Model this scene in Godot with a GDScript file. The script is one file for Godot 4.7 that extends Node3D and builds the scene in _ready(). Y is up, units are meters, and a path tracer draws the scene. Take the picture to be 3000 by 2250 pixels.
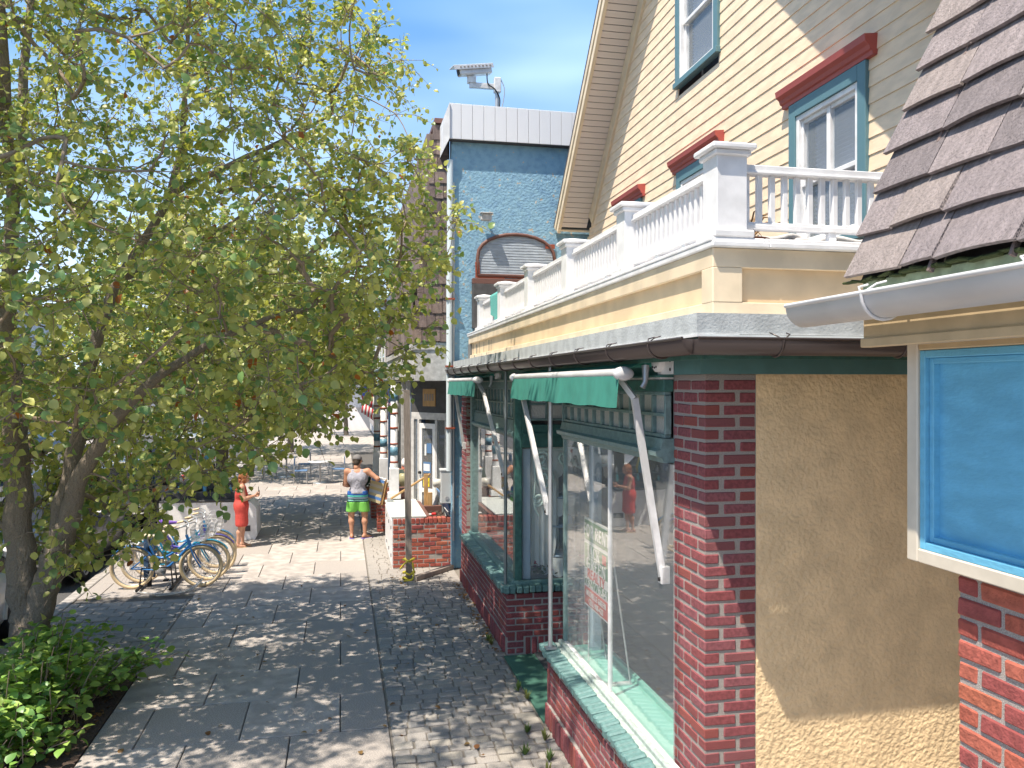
extends Node3D
# A shopping street seen from first-floor height: yellow corner shop on the right, street tree on the left.
# Metres, y up; the street runs along -z, the shop fronts stand at x = 2, the kerb at x = -4.

var rng := RandomNumberGenerator.new()
var mats := {}
var noises := {}
var boxes := {}
var used_names := {}

# ------------------------------------------------------------------ helpers
class Shape:
	var st := SurfaceTool.new()
	func _init():
		st.begin(Mesh.PRIMITIVE_TRIANGLES)
		st.set_smooth_group(-1)
	func smooth(on: bool):
		st.set_smooth_group(0 if on else -1)
	func tri(a: Vector3, b: Vector3, c: Vector3):
		st.add_vertex(a); st.add_vertex(c); st.add_vertex(b)
	func quad(a: Vector3, b: Vector3, c: Vector3, d: Vector3):
		tri(a, b, c); tri(a, c, d)
	func box(c: Vector3, s: Vector3, b := Basis()):
		var x := b.x * s.x * 0.5
		var y := b.y * s.y * 0.5
		var z := b.z * s.z * 0.5
		quad(c - x - y + z, c + x - y + z, c + x + y + z, c - x + y + z)
		quad(c + x - y - z, c - x - y - z, c - x + y - z, c + x + y - z)
		quad(c + x - y + z, c + x - y - z, c + x + y - z, c + x + y + z)
		quad(c - x - y - z, c - x - y + z, c - x + y + z, c - x + y - z)
		quad(c - x + y + z, c + x + y + z, c + x + y - z, c - x + y - z)
		quad(c - x - y - z, c + x - y - z, c + x - y + z, c - x - y + z)
	func bevel_box(c: Vector3, s: Vector3, bv: float, b := Basis(), wear := []):
		var h := s * 0.5
		var i := h - Vector3.ONE * bv
		var f := func(sx, sy, sz, ax):
			var p := Vector3(sx * i.x, sy * i.y, sz * i.z)
			p[ax] = [sx, sy, sz][ax] * h[ax]
			if wear.size():
				p += wear[(1 if sx > 0 else 0) + (2 if sy > 0 else 0) + (4 if sz > 0 else 0)]
			return c + b * p
		for ax in 3:
			var u: int = (ax + 1) % 3
			var v: int = (ax + 2) % 3
			for s1 in [-1, 1]:
				var pts := []
				for k in [[-1, -1], [1, -1], [1, 1], [-1, 1]]:
					var sg := [0, 0, 0]
					sg[ax] = s1; sg[u] = k[0]; sg[v] = k[1]
					pts.append(f.call(sg[0], sg[1], sg[2], ax))
				if s1 > 0:
					quad(pts[0], pts[1], pts[2], pts[3])
				else:
					quad(pts[3], pts[2], pts[1], pts[0])
			for su in [-1, 1]:
				for sv in [-1, 1]:
					var q := []
					for e in [[-1, u], [1, u], [1, v], [-1, v]]:
						var sg := [0, 0, 0]
						sg[ax] = e[0]; sg[u] = su; sg[v] = sv
						q.append(f.call(sg[0], sg[1], sg[2], e[1]))
					if su * sv > 0:
						quad(q[3], q[2], q[1], q[0])
					else:
						quad(q[0], q[1], q[2], q[3])
		for sx in [-1, 1]:
			for sy in [-1, 1]:
				for sz in [-1, 1]:
					var a: Vector3 = f.call(sx, sy, sz, 0)
					var bb: Vector3 = f.call(sx, sy, sz, 1)
					var cc: Vector3 = f.call(sx, sy, sz, 2)
					if sx * sy * sz > 0:
						tri(a, bb, cc)
					else:
						tri(a, cc, bb)
	func ring(p: Vector3, d: Vector3, r: float, n: int, side := Vector3.ZERO) -> PackedVector3Array:
		var s := side
		if s == Vector3.ZERO:
			s = d.cross(Vector3.UP if absf(d.normalized().y) < 0.95 else Vector3.RIGHT)
		s = (s - d.normalized() * s.dot(d.normalized())).normalized()
		var t := d.normalized().cross(s)
		var out := PackedVector3Array()
		for k in n:
			var a := TAU * k / n
			out.append(p + (s * cos(a) + t * sin(a)) * r)
		return out
	func tube(pts: Array, rad, n := 8, closed := false, caps := true):
		smooth(true)
		var prev := PackedVector3Array()
		var first := PackedVector3Array()
		var m := pts.size()
		var side := Vector3.ZERO
		for k in m:
			var d: Vector3 = pts[mini(k + 1, m - 1)] - pts[maxi(k - 1, 0)]
			if closed:
				d = pts[(k + 1) % m] - pts[(k + m - 1) % m]
			var r: float = rad[k] if rad is Array or rad is PackedFloat32Array else rad
			if side == Vector3.ZERO:
				side = d.cross(Vector3.UP if absf(d.normalized().y) < 0.95 else Vector3.RIGHT)
			side = side - d.normalized() * side.dot(d.normalized())
			side = side.normalized()
			var rg := ring(pts[k], d, r, n, side)
			if k > 0:
				for j in n:
					quad(prev[j], prev[(j + 1) % n], rg[(j + 1) % n], rg[j])
			else:
				first = rg
			prev = rg
		if closed:
			for j in n:
				quad(prev[j], prev[(j + 1) % n], first[(j + 1) % n], first[j])
		elif caps:
			smooth(false)
			for j in range(1, n - 1):
				tri(first[0], first[j + 1], first[j])
				tri(prev[0], prev[j], prev[j + 1])
		smooth(false)
	func lathe(c: Vector3, prof: Array, n := 16, b := Basis(), soft := true):   # prof: [radius, height] from bottom to top, along b.y
		smooth(soft)
		for k in prof.size() - 1:
			for j in n:
				var a0 := TAU * j / n
				var a1 := TAU * (j + 1) / n
				var g := func(p, a): return c + b * Vector3(cos(a) * p[0], p[1], -sin(a) * p[0])
				quad(g.call(prof[k], a0), g.call(prof[k], a1), g.call(prof[k + 1], a1), g.call(prof[k + 1], a0))
		smooth(false)
	func extrude(poly: PackedVector2Array, depth: float, xf: Transform3D):   # polygon in local xy, pulled along local z by depth (centred)
		if Geometry2D.is_polygon_clockwise(poly):
			poly.reverse()
		var idx := Geometry2D.triangulate_polygon(poly)
		var h := depth * 0.5
		for k in range(0, idx.size(), 3):
			var a := poly[idx[k]]
			var b := poly[idx[k + 1]]
			var c := poly[idx[k + 2]]
			if (b - a).cross(c - a) < 0.0:
				var t := b
				b = c; c = t
			tri(xf * Vector3(a.x, a.y, h), xf * Vector3(b.x, b.y, h), xf * Vector3(c.x, c.y, h))
			tri(xf * Vector3(a.x, a.y, -h), xf * Vector3(c.x, c.y, -h), xf * Vector3(b.x, b.y, -h))
		for k in poly.size():
			var a := poly[k]
			var b := poly[(k + 1) % poly.size()]
			quad(xf * Vector3(a.x, a.y, -h), xf * Vector3(b.x, b.y, -h), xf * Vector3(b.x, b.y, h), xf * Vector3(a.x, a.y, h))
	func done() -> ArrayMesh:
		st.generate_normals()
		return st.commit()

func noise(key: String, freq: float, kind := FastNoiseLite.TYPE_SIMPLEX_SMOOTH, normal := false, bump := 4.0, ramp: Gradient = null, size := 512) -> NoiseTexture2D:
	if noises.has(key):
		return noises[key]
	var n := FastNoiseLite.new()
	n.noise_type = kind
	n.frequency = freq
	n.seed = noises.size() * 7 + 3
	n.fractal_octaves = 5
	if kind == FastNoiseLite.TYPE_CELLULAR:
		n.fractal_octaves = 2
	var t := NoiseTexture2D.new()
	t.width = size; t.height = size
	t.seamless = true
	t.noise = n
	t.as_normal_map = normal
	t.bump_strength = bump
	if ramp:
		t.color_ramp = ramp
	noises[key] = t
	return t

func ramp(cols: Array, offs: Array) -> Gradient:
	var g := Gradient.new()
	var pc := PackedColorArray()
	for c in cols:
		pc.append(c.linear_to_srgb())
	g.colors = pc
	g.offsets = PackedFloat32Array(offs)
	return g

# a plain material: real-world (linear) base colour; opt: tex / texs (colour texture and its scale), nrm / nrms / nstr (normal map), metal, spec, back
func mat(key: String, c: Color, rough := 0.7, opt := {}) -> StandardMaterial3D:
	if mats.has(key):
		return mats[key]
	var m := StandardMaterial3D.new()
	m.resource_name = key
	m.albedo_color = c.linear_to_srgb()
	m.roughness = rough
	m.metallic = opt.get("metal", 0.0)
	if opt.has("spec"):
		m.metallic_specular = opt.spec
	if opt.has("tex"):
		m.albedo_texture = opt.tex
	if opt.has("tex") or opt.has("nrm"):
		m.uv1_triplanar = true
		m.uv1_world_triplanar = opt.get("world", true)
		m.uv1_scale = opt.get("s", Vector3.ONE)
	if opt.has("nrm"):
		m.normal_enabled = true
		m.normal_texture = opt.nrm
		m.normal_scale = opt.get("nstr", 0.5)
	if opt.has("back"):
		m.backlight_enabled = true
		m.backlight = opt.back.linear_to_srgb()
	if opt.get("vc", false):
		m.vertex_color_use_as_albedo = true
	m.cull_mode = BaseMaterial3D.CULL_DISABLED if opt.get("two", false) else BaseMaterial3D.CULL_BACK
	mats[key] = m
	return m

func glass(key: String, tint: Color, alpha: float, rough := 0.0) -> StandardMaterial3D:
	var m := StandardMaterial3D.new()
	m.resource_name = key
	var c := tint.linear_to_srgb()
	m.albedo_color = Color(c.r, c.g, c.b, alpha)
	m.roughness = rough
	m.transparency = BaseMaterial3D.TRANSPARENCY_ALPHA
	m.metallic_specular = 0.7
	mats[key] = m
	return m

func numbered(called: String) -> String:
	if not used_names.has(called):
		used_names[called] = 0
		return called
	used_names[called] += 1
	return "%s_%03d" % [called, used_names[called]]

func thing(called: String, label: String, category: String, at := Vector3.ZERO, group := "", turn := 0.0) -> Node3D:
	var o := Node3D.new()
	o.name = numbered(called)
	add_child(o)
	o.position = at
	o.rotation.y = turn
	tag(o, label, category, group)
	return o

func tag(o: Node3D, label: String, category: String, group := ""):
	o.set_meta("label", label)
	o.set_meta("category", category)
	if group != "":
		o.set_meta("group", group)

func part(parent: Node3D, called: String, mesh: Mesh, m: Material, xf := Transform3D()) -> MeshInstance3D:
	var o := MeshInstance3D.new()
	o.name = called if parent != self else numbered(called)
	o.mesh = mesh
	o.material_override = m
	o.transform = xf
	parent.add_child(o, true)
	return o

func node(parent: Node3D, called: String, at := Vector3.ZERO) -> Node3D:
	var o := Node3D.new()
	o.name = called
	o.position = at
	parent.add_child(o, true)
	return o

func structure(o: Node3D):
	o.set_meta("kind", "structure")

func box_mesh(s: Vector3, bv: float) -> ArrayMesh:
	var key := "%.3f,%.3f,%.3f,%.4f" % [s.x, s.y, s.z, bv]
	if not boxes.has(key):
		var sh := Shape.new()
		if bv > 0.0 and bv * 2.2 < minf(s.x, minf(s.y, s.z)):
			sh.bevel_box(Vector3.ZERO, s, bv)
		else:
			sh.box(Vector3.ZERO, s)
		boxes[key] = sh.done()
	return boxes[key]

# a brick or stone with worn, uneven corners: six variants of each size
func worn_mesh(s: Vector3, bv: float, by: float) -> ArrayMesh:
	var v := rng.randi() % 6
	var key := "worn %.3f,%.3f,%.3f,%d" % [s.x, s.y, s.z, v]
	if not boxes.has(key):
		var w := []
		for k in 8:
			w.append(Vector3(rnd(-by, by * 0.4), rnd(-by, by * 0.6), rnd(-by, by * 0.3)) * Vector3(1 if k & 1 else -1, 1 if k & 2 else -1, 1 if k & 4 else -1))
		var sh := Shape.new()
		sh.bevel_box(Vector3.ZERO, s, bv * rnd(0.7, 1.5), Basis(), w)
		boxes[key] = sh.done()
	return boxes[key]

# a box between two corners
func bx(parent: Node3D, called: String, a: Vector3, b: Vector3, m: Material, bv := 0.004) -> MeshInstance3D:
	var lo := Vector3(minf(a.x, b.x), minf(a.y, b.y), minf(a.z, b.z))
	var hi := Vector3(maxf(a.x, b.x), maxf(a.y, b.y), maxf(a.z, b.z))
	return part(parent, called, box_mesh(hi - lo, bv), m, Transform3D(Basis(), (lo + hi) * 0.5))

func rod(parent: Node3D, called: String, pts: Array, r, m: Material, n := 8, closed := false) -> MeshInstance3D:
	var s := Shape.new()
	s.tube(pts, r, n, closed)
	return part(parent, called, s.done(), m)

func bar(s: Shape, a: Vector3, b: Vector3, w: float, h: float, up := Vector3.UP):
	var d := (b - a).normalized()
	if absf(d.dot(up)) > 0.97:
		up = Vector3.BACK
	var x := up.cross(d).normalized()
	var y := d.cross(x)
	s.box((a + b) * 0.5, Vector3(w, h, a.distance_to(b)), Basis(x, y, d))

func curve(pts: Array, per := 6) -> Array:
	var out := []
	for k in pts.size() - 1:
		var p0: Vector3 = pts[maxi(k - 1, 0)]
		var p3: Vector3 = pts[mini(k + 2, pts.size() - 1)]
		for j in per:
			out.append((pts[k] as Vector3).cubic_interpolate(pts[k + 1], p0, p3, float(j) / per))
	out.append(pts[-1])
	return out

func rnd(a: float, b: float) -> float:
	return rng.randf_range(a, b)

func words(parent: Node3D, called: String, text: String, h: float, m: Material, xf: Transform3D, serif := false, widen := 1.0) -> MeshInstance3D:
	var t := TextMesh.new()
	var f := SystemFont.new()
	f.font_names = PackedStringArray(["Droid Serif" if serif else "Droid Sans"])
	f.font_weight = 700
	t.font = f
	t.text = text
	t.font_size = 48
	t.pixel_size = h / 35.0
	t.depth = 0.002
	return part(parent, called, t, m, xf * Transform3D(Basis.from_scale(Vector3(widen, 1, 1)), Vector3.ZERO))

# one course of bricks after another, each brick a mesh of its own, proud of a mortar backing. u runs along the wall, out points to the viewer.
func bricks(parent: Node3D, origin: Vector3, u: Vector3, out: Vector3, length: float, y0: float, courses: int, kinds: Array, opt := {}):
	var bl: float = opt.get("bl", 0.205)
	var bh: float = opt.get("bh", 0.061)
	var joint: float = opt.get("joint", 0.0155)
	var deep: float = opt.get("deep", 0.09)
	var rough: float = opt.get("rough", 0.0015)
	for c in courses:
		var x := 0.0
		var first := true
		var half: bool = (c + int(opt.get("phase", 0))) % 2 == 1
		while x < length - 0.02:
			var l := bl
			if first and half:
				l = (bl - joint) * 0.5
			first = false
			l = minf(l, length - x)
			if length - x - l < 0.045:
				l = length - x
			var b := Basis(u, Vector3.UP, u.cross(Vector3.UP))
			b = b * Basis(Vector3.UP, rnd(-0.006, 0.006)) * Basis(Vector3.BACK, rnd(-0.004, 0.004))
			var p := origin + u * (x + l * 0.5) + Vector3.UP * (y0 + c * (bh + joint) + bh * 0.5) + out * (-deep * 0.5 + rnd(-rough, rough) * 2.0)
			part(parent, "brick", worn_mesh(Vector3(snappedf(l, 0.005), bh, deep), 0.005, 0.0028), kinds[rng.randi() % kinds.size()], Transform3D(b, p))
			x += l + joint

# ------------------------------------------------------------------ surface nets over tapered capsules
func blob(caps: Array, k: float, cell: float, clips := [], grow := 0.0) -> ArrayMesh:
	var lo := Vector3.ONE * 1e9
	var hi := -lo
	for c in caps:
		for e in 2:
			var r: float = c[2 + e] + grow + cell * 3.0
			lo = lo.min(c[e] - Vector3.ONE * r)
			hi = hi.max(c[e] + Vector3.ONE * r)
	var n := Vector3i(((hi - lo) / cell).ceil()) + Vector3i.ONE
	var f := PackedFloat32Array()
	f.resize(n.x * n.y * n.z)
	f.fill(1.0)
	for c in caps:
		var a: Vector3 = c[0]
		var b: Vector3 = c[1]
		var ra: float = c[2] + grow
		var rb: float = c[3] + grow
		var reach := maxf(ra, rb) + k + cell * 2.0
		var l0 := Vector3i(((a.min(b) - Vector3.ONE * reach - lo) / cell).floor()).clamp(Vector3i.ZERO, n - Vector3i.ONE)
		var l1 := Vector3i(((a.max(b) + Vector3.ONE * reach - lo) / cell).ceil()).clamp(Vector3i.ZERO, n - Vector3i.ONE)
		var ab := b - a
		var il := 1.0 / maxf(ab.length_squared(), 1e-9)
		for z in range(l0.z, l1.z + 1):
			for y in range(l0.y, l1.y + 1):
				var at := (z * n.y + y) * n.x
				for x in range(l0.x, l1.x + 1):
					var p := lo + Vector3(x, y, z) * cell
					var t := clampf((p - a).dot(ab) * il, 0.0, 1.0)
					var d := p.distance_to(a + ab * t) - lerpf(ra, rb, t)
					var o := f[at + x]
					var h := maxf(k - absf(d - o), 0.0) / k
					f[at + x] = minf(d, o) - h * h * k * 0.25
	for pl in clips:
		for z in n.z:
			for y in n.y:
				for x in n.x:
					var at := (z * n.y + y) * n.x + x
					f[at] = maxf(f[at], (pl as Plane).distance_to(lo + Vector3(x, y, z) * cell))
	var st := SurfaceTool.new()
	st.begin(Mesh.PRIMITIVE_TRIANGLES)
	st.set_smooth_group(0)
	var vid := PackedInt32Array()
	vid.resize(f.size())
	vid.fill(-1)
	var vs := PackedVector3Array()
	var sx := 1
	var sy := n.x
	var sz := n.x * n.y
	for z in n.z - 1:
		for y in n.y - 1:
			for x in n.x - 1:
				var at := z * sz + y * sy + x
				var s := 0
				for q in 8:
					if f[at + (q & 1) * sx + ((q >> 1) & 1) * sy + (q >> 2) * sz] < 0.0:
						s |= 1 << q
				if s == 0 or s == 255:
					continue
				var sum := Vector3.ZERO
				var cnt := 0
				for e in [[0, 1], [2, 3], [4, 5], [6, 7], [0, 2], [1, 3], [4, 6], [5, 7], [0, 4], [1, 5], [2, 6], [3, 7]]:
					var q0: int = e[0]
					var q1: int = e[1]
					if ((s >> q0) & 1) == ((s >> q1) & 1):
						continue
					var v0 := f[at + (q0 & 1) * sx + ((q0 >> 1) & 1) * sy + (q0 >> 2) * sz]
					var v1 := f[at + (q1 & 1) * sx + ((q1 >> 1) & 1) * sy + (q1 >> 2) * sz]
					var c0 := Vector3(q0 & 1, (q0 >> 1) & 1, q0 >> 2)
					var c1 := Vector3(q1 & 1, (q1 >> 1) & 1, q1 >> 2)
					sum += c0.lerp(c1, v0 / (v0 - v1))
					cnt += 1
				vid[at] = vs.size()
				vs.append(lo + (Vector3(x, y, z) + sum / cnt) * cell)
	for z in range(1, n.z - 1):
		for y in range(1, n.y - 1):
			for x in range(1, n.x - 1):
				var at := z * sz + y * sy + x
				var inside := f[at] < 0.0
				for ax in 3:
					var st1: int = [sx, sy, sz][ax]
					if (f[at + st1] < 0.0) == inside:
						continue
					var su: int = [sy, sz, sx][ax]
					var sv: int = [sz, sx, sy][ax]
					var a := vid[at - su - sv]
					var b := vid[at - sv]
					var c := vid[at]
					var d := vid[at - su]
					if a < 0 or b < 0 or c < 0 or d < 0:
						continue
					var q := [a, b, c, d] if inside else [d, c, b, a]
					for i in [0, 2, 1, 0, 3, 2]:
						st.add_vertex(vs[q[i]])
	st.generate_normals()
	return st.commit()

# ------------------------------------------------------------------ the scene
func _ready():
	rng.seed = 20
	light_and_camera()
	make_materials()
	ground()
	corner_shop()
	shop_front()
	right_house()
	blue_building()
	trees()
	street_things()
	people()
	vehicles()
	far_side()

func light_and_camera():
	var cam := Camera3D.new()
	cam.name = "camera"
	add_child(cam)
	cam.position = Vector3(0, 3.3, 0)
	cam.rotation.y = -atan(500.0 / 2400.0)
	cam.fov = rad_to_deg(2.0 * atan(1125.0 / 2400.0))
	cam.near = 0.05
	cam.far = 900.0
	cam.current = true
	var e := Environment.new()
	e.background_mode = Environment.BG_SKY
	var sky := Sky.new()
	var sm := ProceduralSkyMaterial.new()
	sm.sky_top_color = Color(0.020, 0.098, 0.235).linear_to_srgb()
	sm.sky_horizon_color = Color(0.46, 0.54, 0.60).linear_to_srgb()
	sm.sky_curve = 0.13
	sm.sky_energy_multiplier = 1.0
	sm.ground_bottom_color = Color(0.25, 0.23, 0.21).linear_to_srgb()
	sm.ground_horizon_color = Color(0.40, 0.42, 0.44).linear_to_srgb()
	sm.sun_angle_max = 50.0
	sm.sun_curve = 0.4
	var cn := FastNoiseLite.new()
	cn.noise_type = FastNoiseLite.TYPE_SIMPLEX_SMOOTH
	cn.frequency = 0.006
	cn.fractal_octaves = 5
	cn.seed = 11
	var im := Image.create(1024, 512, false, Image.FORMAT_RGBA8)
	for y in 512:
		for x in 1024:
			var a := TAU * x / 1024.0
			var el := PI * (0.5 - y / 512.0)
			var d := Vector3(cos(a) * cos(el), sin(el) * 2.6, sin(a) * cos(el)) * 260.0
			d = Vector3(d.x + d.y * 0.8, d.y, d.z * 0.55)
			var v := cn.get_noise_3dv(d) * 0.5 + 0.5
			v = smoothstep(0.42, 0.95, v) * 0.45 * clampf(sin(el) * 6.0, 0.0, 1.0)
			im.set_pixel(x, y, Color(1, 1, 1, clampf(v, 0.0, 1.0)))
	sm.sky_cover = ImageTexture.create_from_image(im)
	sm.sky_cover_modulate = Color(0.85, 0.88, 0.92, 0.5)
	sky.sky_material = sm
	e.sky = sky
	e.tonemap_mode = Environment.TONE_MAPPER_LINEAR
	e.tonemap_exposure = 3.7
	e.sdfgi_enabled = true
	e.ssao_enabled = true
	e.ssil_enabled = true
	var we := WorldEnvironment.new()
	we.name = "world"
	we.environment = e
	add_child(we)
	var sun := DirectionalLight3D.new()
	sun.name = "sun"
	add_child(sun)
	sun.look_at_from_position(Vector3.ZERO, Vector3(1.0, -2.6, -0.70), Vector3.UP)
	sun.light_energy = 0.68
	sun.light_color = Color(1.0, 0.955, 0.89)
	sun.light_angular_distance = 0.5
	sun.shadow_enabled = true

var M := {}
func make_materials():
	var fine := noise("fine", 0.05, FastNoiseLite.TYPE_SIMPLEX_SMOOTH, true, 6.0)
	var grit := noise("grit", 0.12, FastNoiseLite.TYPE_SIMPLEX, true, 5.0)
	var lumps := noise("lumps", 0.022, FastNoiseLite.TYPE_SIMPLEX_SMOOTH, true, 14.0)
	var grey := func(key, lo, hi, fr): return noise(key, fr, FastNoiseLite.TYPE_SIMPLEX_SMOOTH, false, 1.0, ramp([Color(lo, lo, lo), Color(hi, hi, hi)], [0.25, 0.75]))
	var blot: NoiseTexture2D = grey.call("blot", 0.72, 1.0, 0.012)
	var soft: NoiseTexture2D = grey.call("soft", 0.86, 1.0, 0.008)
	var speck: NoiseTexture2D = grey.call("speck", 0.6, 1.0, 0.09)
	var stain: NoiseTexture2D = grey.call("stain", 0.68, 1.0, 0.02)
	var cloudy: NoiseTexture2D = grey.call("cloudy", 0.78, 1.0, 0.006)
	var V := Vector3.ONE
	# ground
	for k in 5:
		var t: float = [1.0, 0.95, 1.04, 0.91, 0.98][k]
		M["slab%d" % k] = mat("concrete_slab_%d" % k, Color(0.475, 0.43, 0.395) * t, 0.9, {"tex": speck if k % 2 else blot, "nrm": grit, "s": V * (1.3 if k % 2 else 0.5), "nstr": 0.25})
	for k in 6:
		var c: Color = [Color(0.40, 0.37, 0.34), Color(0.36, 0.34, 0.32), Color(0.43, 0.40, 0.36), Color(0.32, 0.31, 0.30), Color(0.41, 0.38, 0.335), Color(0.38, 0.355, 0.33)][k]
		M["paver%d" % k] = mat("stone_paver_%d" % k, c, 0.9, {"tex": speck, "nrm": grit, "s": V * 1.7, "nstr": 0.4})
	M.sand = mat("joint_sand", Color(0.25, 0.225, 0.195), 1.0, {"tex": speck, "s": V * 2.0})
	M.gap = mat("dark_joint", Color(0.10, 0.095, 0.09), 1.0)
	M.asphalt = mat("asphalt", Color(0.11, 0.108, 0.108), 0.95, {"tex": speck, "nrm": grit, "s": V, "nstr": 0.4})
	M.kerb = mat("kerb_stone", Color(0.42, 0.39, 0.36), 0.9, {"tex": blot, "nrm": grit, "s": V, "nstr": 0.3})
	M.soil = mat("soil", Color(0.09, 0.06, 0.045), 1.0, {"tex": speck, "nrm": lumps, "s": V * 2.0, "nstr": 1.0})
	M.carpet = mat("green_carpet", Color(0.07, 0.20, 0.15), 0.95, {"tex": speck, "nrm": grit, "s": V * 2.5, "nstr": 0.5})
	# brick
	for k in 7:
		var c: Color = [Color(0.27, 0.072, 0.078), Color(0.32, 0.088, 0.088), Color(0.27, 0.075, 0.085), Color(0.37, 0.10, 0.088), Color(0.25, 0.076, 0.088), Color(0.31, 0.105, 0.112), Color(0.28, 0.095, 0.108)][k]
		M["brick%d" % k] = mat("red_brick_%d" % k, c * (1.0 if k % 2 else 1.2), 0.92, {"tex": speck if k % 2 else stain, "nrm": grit, "s": V * 2.6, "nstr": 1.0})
	for k in 6:
		var c: Color = [Color(0.40, 0.105, 0.068), Color(0.36, 0.085, 0.065), Color(0.44, 0.13, 0.075), Color(0.31, 0.075, 0.07), Color(0.38, 0.10, 0.075), Color(0.42, 0.12, 0.08)][k]
		M["obrick%d" % k] = mat("orange_brick_%d" % k, c * 1.08, 0.9, {"tex": blot if k % 2 else stain, "nrm": fine, "s": V * 2.0, "nstr": 0.5})
	M.mortar = mat("mortar", Color(0.47, 0.43, 0.40), 1.0, {"tex": speck, "nrm": grit, "s": V * 3.0, "nstr": 0.8})
	# paint and trim
	M.siding = mat("cream_siding", Color(0.90, 0.71, 0.51), 0.6, {"tex": soft, "nrm": fine, "s": Vector3(0.6, 2.0, 0.6), "nstr": 0.12})
	M.cream = mat("cream_trim", Color(0.80, 0.66, 0.475), 0.55, {"tex": soft, "s": V * 0.7})
	M.panel = mat("buff_panel", Color(0.80, 0.62, 0.41), 0.55, {"tex": soft, "s": V * 0.5})
	M.streaked = mat("streaked_panel", Color(0.68, 0.505, 0.295), 0.6, {"tex": soft, "s": V})
	M.stain = mat("grey_water_stain", Color(0.30, 0.27, 0.21), 0.9)
	M.soffit = mat("beige_soffit", Color(0.72, 0.64, 0.58), 0.6)
	M.white = mat("white_paint", Color(0.84, 0.84, 0.85), 0.45, {"tex": soft, "s": V})
	M.teal = mat("teal_casing", Color(0.105, 0.215, 0.255), 0.5)
	M.red = mat("red_cornice", Color(0.42, 0.085, 0.07), 0.5)
	M.stucco = mat("yellow_stucco", Color(0.95, 0.715, 0.43), 0.8, {"tex": soft, "nrm": noise("trowel", 0.055, FastNoiseLite.TYPE_SIMPLEX_SMOOTH, true, 9.0), "s": V * 0.8, "nstr": 0.32})
	M.ledge = mat("grey_ledge", Color(0.52, 0.55, 0.56), 0.9, {"tex": soft, "nrm": fine, "s": V * 1.6, "nstr": 0.22})
	M.brown = mat("brown_gutter", Color(0.085, 0.066, 0.062), 0.32, {"metal": 0.35})
	M.fascia = mat("green_fascia", Color(0.10, 0.225, 0.225), 0.55, {"tex": soft, "s": V})
	M.dark_green = mat("dark_green_trim", Color(0.055, 0.165, 0.145), 0.45, {"tex": blot, "nrm": fine, "s": V * 1.5, "nstr": 0.15})
	M.grey_green = mat("worn_green_trim", Color(0.19, 0.29, 0.285), 0.5, {"tex": blot, "nrm": fine, "s": V * 2.0, "nstr": 0.2})
	M.sill = mat("painted_sill_brick", Color(0.14, 0.27, 0.265), 0.5, {"tex": blot, "nrm": fine, "s": V * 3.0, "nstr": 0.4})
	M.sill_pale = mat("pale_sill", Color(0.42, 0.50, 0.47), 0.6, {"tex": blot, "nrm": fine, "s": V * 2.0, "nstr": 0.3})
	M.mint = mat("mint_shelf", Color(0.26, 0.66, 0.55), 0.5)
	M.pale_blue = mat("pale_blue_post", Color(0.42, 0.56, 0.66), 0.5)
	M.frost = mat("frosted_pane", Color(0.52, 0.52, 0.49), 0.25, {"nrm": lumps, "s": V * 3.0, "nstr": 0.5})
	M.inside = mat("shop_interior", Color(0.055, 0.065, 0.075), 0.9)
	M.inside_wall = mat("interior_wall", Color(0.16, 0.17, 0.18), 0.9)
	M.awning = mat("green_awning", Color(0.045, 0.25, 0.20), 0.85, {"back": Color(0.02, 0.13, 0.09), "two": true, "tex": soft, "s": V})
	M.steel = mat("galvanised_steel", Color(0.50, 0.51, 0.52), 0.4, {"metal": 0.6})
	M.alu = mat("white_metal", Color(0.74, 0.74, 0.745), 0.4, {"metal": 0.1, "tex": cloudy, "s": Vector3(1.5, 1.5, 0.5)})
	M.pole = mat("grey_green_pole", Color(0.20, 0.235, 0.24), 0.4, {"metal": 0.3})
	M.black = mat("black_rubber", Color(0.018, 0.018, 0.02), 0.7)
	M.blinds = mat("blinds", Color(0.10, 0.15, 0.25), 0.6)
	M.room = mat("dim_room", Color(0.03, 0.04, 0.055), 0.9)
	glass("window_glass", Color(0.9, 0.95, 0.97), 0.08)
	M.glass = mats.window_glass
	M.glass2 = glass("upstairs_glass", Color(0.8, 0.88, 0.95), 0.12)
	M.glass2.metallic_specular = 0.27
	# wood shingles
	for k in 6:
		var c: Color = [Color(0.31, 0.265, 0.265), Color(0.25, 0.215, 0.22), Color(0.37, 0.325, 0.32), Color(0.22, 0.19, 0.195), Color(0.33, 0.28, 0.265), Color(0.28, 0.24, 0.245)][k]
		M["shingle%d" % k] = mat("weathered_shingle_%d" % k, c, 0.9, {"tex": stain, "nrm": grit, "s": Vector3(2.6, 0.9, 2.6), "nstr": 1.0})
		M["brown_shingle%d" % k] = mat("brown_shingle_%d" % k, Color(c.r * 0.82, c.g * 0.72, c.b * 0.66), 0.95, {"tex": blot, "nrm": grit, "s": Vector3(2.0, 0.7, 2.0), "nstr": 0.6})
	M.shingle_gap = mat("roof_felt", Color(0.04, 0.035, 0.035), 1.0)
	M.roof = mat("dark_roofing", Color(0.07, 0.065, 0.07), 0.9)
	M.moss = mat("pale_green_board", Color(0.33, 0.40, 0.25), 0.8, {"tex": blot, "s": V * 2.0})
	M.moss_dark = mat("dark_moss", Color(0.05, 0.065, 0.02), 1.0, {"nrm": lumps, "s": V * 4.0})
	M.tan = mat("tan_fascia", Color(0.56, 0.43, 0.26), 0.6, {"tex": soft, "s": V * 1.2})
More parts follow.
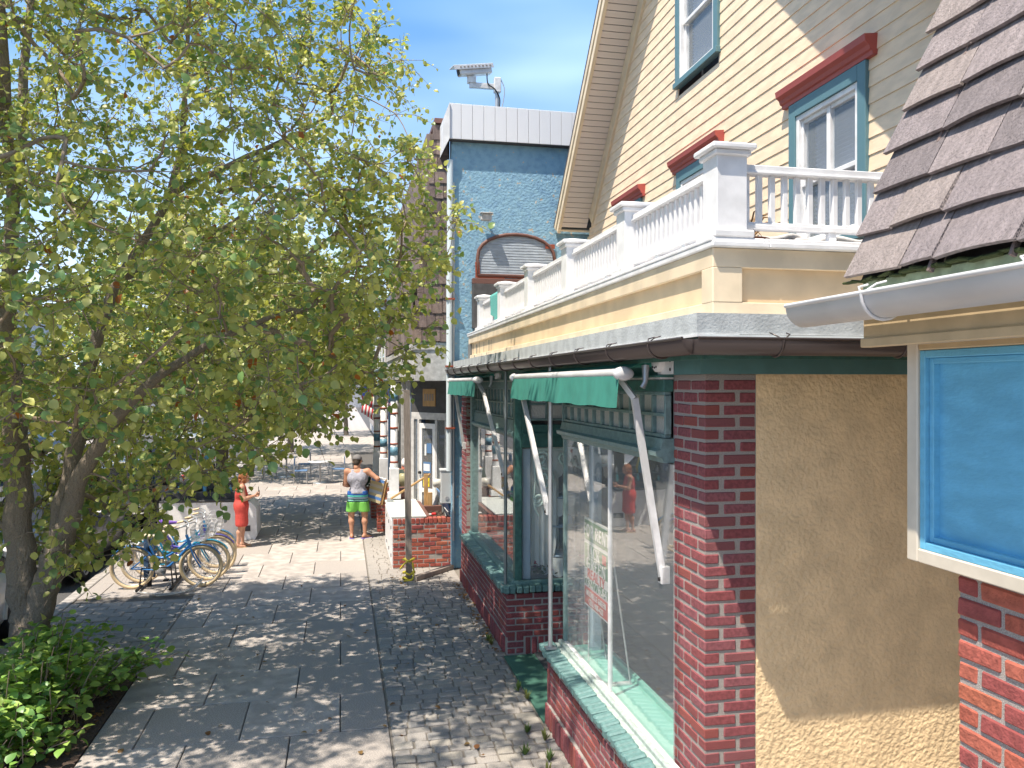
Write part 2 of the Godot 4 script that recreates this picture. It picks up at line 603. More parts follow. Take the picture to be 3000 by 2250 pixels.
	M.blue_panel = mat("blue_board", Color(0.15, 0.47, 0.70), 0.6, {"tex": soft, "nrm": fine, "s": Vector3(0.9, 2.4, 0.9), "nstr": 0.2})
	# blue building
	var peel := noise("peel", 0.018, FastNoiseLite.TYPE_SIMPLEX_SMOOTH, false, 1.0, ramp([Color(0.19, 0.34, 0.48), Color(0.235, 0.41, 0.54), Color(0.25, 0.43, 0.55), Color(0.50, 0.43, 0.36)], [0.15, 0.5, 0.78, 0.82]))
	M.blue_stucco = mat("blue_stucco", Color(1, 1, 1), 0.9, {"tex": peel, "nrm": fine, "s": V * 0.6, "nstr": 0.4})
	M.cap = mat("white_siding", Color(0.72, 0.73, 0.76), 0.55, {"nrm": fine, "s": Vector3(3.0, 1.1, 3.0), "nstr": 0.12})
	M.board_blue = mat("painted_boarding", Color(0.42, 0.48, 0.55), 0.7, {"tex": blot, "nrm": fine, "s": Vector3(0.6, 4.0, 0.6), "nstr": 0.4})
	M.rust = mat("rust_red_paint", Color(0.33, 0.075, 0.035), 0.7, {"tex": blot, "s": V * 3.0})
	M.brown_trim = mat("brown_trim", Color(0.16, 0.075, 0.06), 0.6)
	M.charcoal = mat("charcoal_board", Color(0.085, 0.085, 0.09), 0.8, {"tex": blot, "s": V})
	M.offwhite = mat("weathered_white", Color(0.62, 0.61, 0.60), 0.8, {"tex": blot, "nrm": fine, "s": V * 1.0, "nstr": 0.2})
	M.navy = mat("navy_paint", Color(0.05, 0.10, 0.19), 0.6)
	M.blue_paint = mat("blue_paint", Color(0.10, 0.20, 0.38), 0.5)
	M.timber = mat("grey_timber", Color(0.34, 0.285, 0.25), 0.85, {"tex": blot, "nrm": grit, "s": Vector3(6.0, 0.5, 6.0), "nstr": 0.5})
	M.pine = mat("pine", Color(0.55, 0.33, 0.14), 0.7, {"tex": blot, "s": Vector3(3.0, 0.5, 3.0)})
	M.yellow = mat("yellow_tape", Color(0.75, 0.62, 0.06), 0.5, {"two": true})
	M.bark = mat("bark", Color(0.27, 0.225, 0.175), 0.95, {"tex": speck, "nrm": lumps, "s": Vector3(3.2, 0.8, 3.2), "nstr": 1.6})
	M.twig = mat("twig", Color(0.27, 0.21, 0.155), 0.9)
	M.leaf = mat("leaf", Color(1, 1, 1), 0.36, {"vc": true, "two": true, "back": Color(0.96, 1.0, 0.42), "spec": 0.5})

func palette(prefix: String, n: int) -> Array:
	var out := []
	for k in n:
		out.append(M["%s%d" % [prefix, k]])
	return out

# ------------------------------------------------------------------ ground
func ground():
	var g := bx(self, "ground", Vector3(-300, -0.6, -600), Vector3(300, -0.17, 120), M.soil, 0.0)
	structure(g)
	var road := bx(self, "road", Vector3(-13.5, -0.3, -260), Vector3(-4.0, -0.13, 40), M.asphalt, 0.0)
	structure(road)
	var kerb := node(self, "kerb")
	structure(kerb)
	for k in 44:
		var z := 4.0 - k * 1.22
		bx(kerb, "kerb_stone", Vector3(-4.16, -0.25, z), Vector3(-3.985, 0.005, z - 1.21), M.kerb, 0.012)
	bx(kerb, "kerb_stone", Vector3(-4.16, -0.25, -49.8), Vector3(-3.985, 0.004, -240), M.kerb, 0.0)
	var bed := bx(self, "sidewalk_bed", Vector3(-3.98, -0.35, -240), Vector3(9, -0.028, 30), M.gap, 0.0)
	structure(bed)
	# concrete slabs in running bond, each its own piece
	var walk := node(self, "sidewalk")
	structure(walk)
	var row := 0
	var z := -3.2
	while z > -40.0:
		var d := 0.95 if z > -13.3 else 0.98
		var left := -2.26 if z > -13.4 else -3.975
		var x := 0.45
		var w := 0.46 if row % 2 else 0.92
		while x > left + 0.02:
			var l := maxf(x - w, left)
			if l - left < 0.2:
				l = left
			var tone := rng.randi() % 5
			var dy := rnd(-0.003, 0.003)
			var s := bx(walk, "slab", Vector3(l + 0.006, -0.05, z - 0.006), Vector3(x - 0.006, dy, z - d + 0.006), M["slab%d" % tone], 0.006)
			s.rotation = Vector3(rnd(-1, 1) * 0.0015, 0, rnd(-1, 1) * 0.0015)
			x = l
			w = 0.92
		z -= d
		row += 1
	var rest := bx(self, "far_sidewalk", Vector3(-3.975, -0.05, -40.2), Vector3(1.95, 0.0, -240), M.slab0, 0.0)
	structure(rest)
	var near := bx(self, "near_sidewalk", Vector3(-3.975, -0.05, -3.1), Vector3(2.2, 0.0, 30), M.slab1, 0.0)
	structure(near)
	var side := bx(self, "alley_paving", Vector3(2.2, -0.05, -4.7), Vector3(8, 0.0, -2.62), M.slab3, 0.0)
	structure(side)
	# small stone pavers along the shop fronts
	var pav := node(self, "paver_strip")
	structure(pav)
	bx(pav, "sand_bed", Vector3(0.45, -0.04, -3.1), Vector3(2.4, -0.012, -26), M.sand, 0.0)
	var count := 0
	var zz := -4.6
	var many := Shape.new()
	while zz > -25.5:
		var d := rnd(0.125, 0.165)
		var x := 0.462
		while x < 1.97:
			var w := rnd(0.13, 0.24)
			if 1.97 - x - w < 0.08:
				w = 1.97 - x
			if x + w > 1.93 and zz < -7.5 and zz > -9.7:
				w = maxf(1.915 - x, 0.05)
			var c := Vector3(x + w * 0.5, -0.022 + rnd(-0.004, 0.006), zz - d * 0.5 + rnd(-0.008, 0.008))
			var b := Basis(Vector3.UP, rnd(-0.035, 0.035)) * Basis(Vector3.RIGHT, rnd(-0.02, 0.02)) * Basis(Vector3.BACK, rnd(-0.02, 0.02))
			if zz < -7.0 and count < 300:
				part(pav, "paver", worn_mesh(Vector3(snappedf(w - 0.012, 0.01), 0.05, snappedf(d - 0.012, 0.01)), 0.008, 0.006), M["paver%d" % (rng.randi() % 6)], Transform3D(b, c))
				count += 1
			else:
				many.bevel_box(c, Vector3(w - 0.012, 0.05, d - 0.012), 0.008, b)
			x += w
			if x > 1.9:
				break
		zz -= d
	var m := part(pav, "further_pavers", many.done(), M.paver0)
	m.set_meta("kind", "stuff")
	# larger grey pavers between the tree pit and the bicycles
	var pv := node(self, "kerbside_pavers")
	structure(pv)
	bx(pv, "sand_bed", Vector3(-3.98, -0.04, -9.98), Vector3(-2.26, -0.012, -13.38), M.sand, 0.0)
	var r := 0
	zz = -10.0
	while zz > -13.3:
		var x := -3.97 - (0.15 if r % 2 else 0.0)
		while x < -2.3:
			var a := maxf(x, -3.97)
			var e := minf(x + 0.3, -2.268)
			if e - a > 0.04:
				var p := bx(pv, "paver", Vector3(a + 0.005, -0.05, zz), Vector3(e - 0.005, rnd(-0.005, 0.004), maxf(zz - 0.2, -13.37)), M["paver%d" % [3, 1, 5, 3][rng.randi() % 4]], 0.006)
				p.rotation = Vector3(rnd(-1, 1) * 0.008, 0, rnd(-1, 1) * 0.008)
			x += 0.3
		zz -= 0.21
		r += 1
	var pit := bx(self, "tree_pit", Vector3(-3.98, -0.06, -7.6), Vector3(-2.27, -0.005, -9.97), M.soil, 0.0)
	structure(pit)
	var np := bx(self, "kerbside_strip", Vector3(-3.98, -0.05, -3.12), Vector3(-2.27, 0.0, -7.58), M.slab3, 0.0)
	structure(np)
	var car := bx(self, "entry_carpet", Vector3(1.93, -0.02, -7.76), Vector3(4.2, 0.012, -9.72), M.carpet, 0.0)
	structure(car)

# ------------------------------------------------------------------ the yellow house above the shop
const WX := 4.4       # clapboard wall
const FX := 2.2       # shop front
const SZ := -4.72     # side wall towards the camera
var shop: Node3D

func sash(win: Node3D, a: Vector3, b: Vector3, m: Material, nx: int, depth := 0.05):   # panes between two corners on a wall x = const
	var w := absf(b.z - a.z)
	for k in nx:
		var z0 := lerpf(a.z, b.z, float(k) / nx)
		var z1 := lerpf(a.z, b.z, float(k + 1) / nx)
		for e in [[z0, z0 + signf(b.z - a.z) * 0.028], [z1 - signf(b.z - a.z) * 0.028, z1]]:
			bx(win, "stile", Vector3(a.x, a.y, e[0]), Vector3(a.x + depth, b.y, e[1]), m)
		for y in [[a.y, a.y + 0.045], [b.y - 0.04, b.y]]:
			bx(win, "rail", Vector3(a.x + 0.002, y[0], z0 + 0.04 * signf(b.z - a.z)), Vector3(a.x + depth - 0.002, y[1], z1 - 0.04 * signf(b.z - a.z)), m)
		bx(win, "pane", Vector3(a.x + 0.02, a.y + 0.045, minf(z0, z1) + 0.04), Vector3(a.x + 0.026, b.y - 0.04, maxf(z0, z1) - 0.04), M.glass2, 0.0)

func house_window(z0: float, z1: float, y0: float, y1: float, cornice: bool, nx: int):
	var w := node(shop, "window")
	w.set_meta("label", "upstairs window with teal casing")
	var x := WX
	var cs := 0.115
	# casing, white frame, sashes, blinds, dark room
	bx(w, "casing", Vector3(x - 0.045, y0, z0), Vector3(x + 0.03, y1, z0 + cs), M.teal)
	bx(w, "casing", Vector3(x - 0.045, y0, z1 - cs), Vector3(x + 0.03, y1, z1), M.teal)
	bx(w, "casing", Vector3(x - 0.047, y1 - 0.14, z0 + cs), Vector3(x + 0.03, y1, z1 - cs), M.teal)
	bx(w, "sill", Vector3(x - 0.07, y0 - 0.07, z0 - 0.02), Vector3(x + 0.03, y0 + 0.001, z1 + 0.02), M.teal)
	var a := z0 + cs
	var b := z1 - cs
	var t := y1 - 0.14
	for e in [[a, a + 0.05], [b - 0.05, b]]:
		bx(w, "frame", Vector3(x - 0.03, y0 + 0.001, e[0]), Vector3(x + 0.08, t, e[1]), M.white)
	bx(w, "frame", Vector3(x - 0.028, t - 0.05, a + 0.05), Vector3(x + 0.08, t, b - 0.05), M.white)
	bx(w, "frame", Vector3(x - 0.028, y0 + 0.001, a + 0.05), Vector3(x + 0.08, y0 + 0.05, b - 0.05), M.white)
	var mid := lerpf(y0, t, 0.46)
	sash(w, Vector3(x + 0.0, mid, a + 0.05), Vector3(x + 0.0, t - 0.05, b - 0.05), M.white, nx)
	sash(w, Vector3(x + 0.03, y0 + 0.05, a + 0.05), Vector3(x + 0.03, mid + 0.04, b - 0.05), M.white, nx)
	bx(w, "room", Vector3(x + 0.34, y0, z0), Vector3(x + 0.36, y1, z1), M.room, 0.0)
	var y := y0 + 0.08
	while y < t - 0.08:
		var s := bx(w, "slat", Vector3(x + 0.115, y, a + 0.09), Vector3(x + 0.155, y + 0.004, b - 0.07), M.blinds, 0.0)
		s.rotation.z = -0.85
		y += 0.042
	if cornice:
		var sh := Shape.new()
		var prof := PackedVector2Array([Vector2(0.03, 0.0), Vector2(-0.05, 0.0), Vector2(-0.055, 0.035), Vector2(-0.075, 0.045), Vector2(-0.085, 0.08), Vector2(-0.12, 0.11), Vector2(-0.125, 0.14), Vector2(-0.13, 0.165), Vector2(0.03, 0.185)])
		sh.extrude(prof, z1 - z0 + 0.22, Transform3D(Basis(), Vector3(x, y1 + 0.001, (z0 + z1) * 0.5)))
		part(w, "cornice", sh.done(), M.red)

func corner_shop():
	shop = thing("corner_shop", "yellow clapboard house over a green shop front with red brick piers and roof balcony", "building")
	var s := shop
	# openings z0 z1 y0 y1 (with casing)
	var wins := [[-10.26, -9.0, 7.3, 9.0, false, 1], [-7.42, -6.2, 4.62, 6.06, true, 2], [-10.22, -9.0, 4.9, 6.1, true, 1], [-12.55, -11.55, 4.9, 6.08, true, 1]]
	var apex := Vector2(-9.6, 11.24)
	var wall := node(s, "clapboard_wall")
	var y := 4.1
	while y < 10.95:
		var half := minf(4.82, (apex.y - 0.12 - (y + 0.1)) / 1.09)
		var spans := [[apex.x - half, apex.x + half]]
		for w in wins:
			if y + 0.14 > w[2] - 0.05 and y + 0.02 < w[3] + (0.1 if w[4] else 0.0):
				var nxt := []
				for sp in spans:
					if w[1] <= sp[0] or w[0] >= sp[1]:
						nxt.append(sp)
						continue
					if w[0] - 0.0 > sp[0]:
						nxt.append([sp[0], w[0] + 0.03])
					if w[1] < sp[1]:
						nxt.append([w[1] - 0.03, sp[1]])
				spans = nxt
		for sp in spans:
			var l: float = sp[1] - sp[0]
			var cut := [sp[0], sp[1]] if l < 4.6 else [sp[0], lerpf(sp[0], sp[1], rnd(0.3, 0.7)), sp[1]]
			for k in cut.size() - 1:
				var q := bx(wall, "clapboard", Vector3(WX - 0.007, y - 0.008, cut[k] + 0.001), Vector3(WX + 0.007, y + 0.150, cut[k + 1] - 0.001), M.siding, 0.0)
				q.rotation.z = -0.066
		y += 0.144
	bx(wall, "sheathing", Vector3(WX + 0.40, 4.0, -14.4), Vector3(WX + 0.46, 6.0, -4.8), M.inside, 0.0)
	bx(wall, "corner_board", Vector3(WX - 0.03, 4.0, -4.82), Vector3(WX + 0.1, 6.2, -4.72), M.cream)
	for w in wins:
		house_window(w[0], w[1], w[2], w[3], w[4], w[5])
	# gable roof: ridge runs away from the street
	var XO := 3.84
	for sd in [-1.0, 1.0]:
		var roof := node(s, "gable_roof")
		var dir := Vector3(0, -1.09, sd).normalized()
		var up := Vector3(0, 1.0, 1.09 * sd).normalized()
		var top := Vector3(0, apex.y, apex.x)
		var L := 7.0 if sd < 0 else 6.9
		var bs := Basis(Vector3.RIGHT, up, dir) if sd > 0 else Basis(Vector3.LEFT, up, dir)
		var o := func(x0, x1, u0, u1, t0, t1, m, called, bv := 0.004):
			var c: Vector3 = top + Vector3((x0 + x1) * 0.5, 0, 0) + up * (u0 + u1) * 0.5 + dir * (t0 + t1) * 0.5
			return part(roof, called, box_mesh(Vector3(absf(x1 - x0), absf(u1 - u0), absf(t1 - t0)), bv), m, Transform3D(bs, c))
		o.call(XO - 0.03, 10.5, 0.19, 0.25, -0.15, L + 0.08, M.roof, "roof_slab")
		o.call(XO - 0.012, XO + 0.045, -0.03, 0.19, -0.1, L + 0.05, M.cream, "barge_board")
		o.call(XO - 0.03, XO - 0.012, 0.09, 0.19, -0.1, L + 0.06, M.cream, "rake_moulding")
		o.call(WX - 0.05, WX + 0.02, -0.22, 0.0, 0.1, L - 0.3, M.cream, "frieze_board")
		o.call(XO + 0.04, WX + 0.1, 0.05, 0.06, 0.0, L, M.inside, "soffit_backing", 0.0)
		var t := 0.0
		while t < L - 0.1:
			o.call(XO + 0.045, WX - 0.04, 0.0, 0.022, t + 0.006, t + 0.098, M.soffit, "soffit_strip", 0.003)
			t += 0.102
		o.call(XO + 0.02, 10.4, 0.02, 0.19, L, L + 0.04, M.cream, "eave_board")
	# eave return, balcony deck, side and back walls
	bx(s, "eave_return", Vector3(3.78, 5.35, -14.52), Vector3(WX + 0.02, 5.52, -13.95), M.cream)
	bx(s, "deck", Vector3(2.41, 4.0, -14.4), Vector3(8.2, 4.12, -4.83), M.roof, 0.0)
	bx(s, "side_wall", Vector3(2.55, 0.0, SZ), Vector3(8.2, 3.45, SZ - 0.2), M.stucco, 0.0)
	bx(s, "upper_side_wall", Vector3(WX + 0.1, 4.12, -4.8), Vector3(10.2, 6.1, -4.95), M.siding, 0.0)
	bx(s, "rear_wall", Vector3(8.2, 0.0, SZ), Vector3(8.4, 4.1, -14.4), M.inside_wall, 0.0)
	bx(s, "far_wall", Vector3(2.2, 0.0, -14.2), Vector3(8.2, 4.0, -14.4), M.inside_wall, 0.0)
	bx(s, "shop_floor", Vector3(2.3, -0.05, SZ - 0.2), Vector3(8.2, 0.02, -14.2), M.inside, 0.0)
	# parapet with sunk panels, towards the street and towards the side
	var par := node(s, "parapet")
	bx(par, "core", Vector3(2.245, 3.70, -14.35), Vector3(2.40, 4.13, -4.655), M.panel, 0.0)
	bx(par, "side_core", Vector3(2.402, 3.70, -4.81), Vector3(6.5, 4.13, -4.655), M.panel, 0.0)
	for e in [[3.66, 3.80], [4.01, 4.13]]:
		bx(par, "rail_board", Vector3(2.205, e[0], -14.36), Vector3(2.244, e[1], -4.62), M.cream)
		bx(par, "rail_board", Vector3(2.207, e[0] + 0.001, -4.654), Vector3(6.5, e[1] - 0.001, -4.615), M.cream)
	for zz in [-14.36, -4.77]:
		bx(par, "stile_board", Vector3(2.203, 3.80, zz), Vector3(2.244, 4.01, zz + 0.152), M.cream)
	bx(par, "stile_board", Vector3(2.206, 3.80, -4.654), Vector3(2.40, 4.01, -4.613), M.cream)
	bx(par, "coping", Vector3(2.185, 4.131, -14.4), Vector3(2.56, 4.165, -4.57), M.white, 0.006)
	bx(par, "coping", Vector3(2.18, 4.166, -14.4), Vector3(2.54, 4.19, -4.59), M.white, 0.006)
	bx(par, "side_coping", Vector3(2.561, 4.131, -4.86), Vector3(6.5, 4.165, -4.57), M.white, 0.006)
	bx(par, "side_coping", Vector3(2.541, 4.167, -4.84), Vector3(6.5, 4.19, -4.59), M.white, 0.006)
	for st in [[-13.75, 0.10], [-13.45, 0.035], [-13.0, 0.03], [-12.55, 0.055], [-12.35, 0.03], [-14.05, 0.03]]:
		bx(par, "water_stain", Vector3(2.2425, 3.80, st[0]), Vector3(2.2446, 4.01 - rnd(0.0, 0.05), st[0] + st[1]), M.stain, 0.0)
		bx(par, "water_stain", Vector3(2.2022, 3.67, st[0] + 0.02), Vector3(2.2046, 3.79, st[0] + st[1]), M.stain, 0.0)
	# balustrade
	var zs := [-4.72, -6.38, -8.12, -9.88, -11.68, -13.5]
	for k in 6:
		var p := node(s, "railing_post", Vector3(2.335, 4.19, zs[k]))
		bx(p, "post_base", Vector3(-0.135, 0.0, -0.135), Vector3(0.135, 0.05, 0.135), M.white, 0.01)
		bx(p, "shaft", Vector3(-0.1, 0.05, -0.1), Vector3(0.1, 0.51, 0.1), M.white, 0.004)
		bx(p, "cap_moulding", Vector3(-0.12, 0.505, -0.12), Vector3(0.12, 0.54, 0.12), M.white, 0.008)
		bx(p, "cap", Vector3(-0.145, 0.54, -0.145), Vector3(0.145, 0.575, 0.145), M.white, 0.008)
		var py := Shape.new()
		py.lathe(Vector3.ZERO, [[0.185, 0.0], [0.02, 0.03], [0.0, 0.031]], 4, Basis(Vector3.UP, PI / 4), false)
		part(p, "cap_top", py.done(), M.white, Transform3D(Basis(), Vector3(0, 0.575, 0)))
	var runs := []
	for k in 5:
		runs.append([Vector3(2.335, 0, zs[k] - 0.1), Vector3(2.335, 0, zs[k + 1] + 0.1)])
	runs.append([Vector3(2.435, 0, -4.72), Vector3(4.36, 0, -4.72)])
	for r in runs:
		var rl := node(s, "railing")
		var a: Vector3 = r[0]
		var b: Vector3 = r[1]
		var along := (b - a).normalized()
		var sidev := Vector3(0.035, 0, 0) if absf(along.z) > 0.5 else Vector3(0, 0, 0.035)
		for e in [[0.42, 0.435, 1.35, "top_rail"], [0.435, 0.475, 1.0, "top_rail"], [0.075, 0.105, 1.0, "bottom_rail"], [0.105, 0.12, 0.75, "bottom_rail"]]:
			bx(rl, e[3], a - sidev * e[2] + Vector3.UP * (4.19 + e[0]), b + sidev * e[2] + Vector3.UP * (4.19 + e[1]), M.white, 0.004)
		var n := int(a.distance_to(b) / 0.084)
		for q in n:
			var c: Vector3 = a.lerp(b, (q + 0.5) / n)
			bx(rl, "baluster", c + Vector3(-0.017, 4.31, -0.017), c + Vector3(0.017, 4.61, 0.017), M.white, 0.003)
		for q in [0.33, 0.67]:
			var c: Vector3 = a.lerp(b, q)
			bx(rl, "foot", c + Vector3(-0.025, 4.19, -0.025), c + Vector3(0.025, 4.265, 0.025), M.white, 0.003)
	# grey stuccoed ledge, gutter with hooks, green fascia
	var ld := Shape.new()
	var prof := PackedVector2Array([Vector2(2.3, 3.58), Vector2(1.95, 3.58), Vector2(1.95, 3.70), Vector2(2.22, 3.73), Vector2(2.3, 3.73)])
	ld.extrude(prof, 9.86, Transform3D(Basis(), Vector3(0, 0, -4.622 - 4.93)))
	var e0 := Vector3(1.95, 3.58, -4.62)
	var e1 := Vector3(1.95, 3.58, -4.28)
	var e2 := Vector3(2.21, 3.58, -4.28)
	var e3 := Vector3(2.21, 3.58, -4.62)
	var hh := Vector3.UP * 0.12
	ld.quad(e0, e1, e1 + hh, e0 + hh)
	ld.quad(e1, e2, e2 + hh, e1 + hh)
	ld.tri(e0 + hh, e1 + hh, e3 + hh * 1.25)
	ld.tri(e1 + hh, e2 + hh, e3 + hh * 1.25)
	ld.quad(e0, e3, e2, e1)
	part(s, "ledge", ld.done(), M.ledge)
	var l2 := Shape.new()
	l2.extrude(PackedVector2Array([Vector2(4.8, 3.5815), Vector2(4.28, 3.5815), Vector2(4.28, 3.70), Vector2(4.62, 3.728), Vector2(4.8, 3.728)]), 4.5, Transform3D(Basis(Vector3.FORWARD, Vector3.UP, Vector3.RIGHT), Vector3(2.211 + 2.25, 0, 0)))
	part(s, "ledge", l2.done(), M.ledge)
	bx(s, "ledge_flashing", Vector3(1.94, 3.565, -14.5), Vector3(2.2, 3.579, -4.27), M.white, 0.0)
	bx(s, "ledge_flashing", Vector3(1.942, 3.566, -4.268), Vector3(6.5, 3.5785, -4.6), M.white, 0.0)
	gutter(s, Vector3(1.893, 3.545, -4.16), Vector3(1.893, 3.545, -14.5), 0.085, M.brown, 13, 0.55)
	bx(s, "gutter_board", Vector3(1.972, 3.44, -14.4), Vector3(1.99, 3.564, -4.26), M.dark_green, 0.0)
	bx(s, "gutter_board", Vector3(1.991, 3.441, -4.247), Vector3(6.5, 3.5635, -4.265), M.dark_green, 0.0)
	gutter(s, Vector3(1.87, 3.543, -4.17), Vector3(6.5, 3.543, -4.17), 0.085, M.brown, 6, 0.72)
	bx(s, "fascia", Vector3(2.12, 3.36, -14.3), Vector3(2.16, 3.60, -4.60), M.fascia, 0.0)
	bx(s, "fascia", Vector3(2.122, 3.361, -4.64), Vector3(6.5, 3.60, -4.602), M.fascia, 0.0)
	bx(s, "eave_soffit", Vector3(1.99, 3.555, -14.3), Vector3(2.12, 3.564, -4.27), M.dark_green, 0.0)
	bx(s, "eave_soffit", Vector3(2.12, 3.5555, -4.266), Vector3(6.5, 3.5645, -4.598), M.dark_green, 0.0)
	bx(s, "shop_ceiling", Vector3(2.16, 3.38, -14.2), Vector3(8.2, 3.42, -4.75), M.inside_wall, 0.0)

func gutter(parent: Node3D, a: Vector3, b: Vector3, r: float, m: Material, hooks: int, spacing: float):
	var g := node(parent, "gutter")
	var d := (b - a).normalized()
	var outv := d.cross(Vector3.UP)          # towards the outside
	if outv.x > 0.5 or (absf(outv.x) < 0.5 and outv.z < 0):
		outv = -outv
	var s := Shape.new()
	s.smooth(true)
	var n := 12
	for k in n:
		var q := []
		for e in [k, k + 1]:
			var an: float = PI * e / n
			q.append(outv * cos(an) * r - Vector3.UP * sin(an) * r)
		s.quad(a + q[0], b + q[0], b + q[1], a + q[1])
		s.quad(a + q[1] * 0.96, b + q[1] * 0.96, b + q[0] * 0.96, a + q[0] * 0.96)
		s.tri(a, a + q[0], a + q[1])
		s.tri(b, b + q[1], b + q[0])
	part(g, "trough", s.done(), m)
	rod(g, "lip", [a + outv * r + Vector3.UP * 0.004, b + outv * r + Vector3.UP * 0.004], 0.009, m, 8)
	for h in hooks:
		var c := a + d * (0.5 + h * spacing * a.distance_to(b) / (hooks * spacing))
		if a.distance_to(c) > a.distance_to(b):
			break
		var pts := []
		for k in 11:
			var an := PI * (k / 10.0)
			pts.append(c + outv * cos(an) * r * 1.06 - Vector3.UP * sin(an) * r * 1.06)
		var hk := Shape.new()
		hk.tube(pts, 0.007, 6)
		hk.tube([c + outv * r * 1.05, c + outv * r * 0.75 + d * 0.05 + Vector3.UP * 0.03, c + outv * r * 0.3 + d * 0.05 + Vector3.UP * 0.04], 0.004, 5)
		hk.tube([c + outv * r * 1.05, c + outv * r * 0.75 - d * 0.05 + Vector3.UP * 0.03, c + outv * r * 0.3 - d * 0.05 + Vector3.UP * 0.04], 0.004, 5)
		part(g, "hook", hk.done(), m)

# ------------------------------------------------------------------ shop front: piers, display windows, awnings
func transom(parent: Node3D, a: Vector3, b: Vector3, cols: int, out: Vector3):   # two rows of small panes between two corners
	var t := node(parent, "transom")
	var along := Vector3(b.x - a.x, 0, b.z - a.z)
	var L := along.length()
	along = along.normalized()
	var h := b.y - a.y
	var fr := Basis(along, Vector3.UP, along.cross(Vector3.UP))
	var mid := func(u, y): return Vector3(a.x, a.y, a.z) + along * u + Vector3.UP * y
	for y in [0.0, h * 0.5, h]:
		part(t, "bar", box_mesh(Vector3(L, 0.026, 0.05), 0.004), M.grey_green, Transform3D(fr, mid.call(L * 0.5, y)))
	for k in cols + 1:
		part(t, "bar", box_mesh(Vector3(0.026, h - 0.026, 0.046), 0.004), M.grey_green, Transform3D(fr, mid.call(L * k / cols, h * 0.5)))
	for k in cols:
		for r in 2:
			part(t, "pane", box_mesh(Vector3(L / cols - 0.026, h * 0.5 - 0.026, 0.008), 0.0), M.frost, Transform3D(fr, mid.call(L * (k + 0.5) / cols, h * (0.25 + 0.5 * r)) - out * 0.012))

func sill_row(parent: Node3D, origin: Vector3, u: Vector3, out: Vector3, length: float, deep: float, h: float, m: Material):
	var n := int(length / 0.078)
	for k in n:
		var c := origin + u * ((k + 0.5) * length / n) - out * deep * 0.5 + Vector3.UP * (rnd(-0.006, 0.006)) + out * rnd(-0.006, 0.008)
		var b := Basis(u, Vector3.UP, u.cross(Vector3.UP)) * Basis(Vector3.RIGHT, (0.14 if u.cross(Vector3.UP).dot(out) > 0 else -0.14)) * Basis(Vector3.UP, rnd(-0.03, 0.03))
		part(parent, "sill_brick", worn_mesh(Vector3(0.071, h, deep), 0.009, 0.005), m, Transform3D(b, c))

func soldier_row(parent: Node3D, origin: Vector3, u: Vector3, out: Vector3, length: float, kinds: Array):
	var n := int(length / 0.079)
	for k in n:
		var b := Basis(u, Vector3.UP, u.cross(Vector3.UP)) * Basis(Vector3.UP, rnd(-0.05, 0.05)) * Basis(Vector3.BACK, rnd(-0.012, 0.012))
		part(parent, "brick", worn_mesh(Vector3(0.064, 0.205, 0.09), 0.006, 0.004), kinds[rng.randi() % kinds.size()], Transform3D(b, origin + u * ((k + 0.5) * length / n) + Vector3.UP * 0.108 - out * (0.045 + rnd(-0.012, 0.004))))

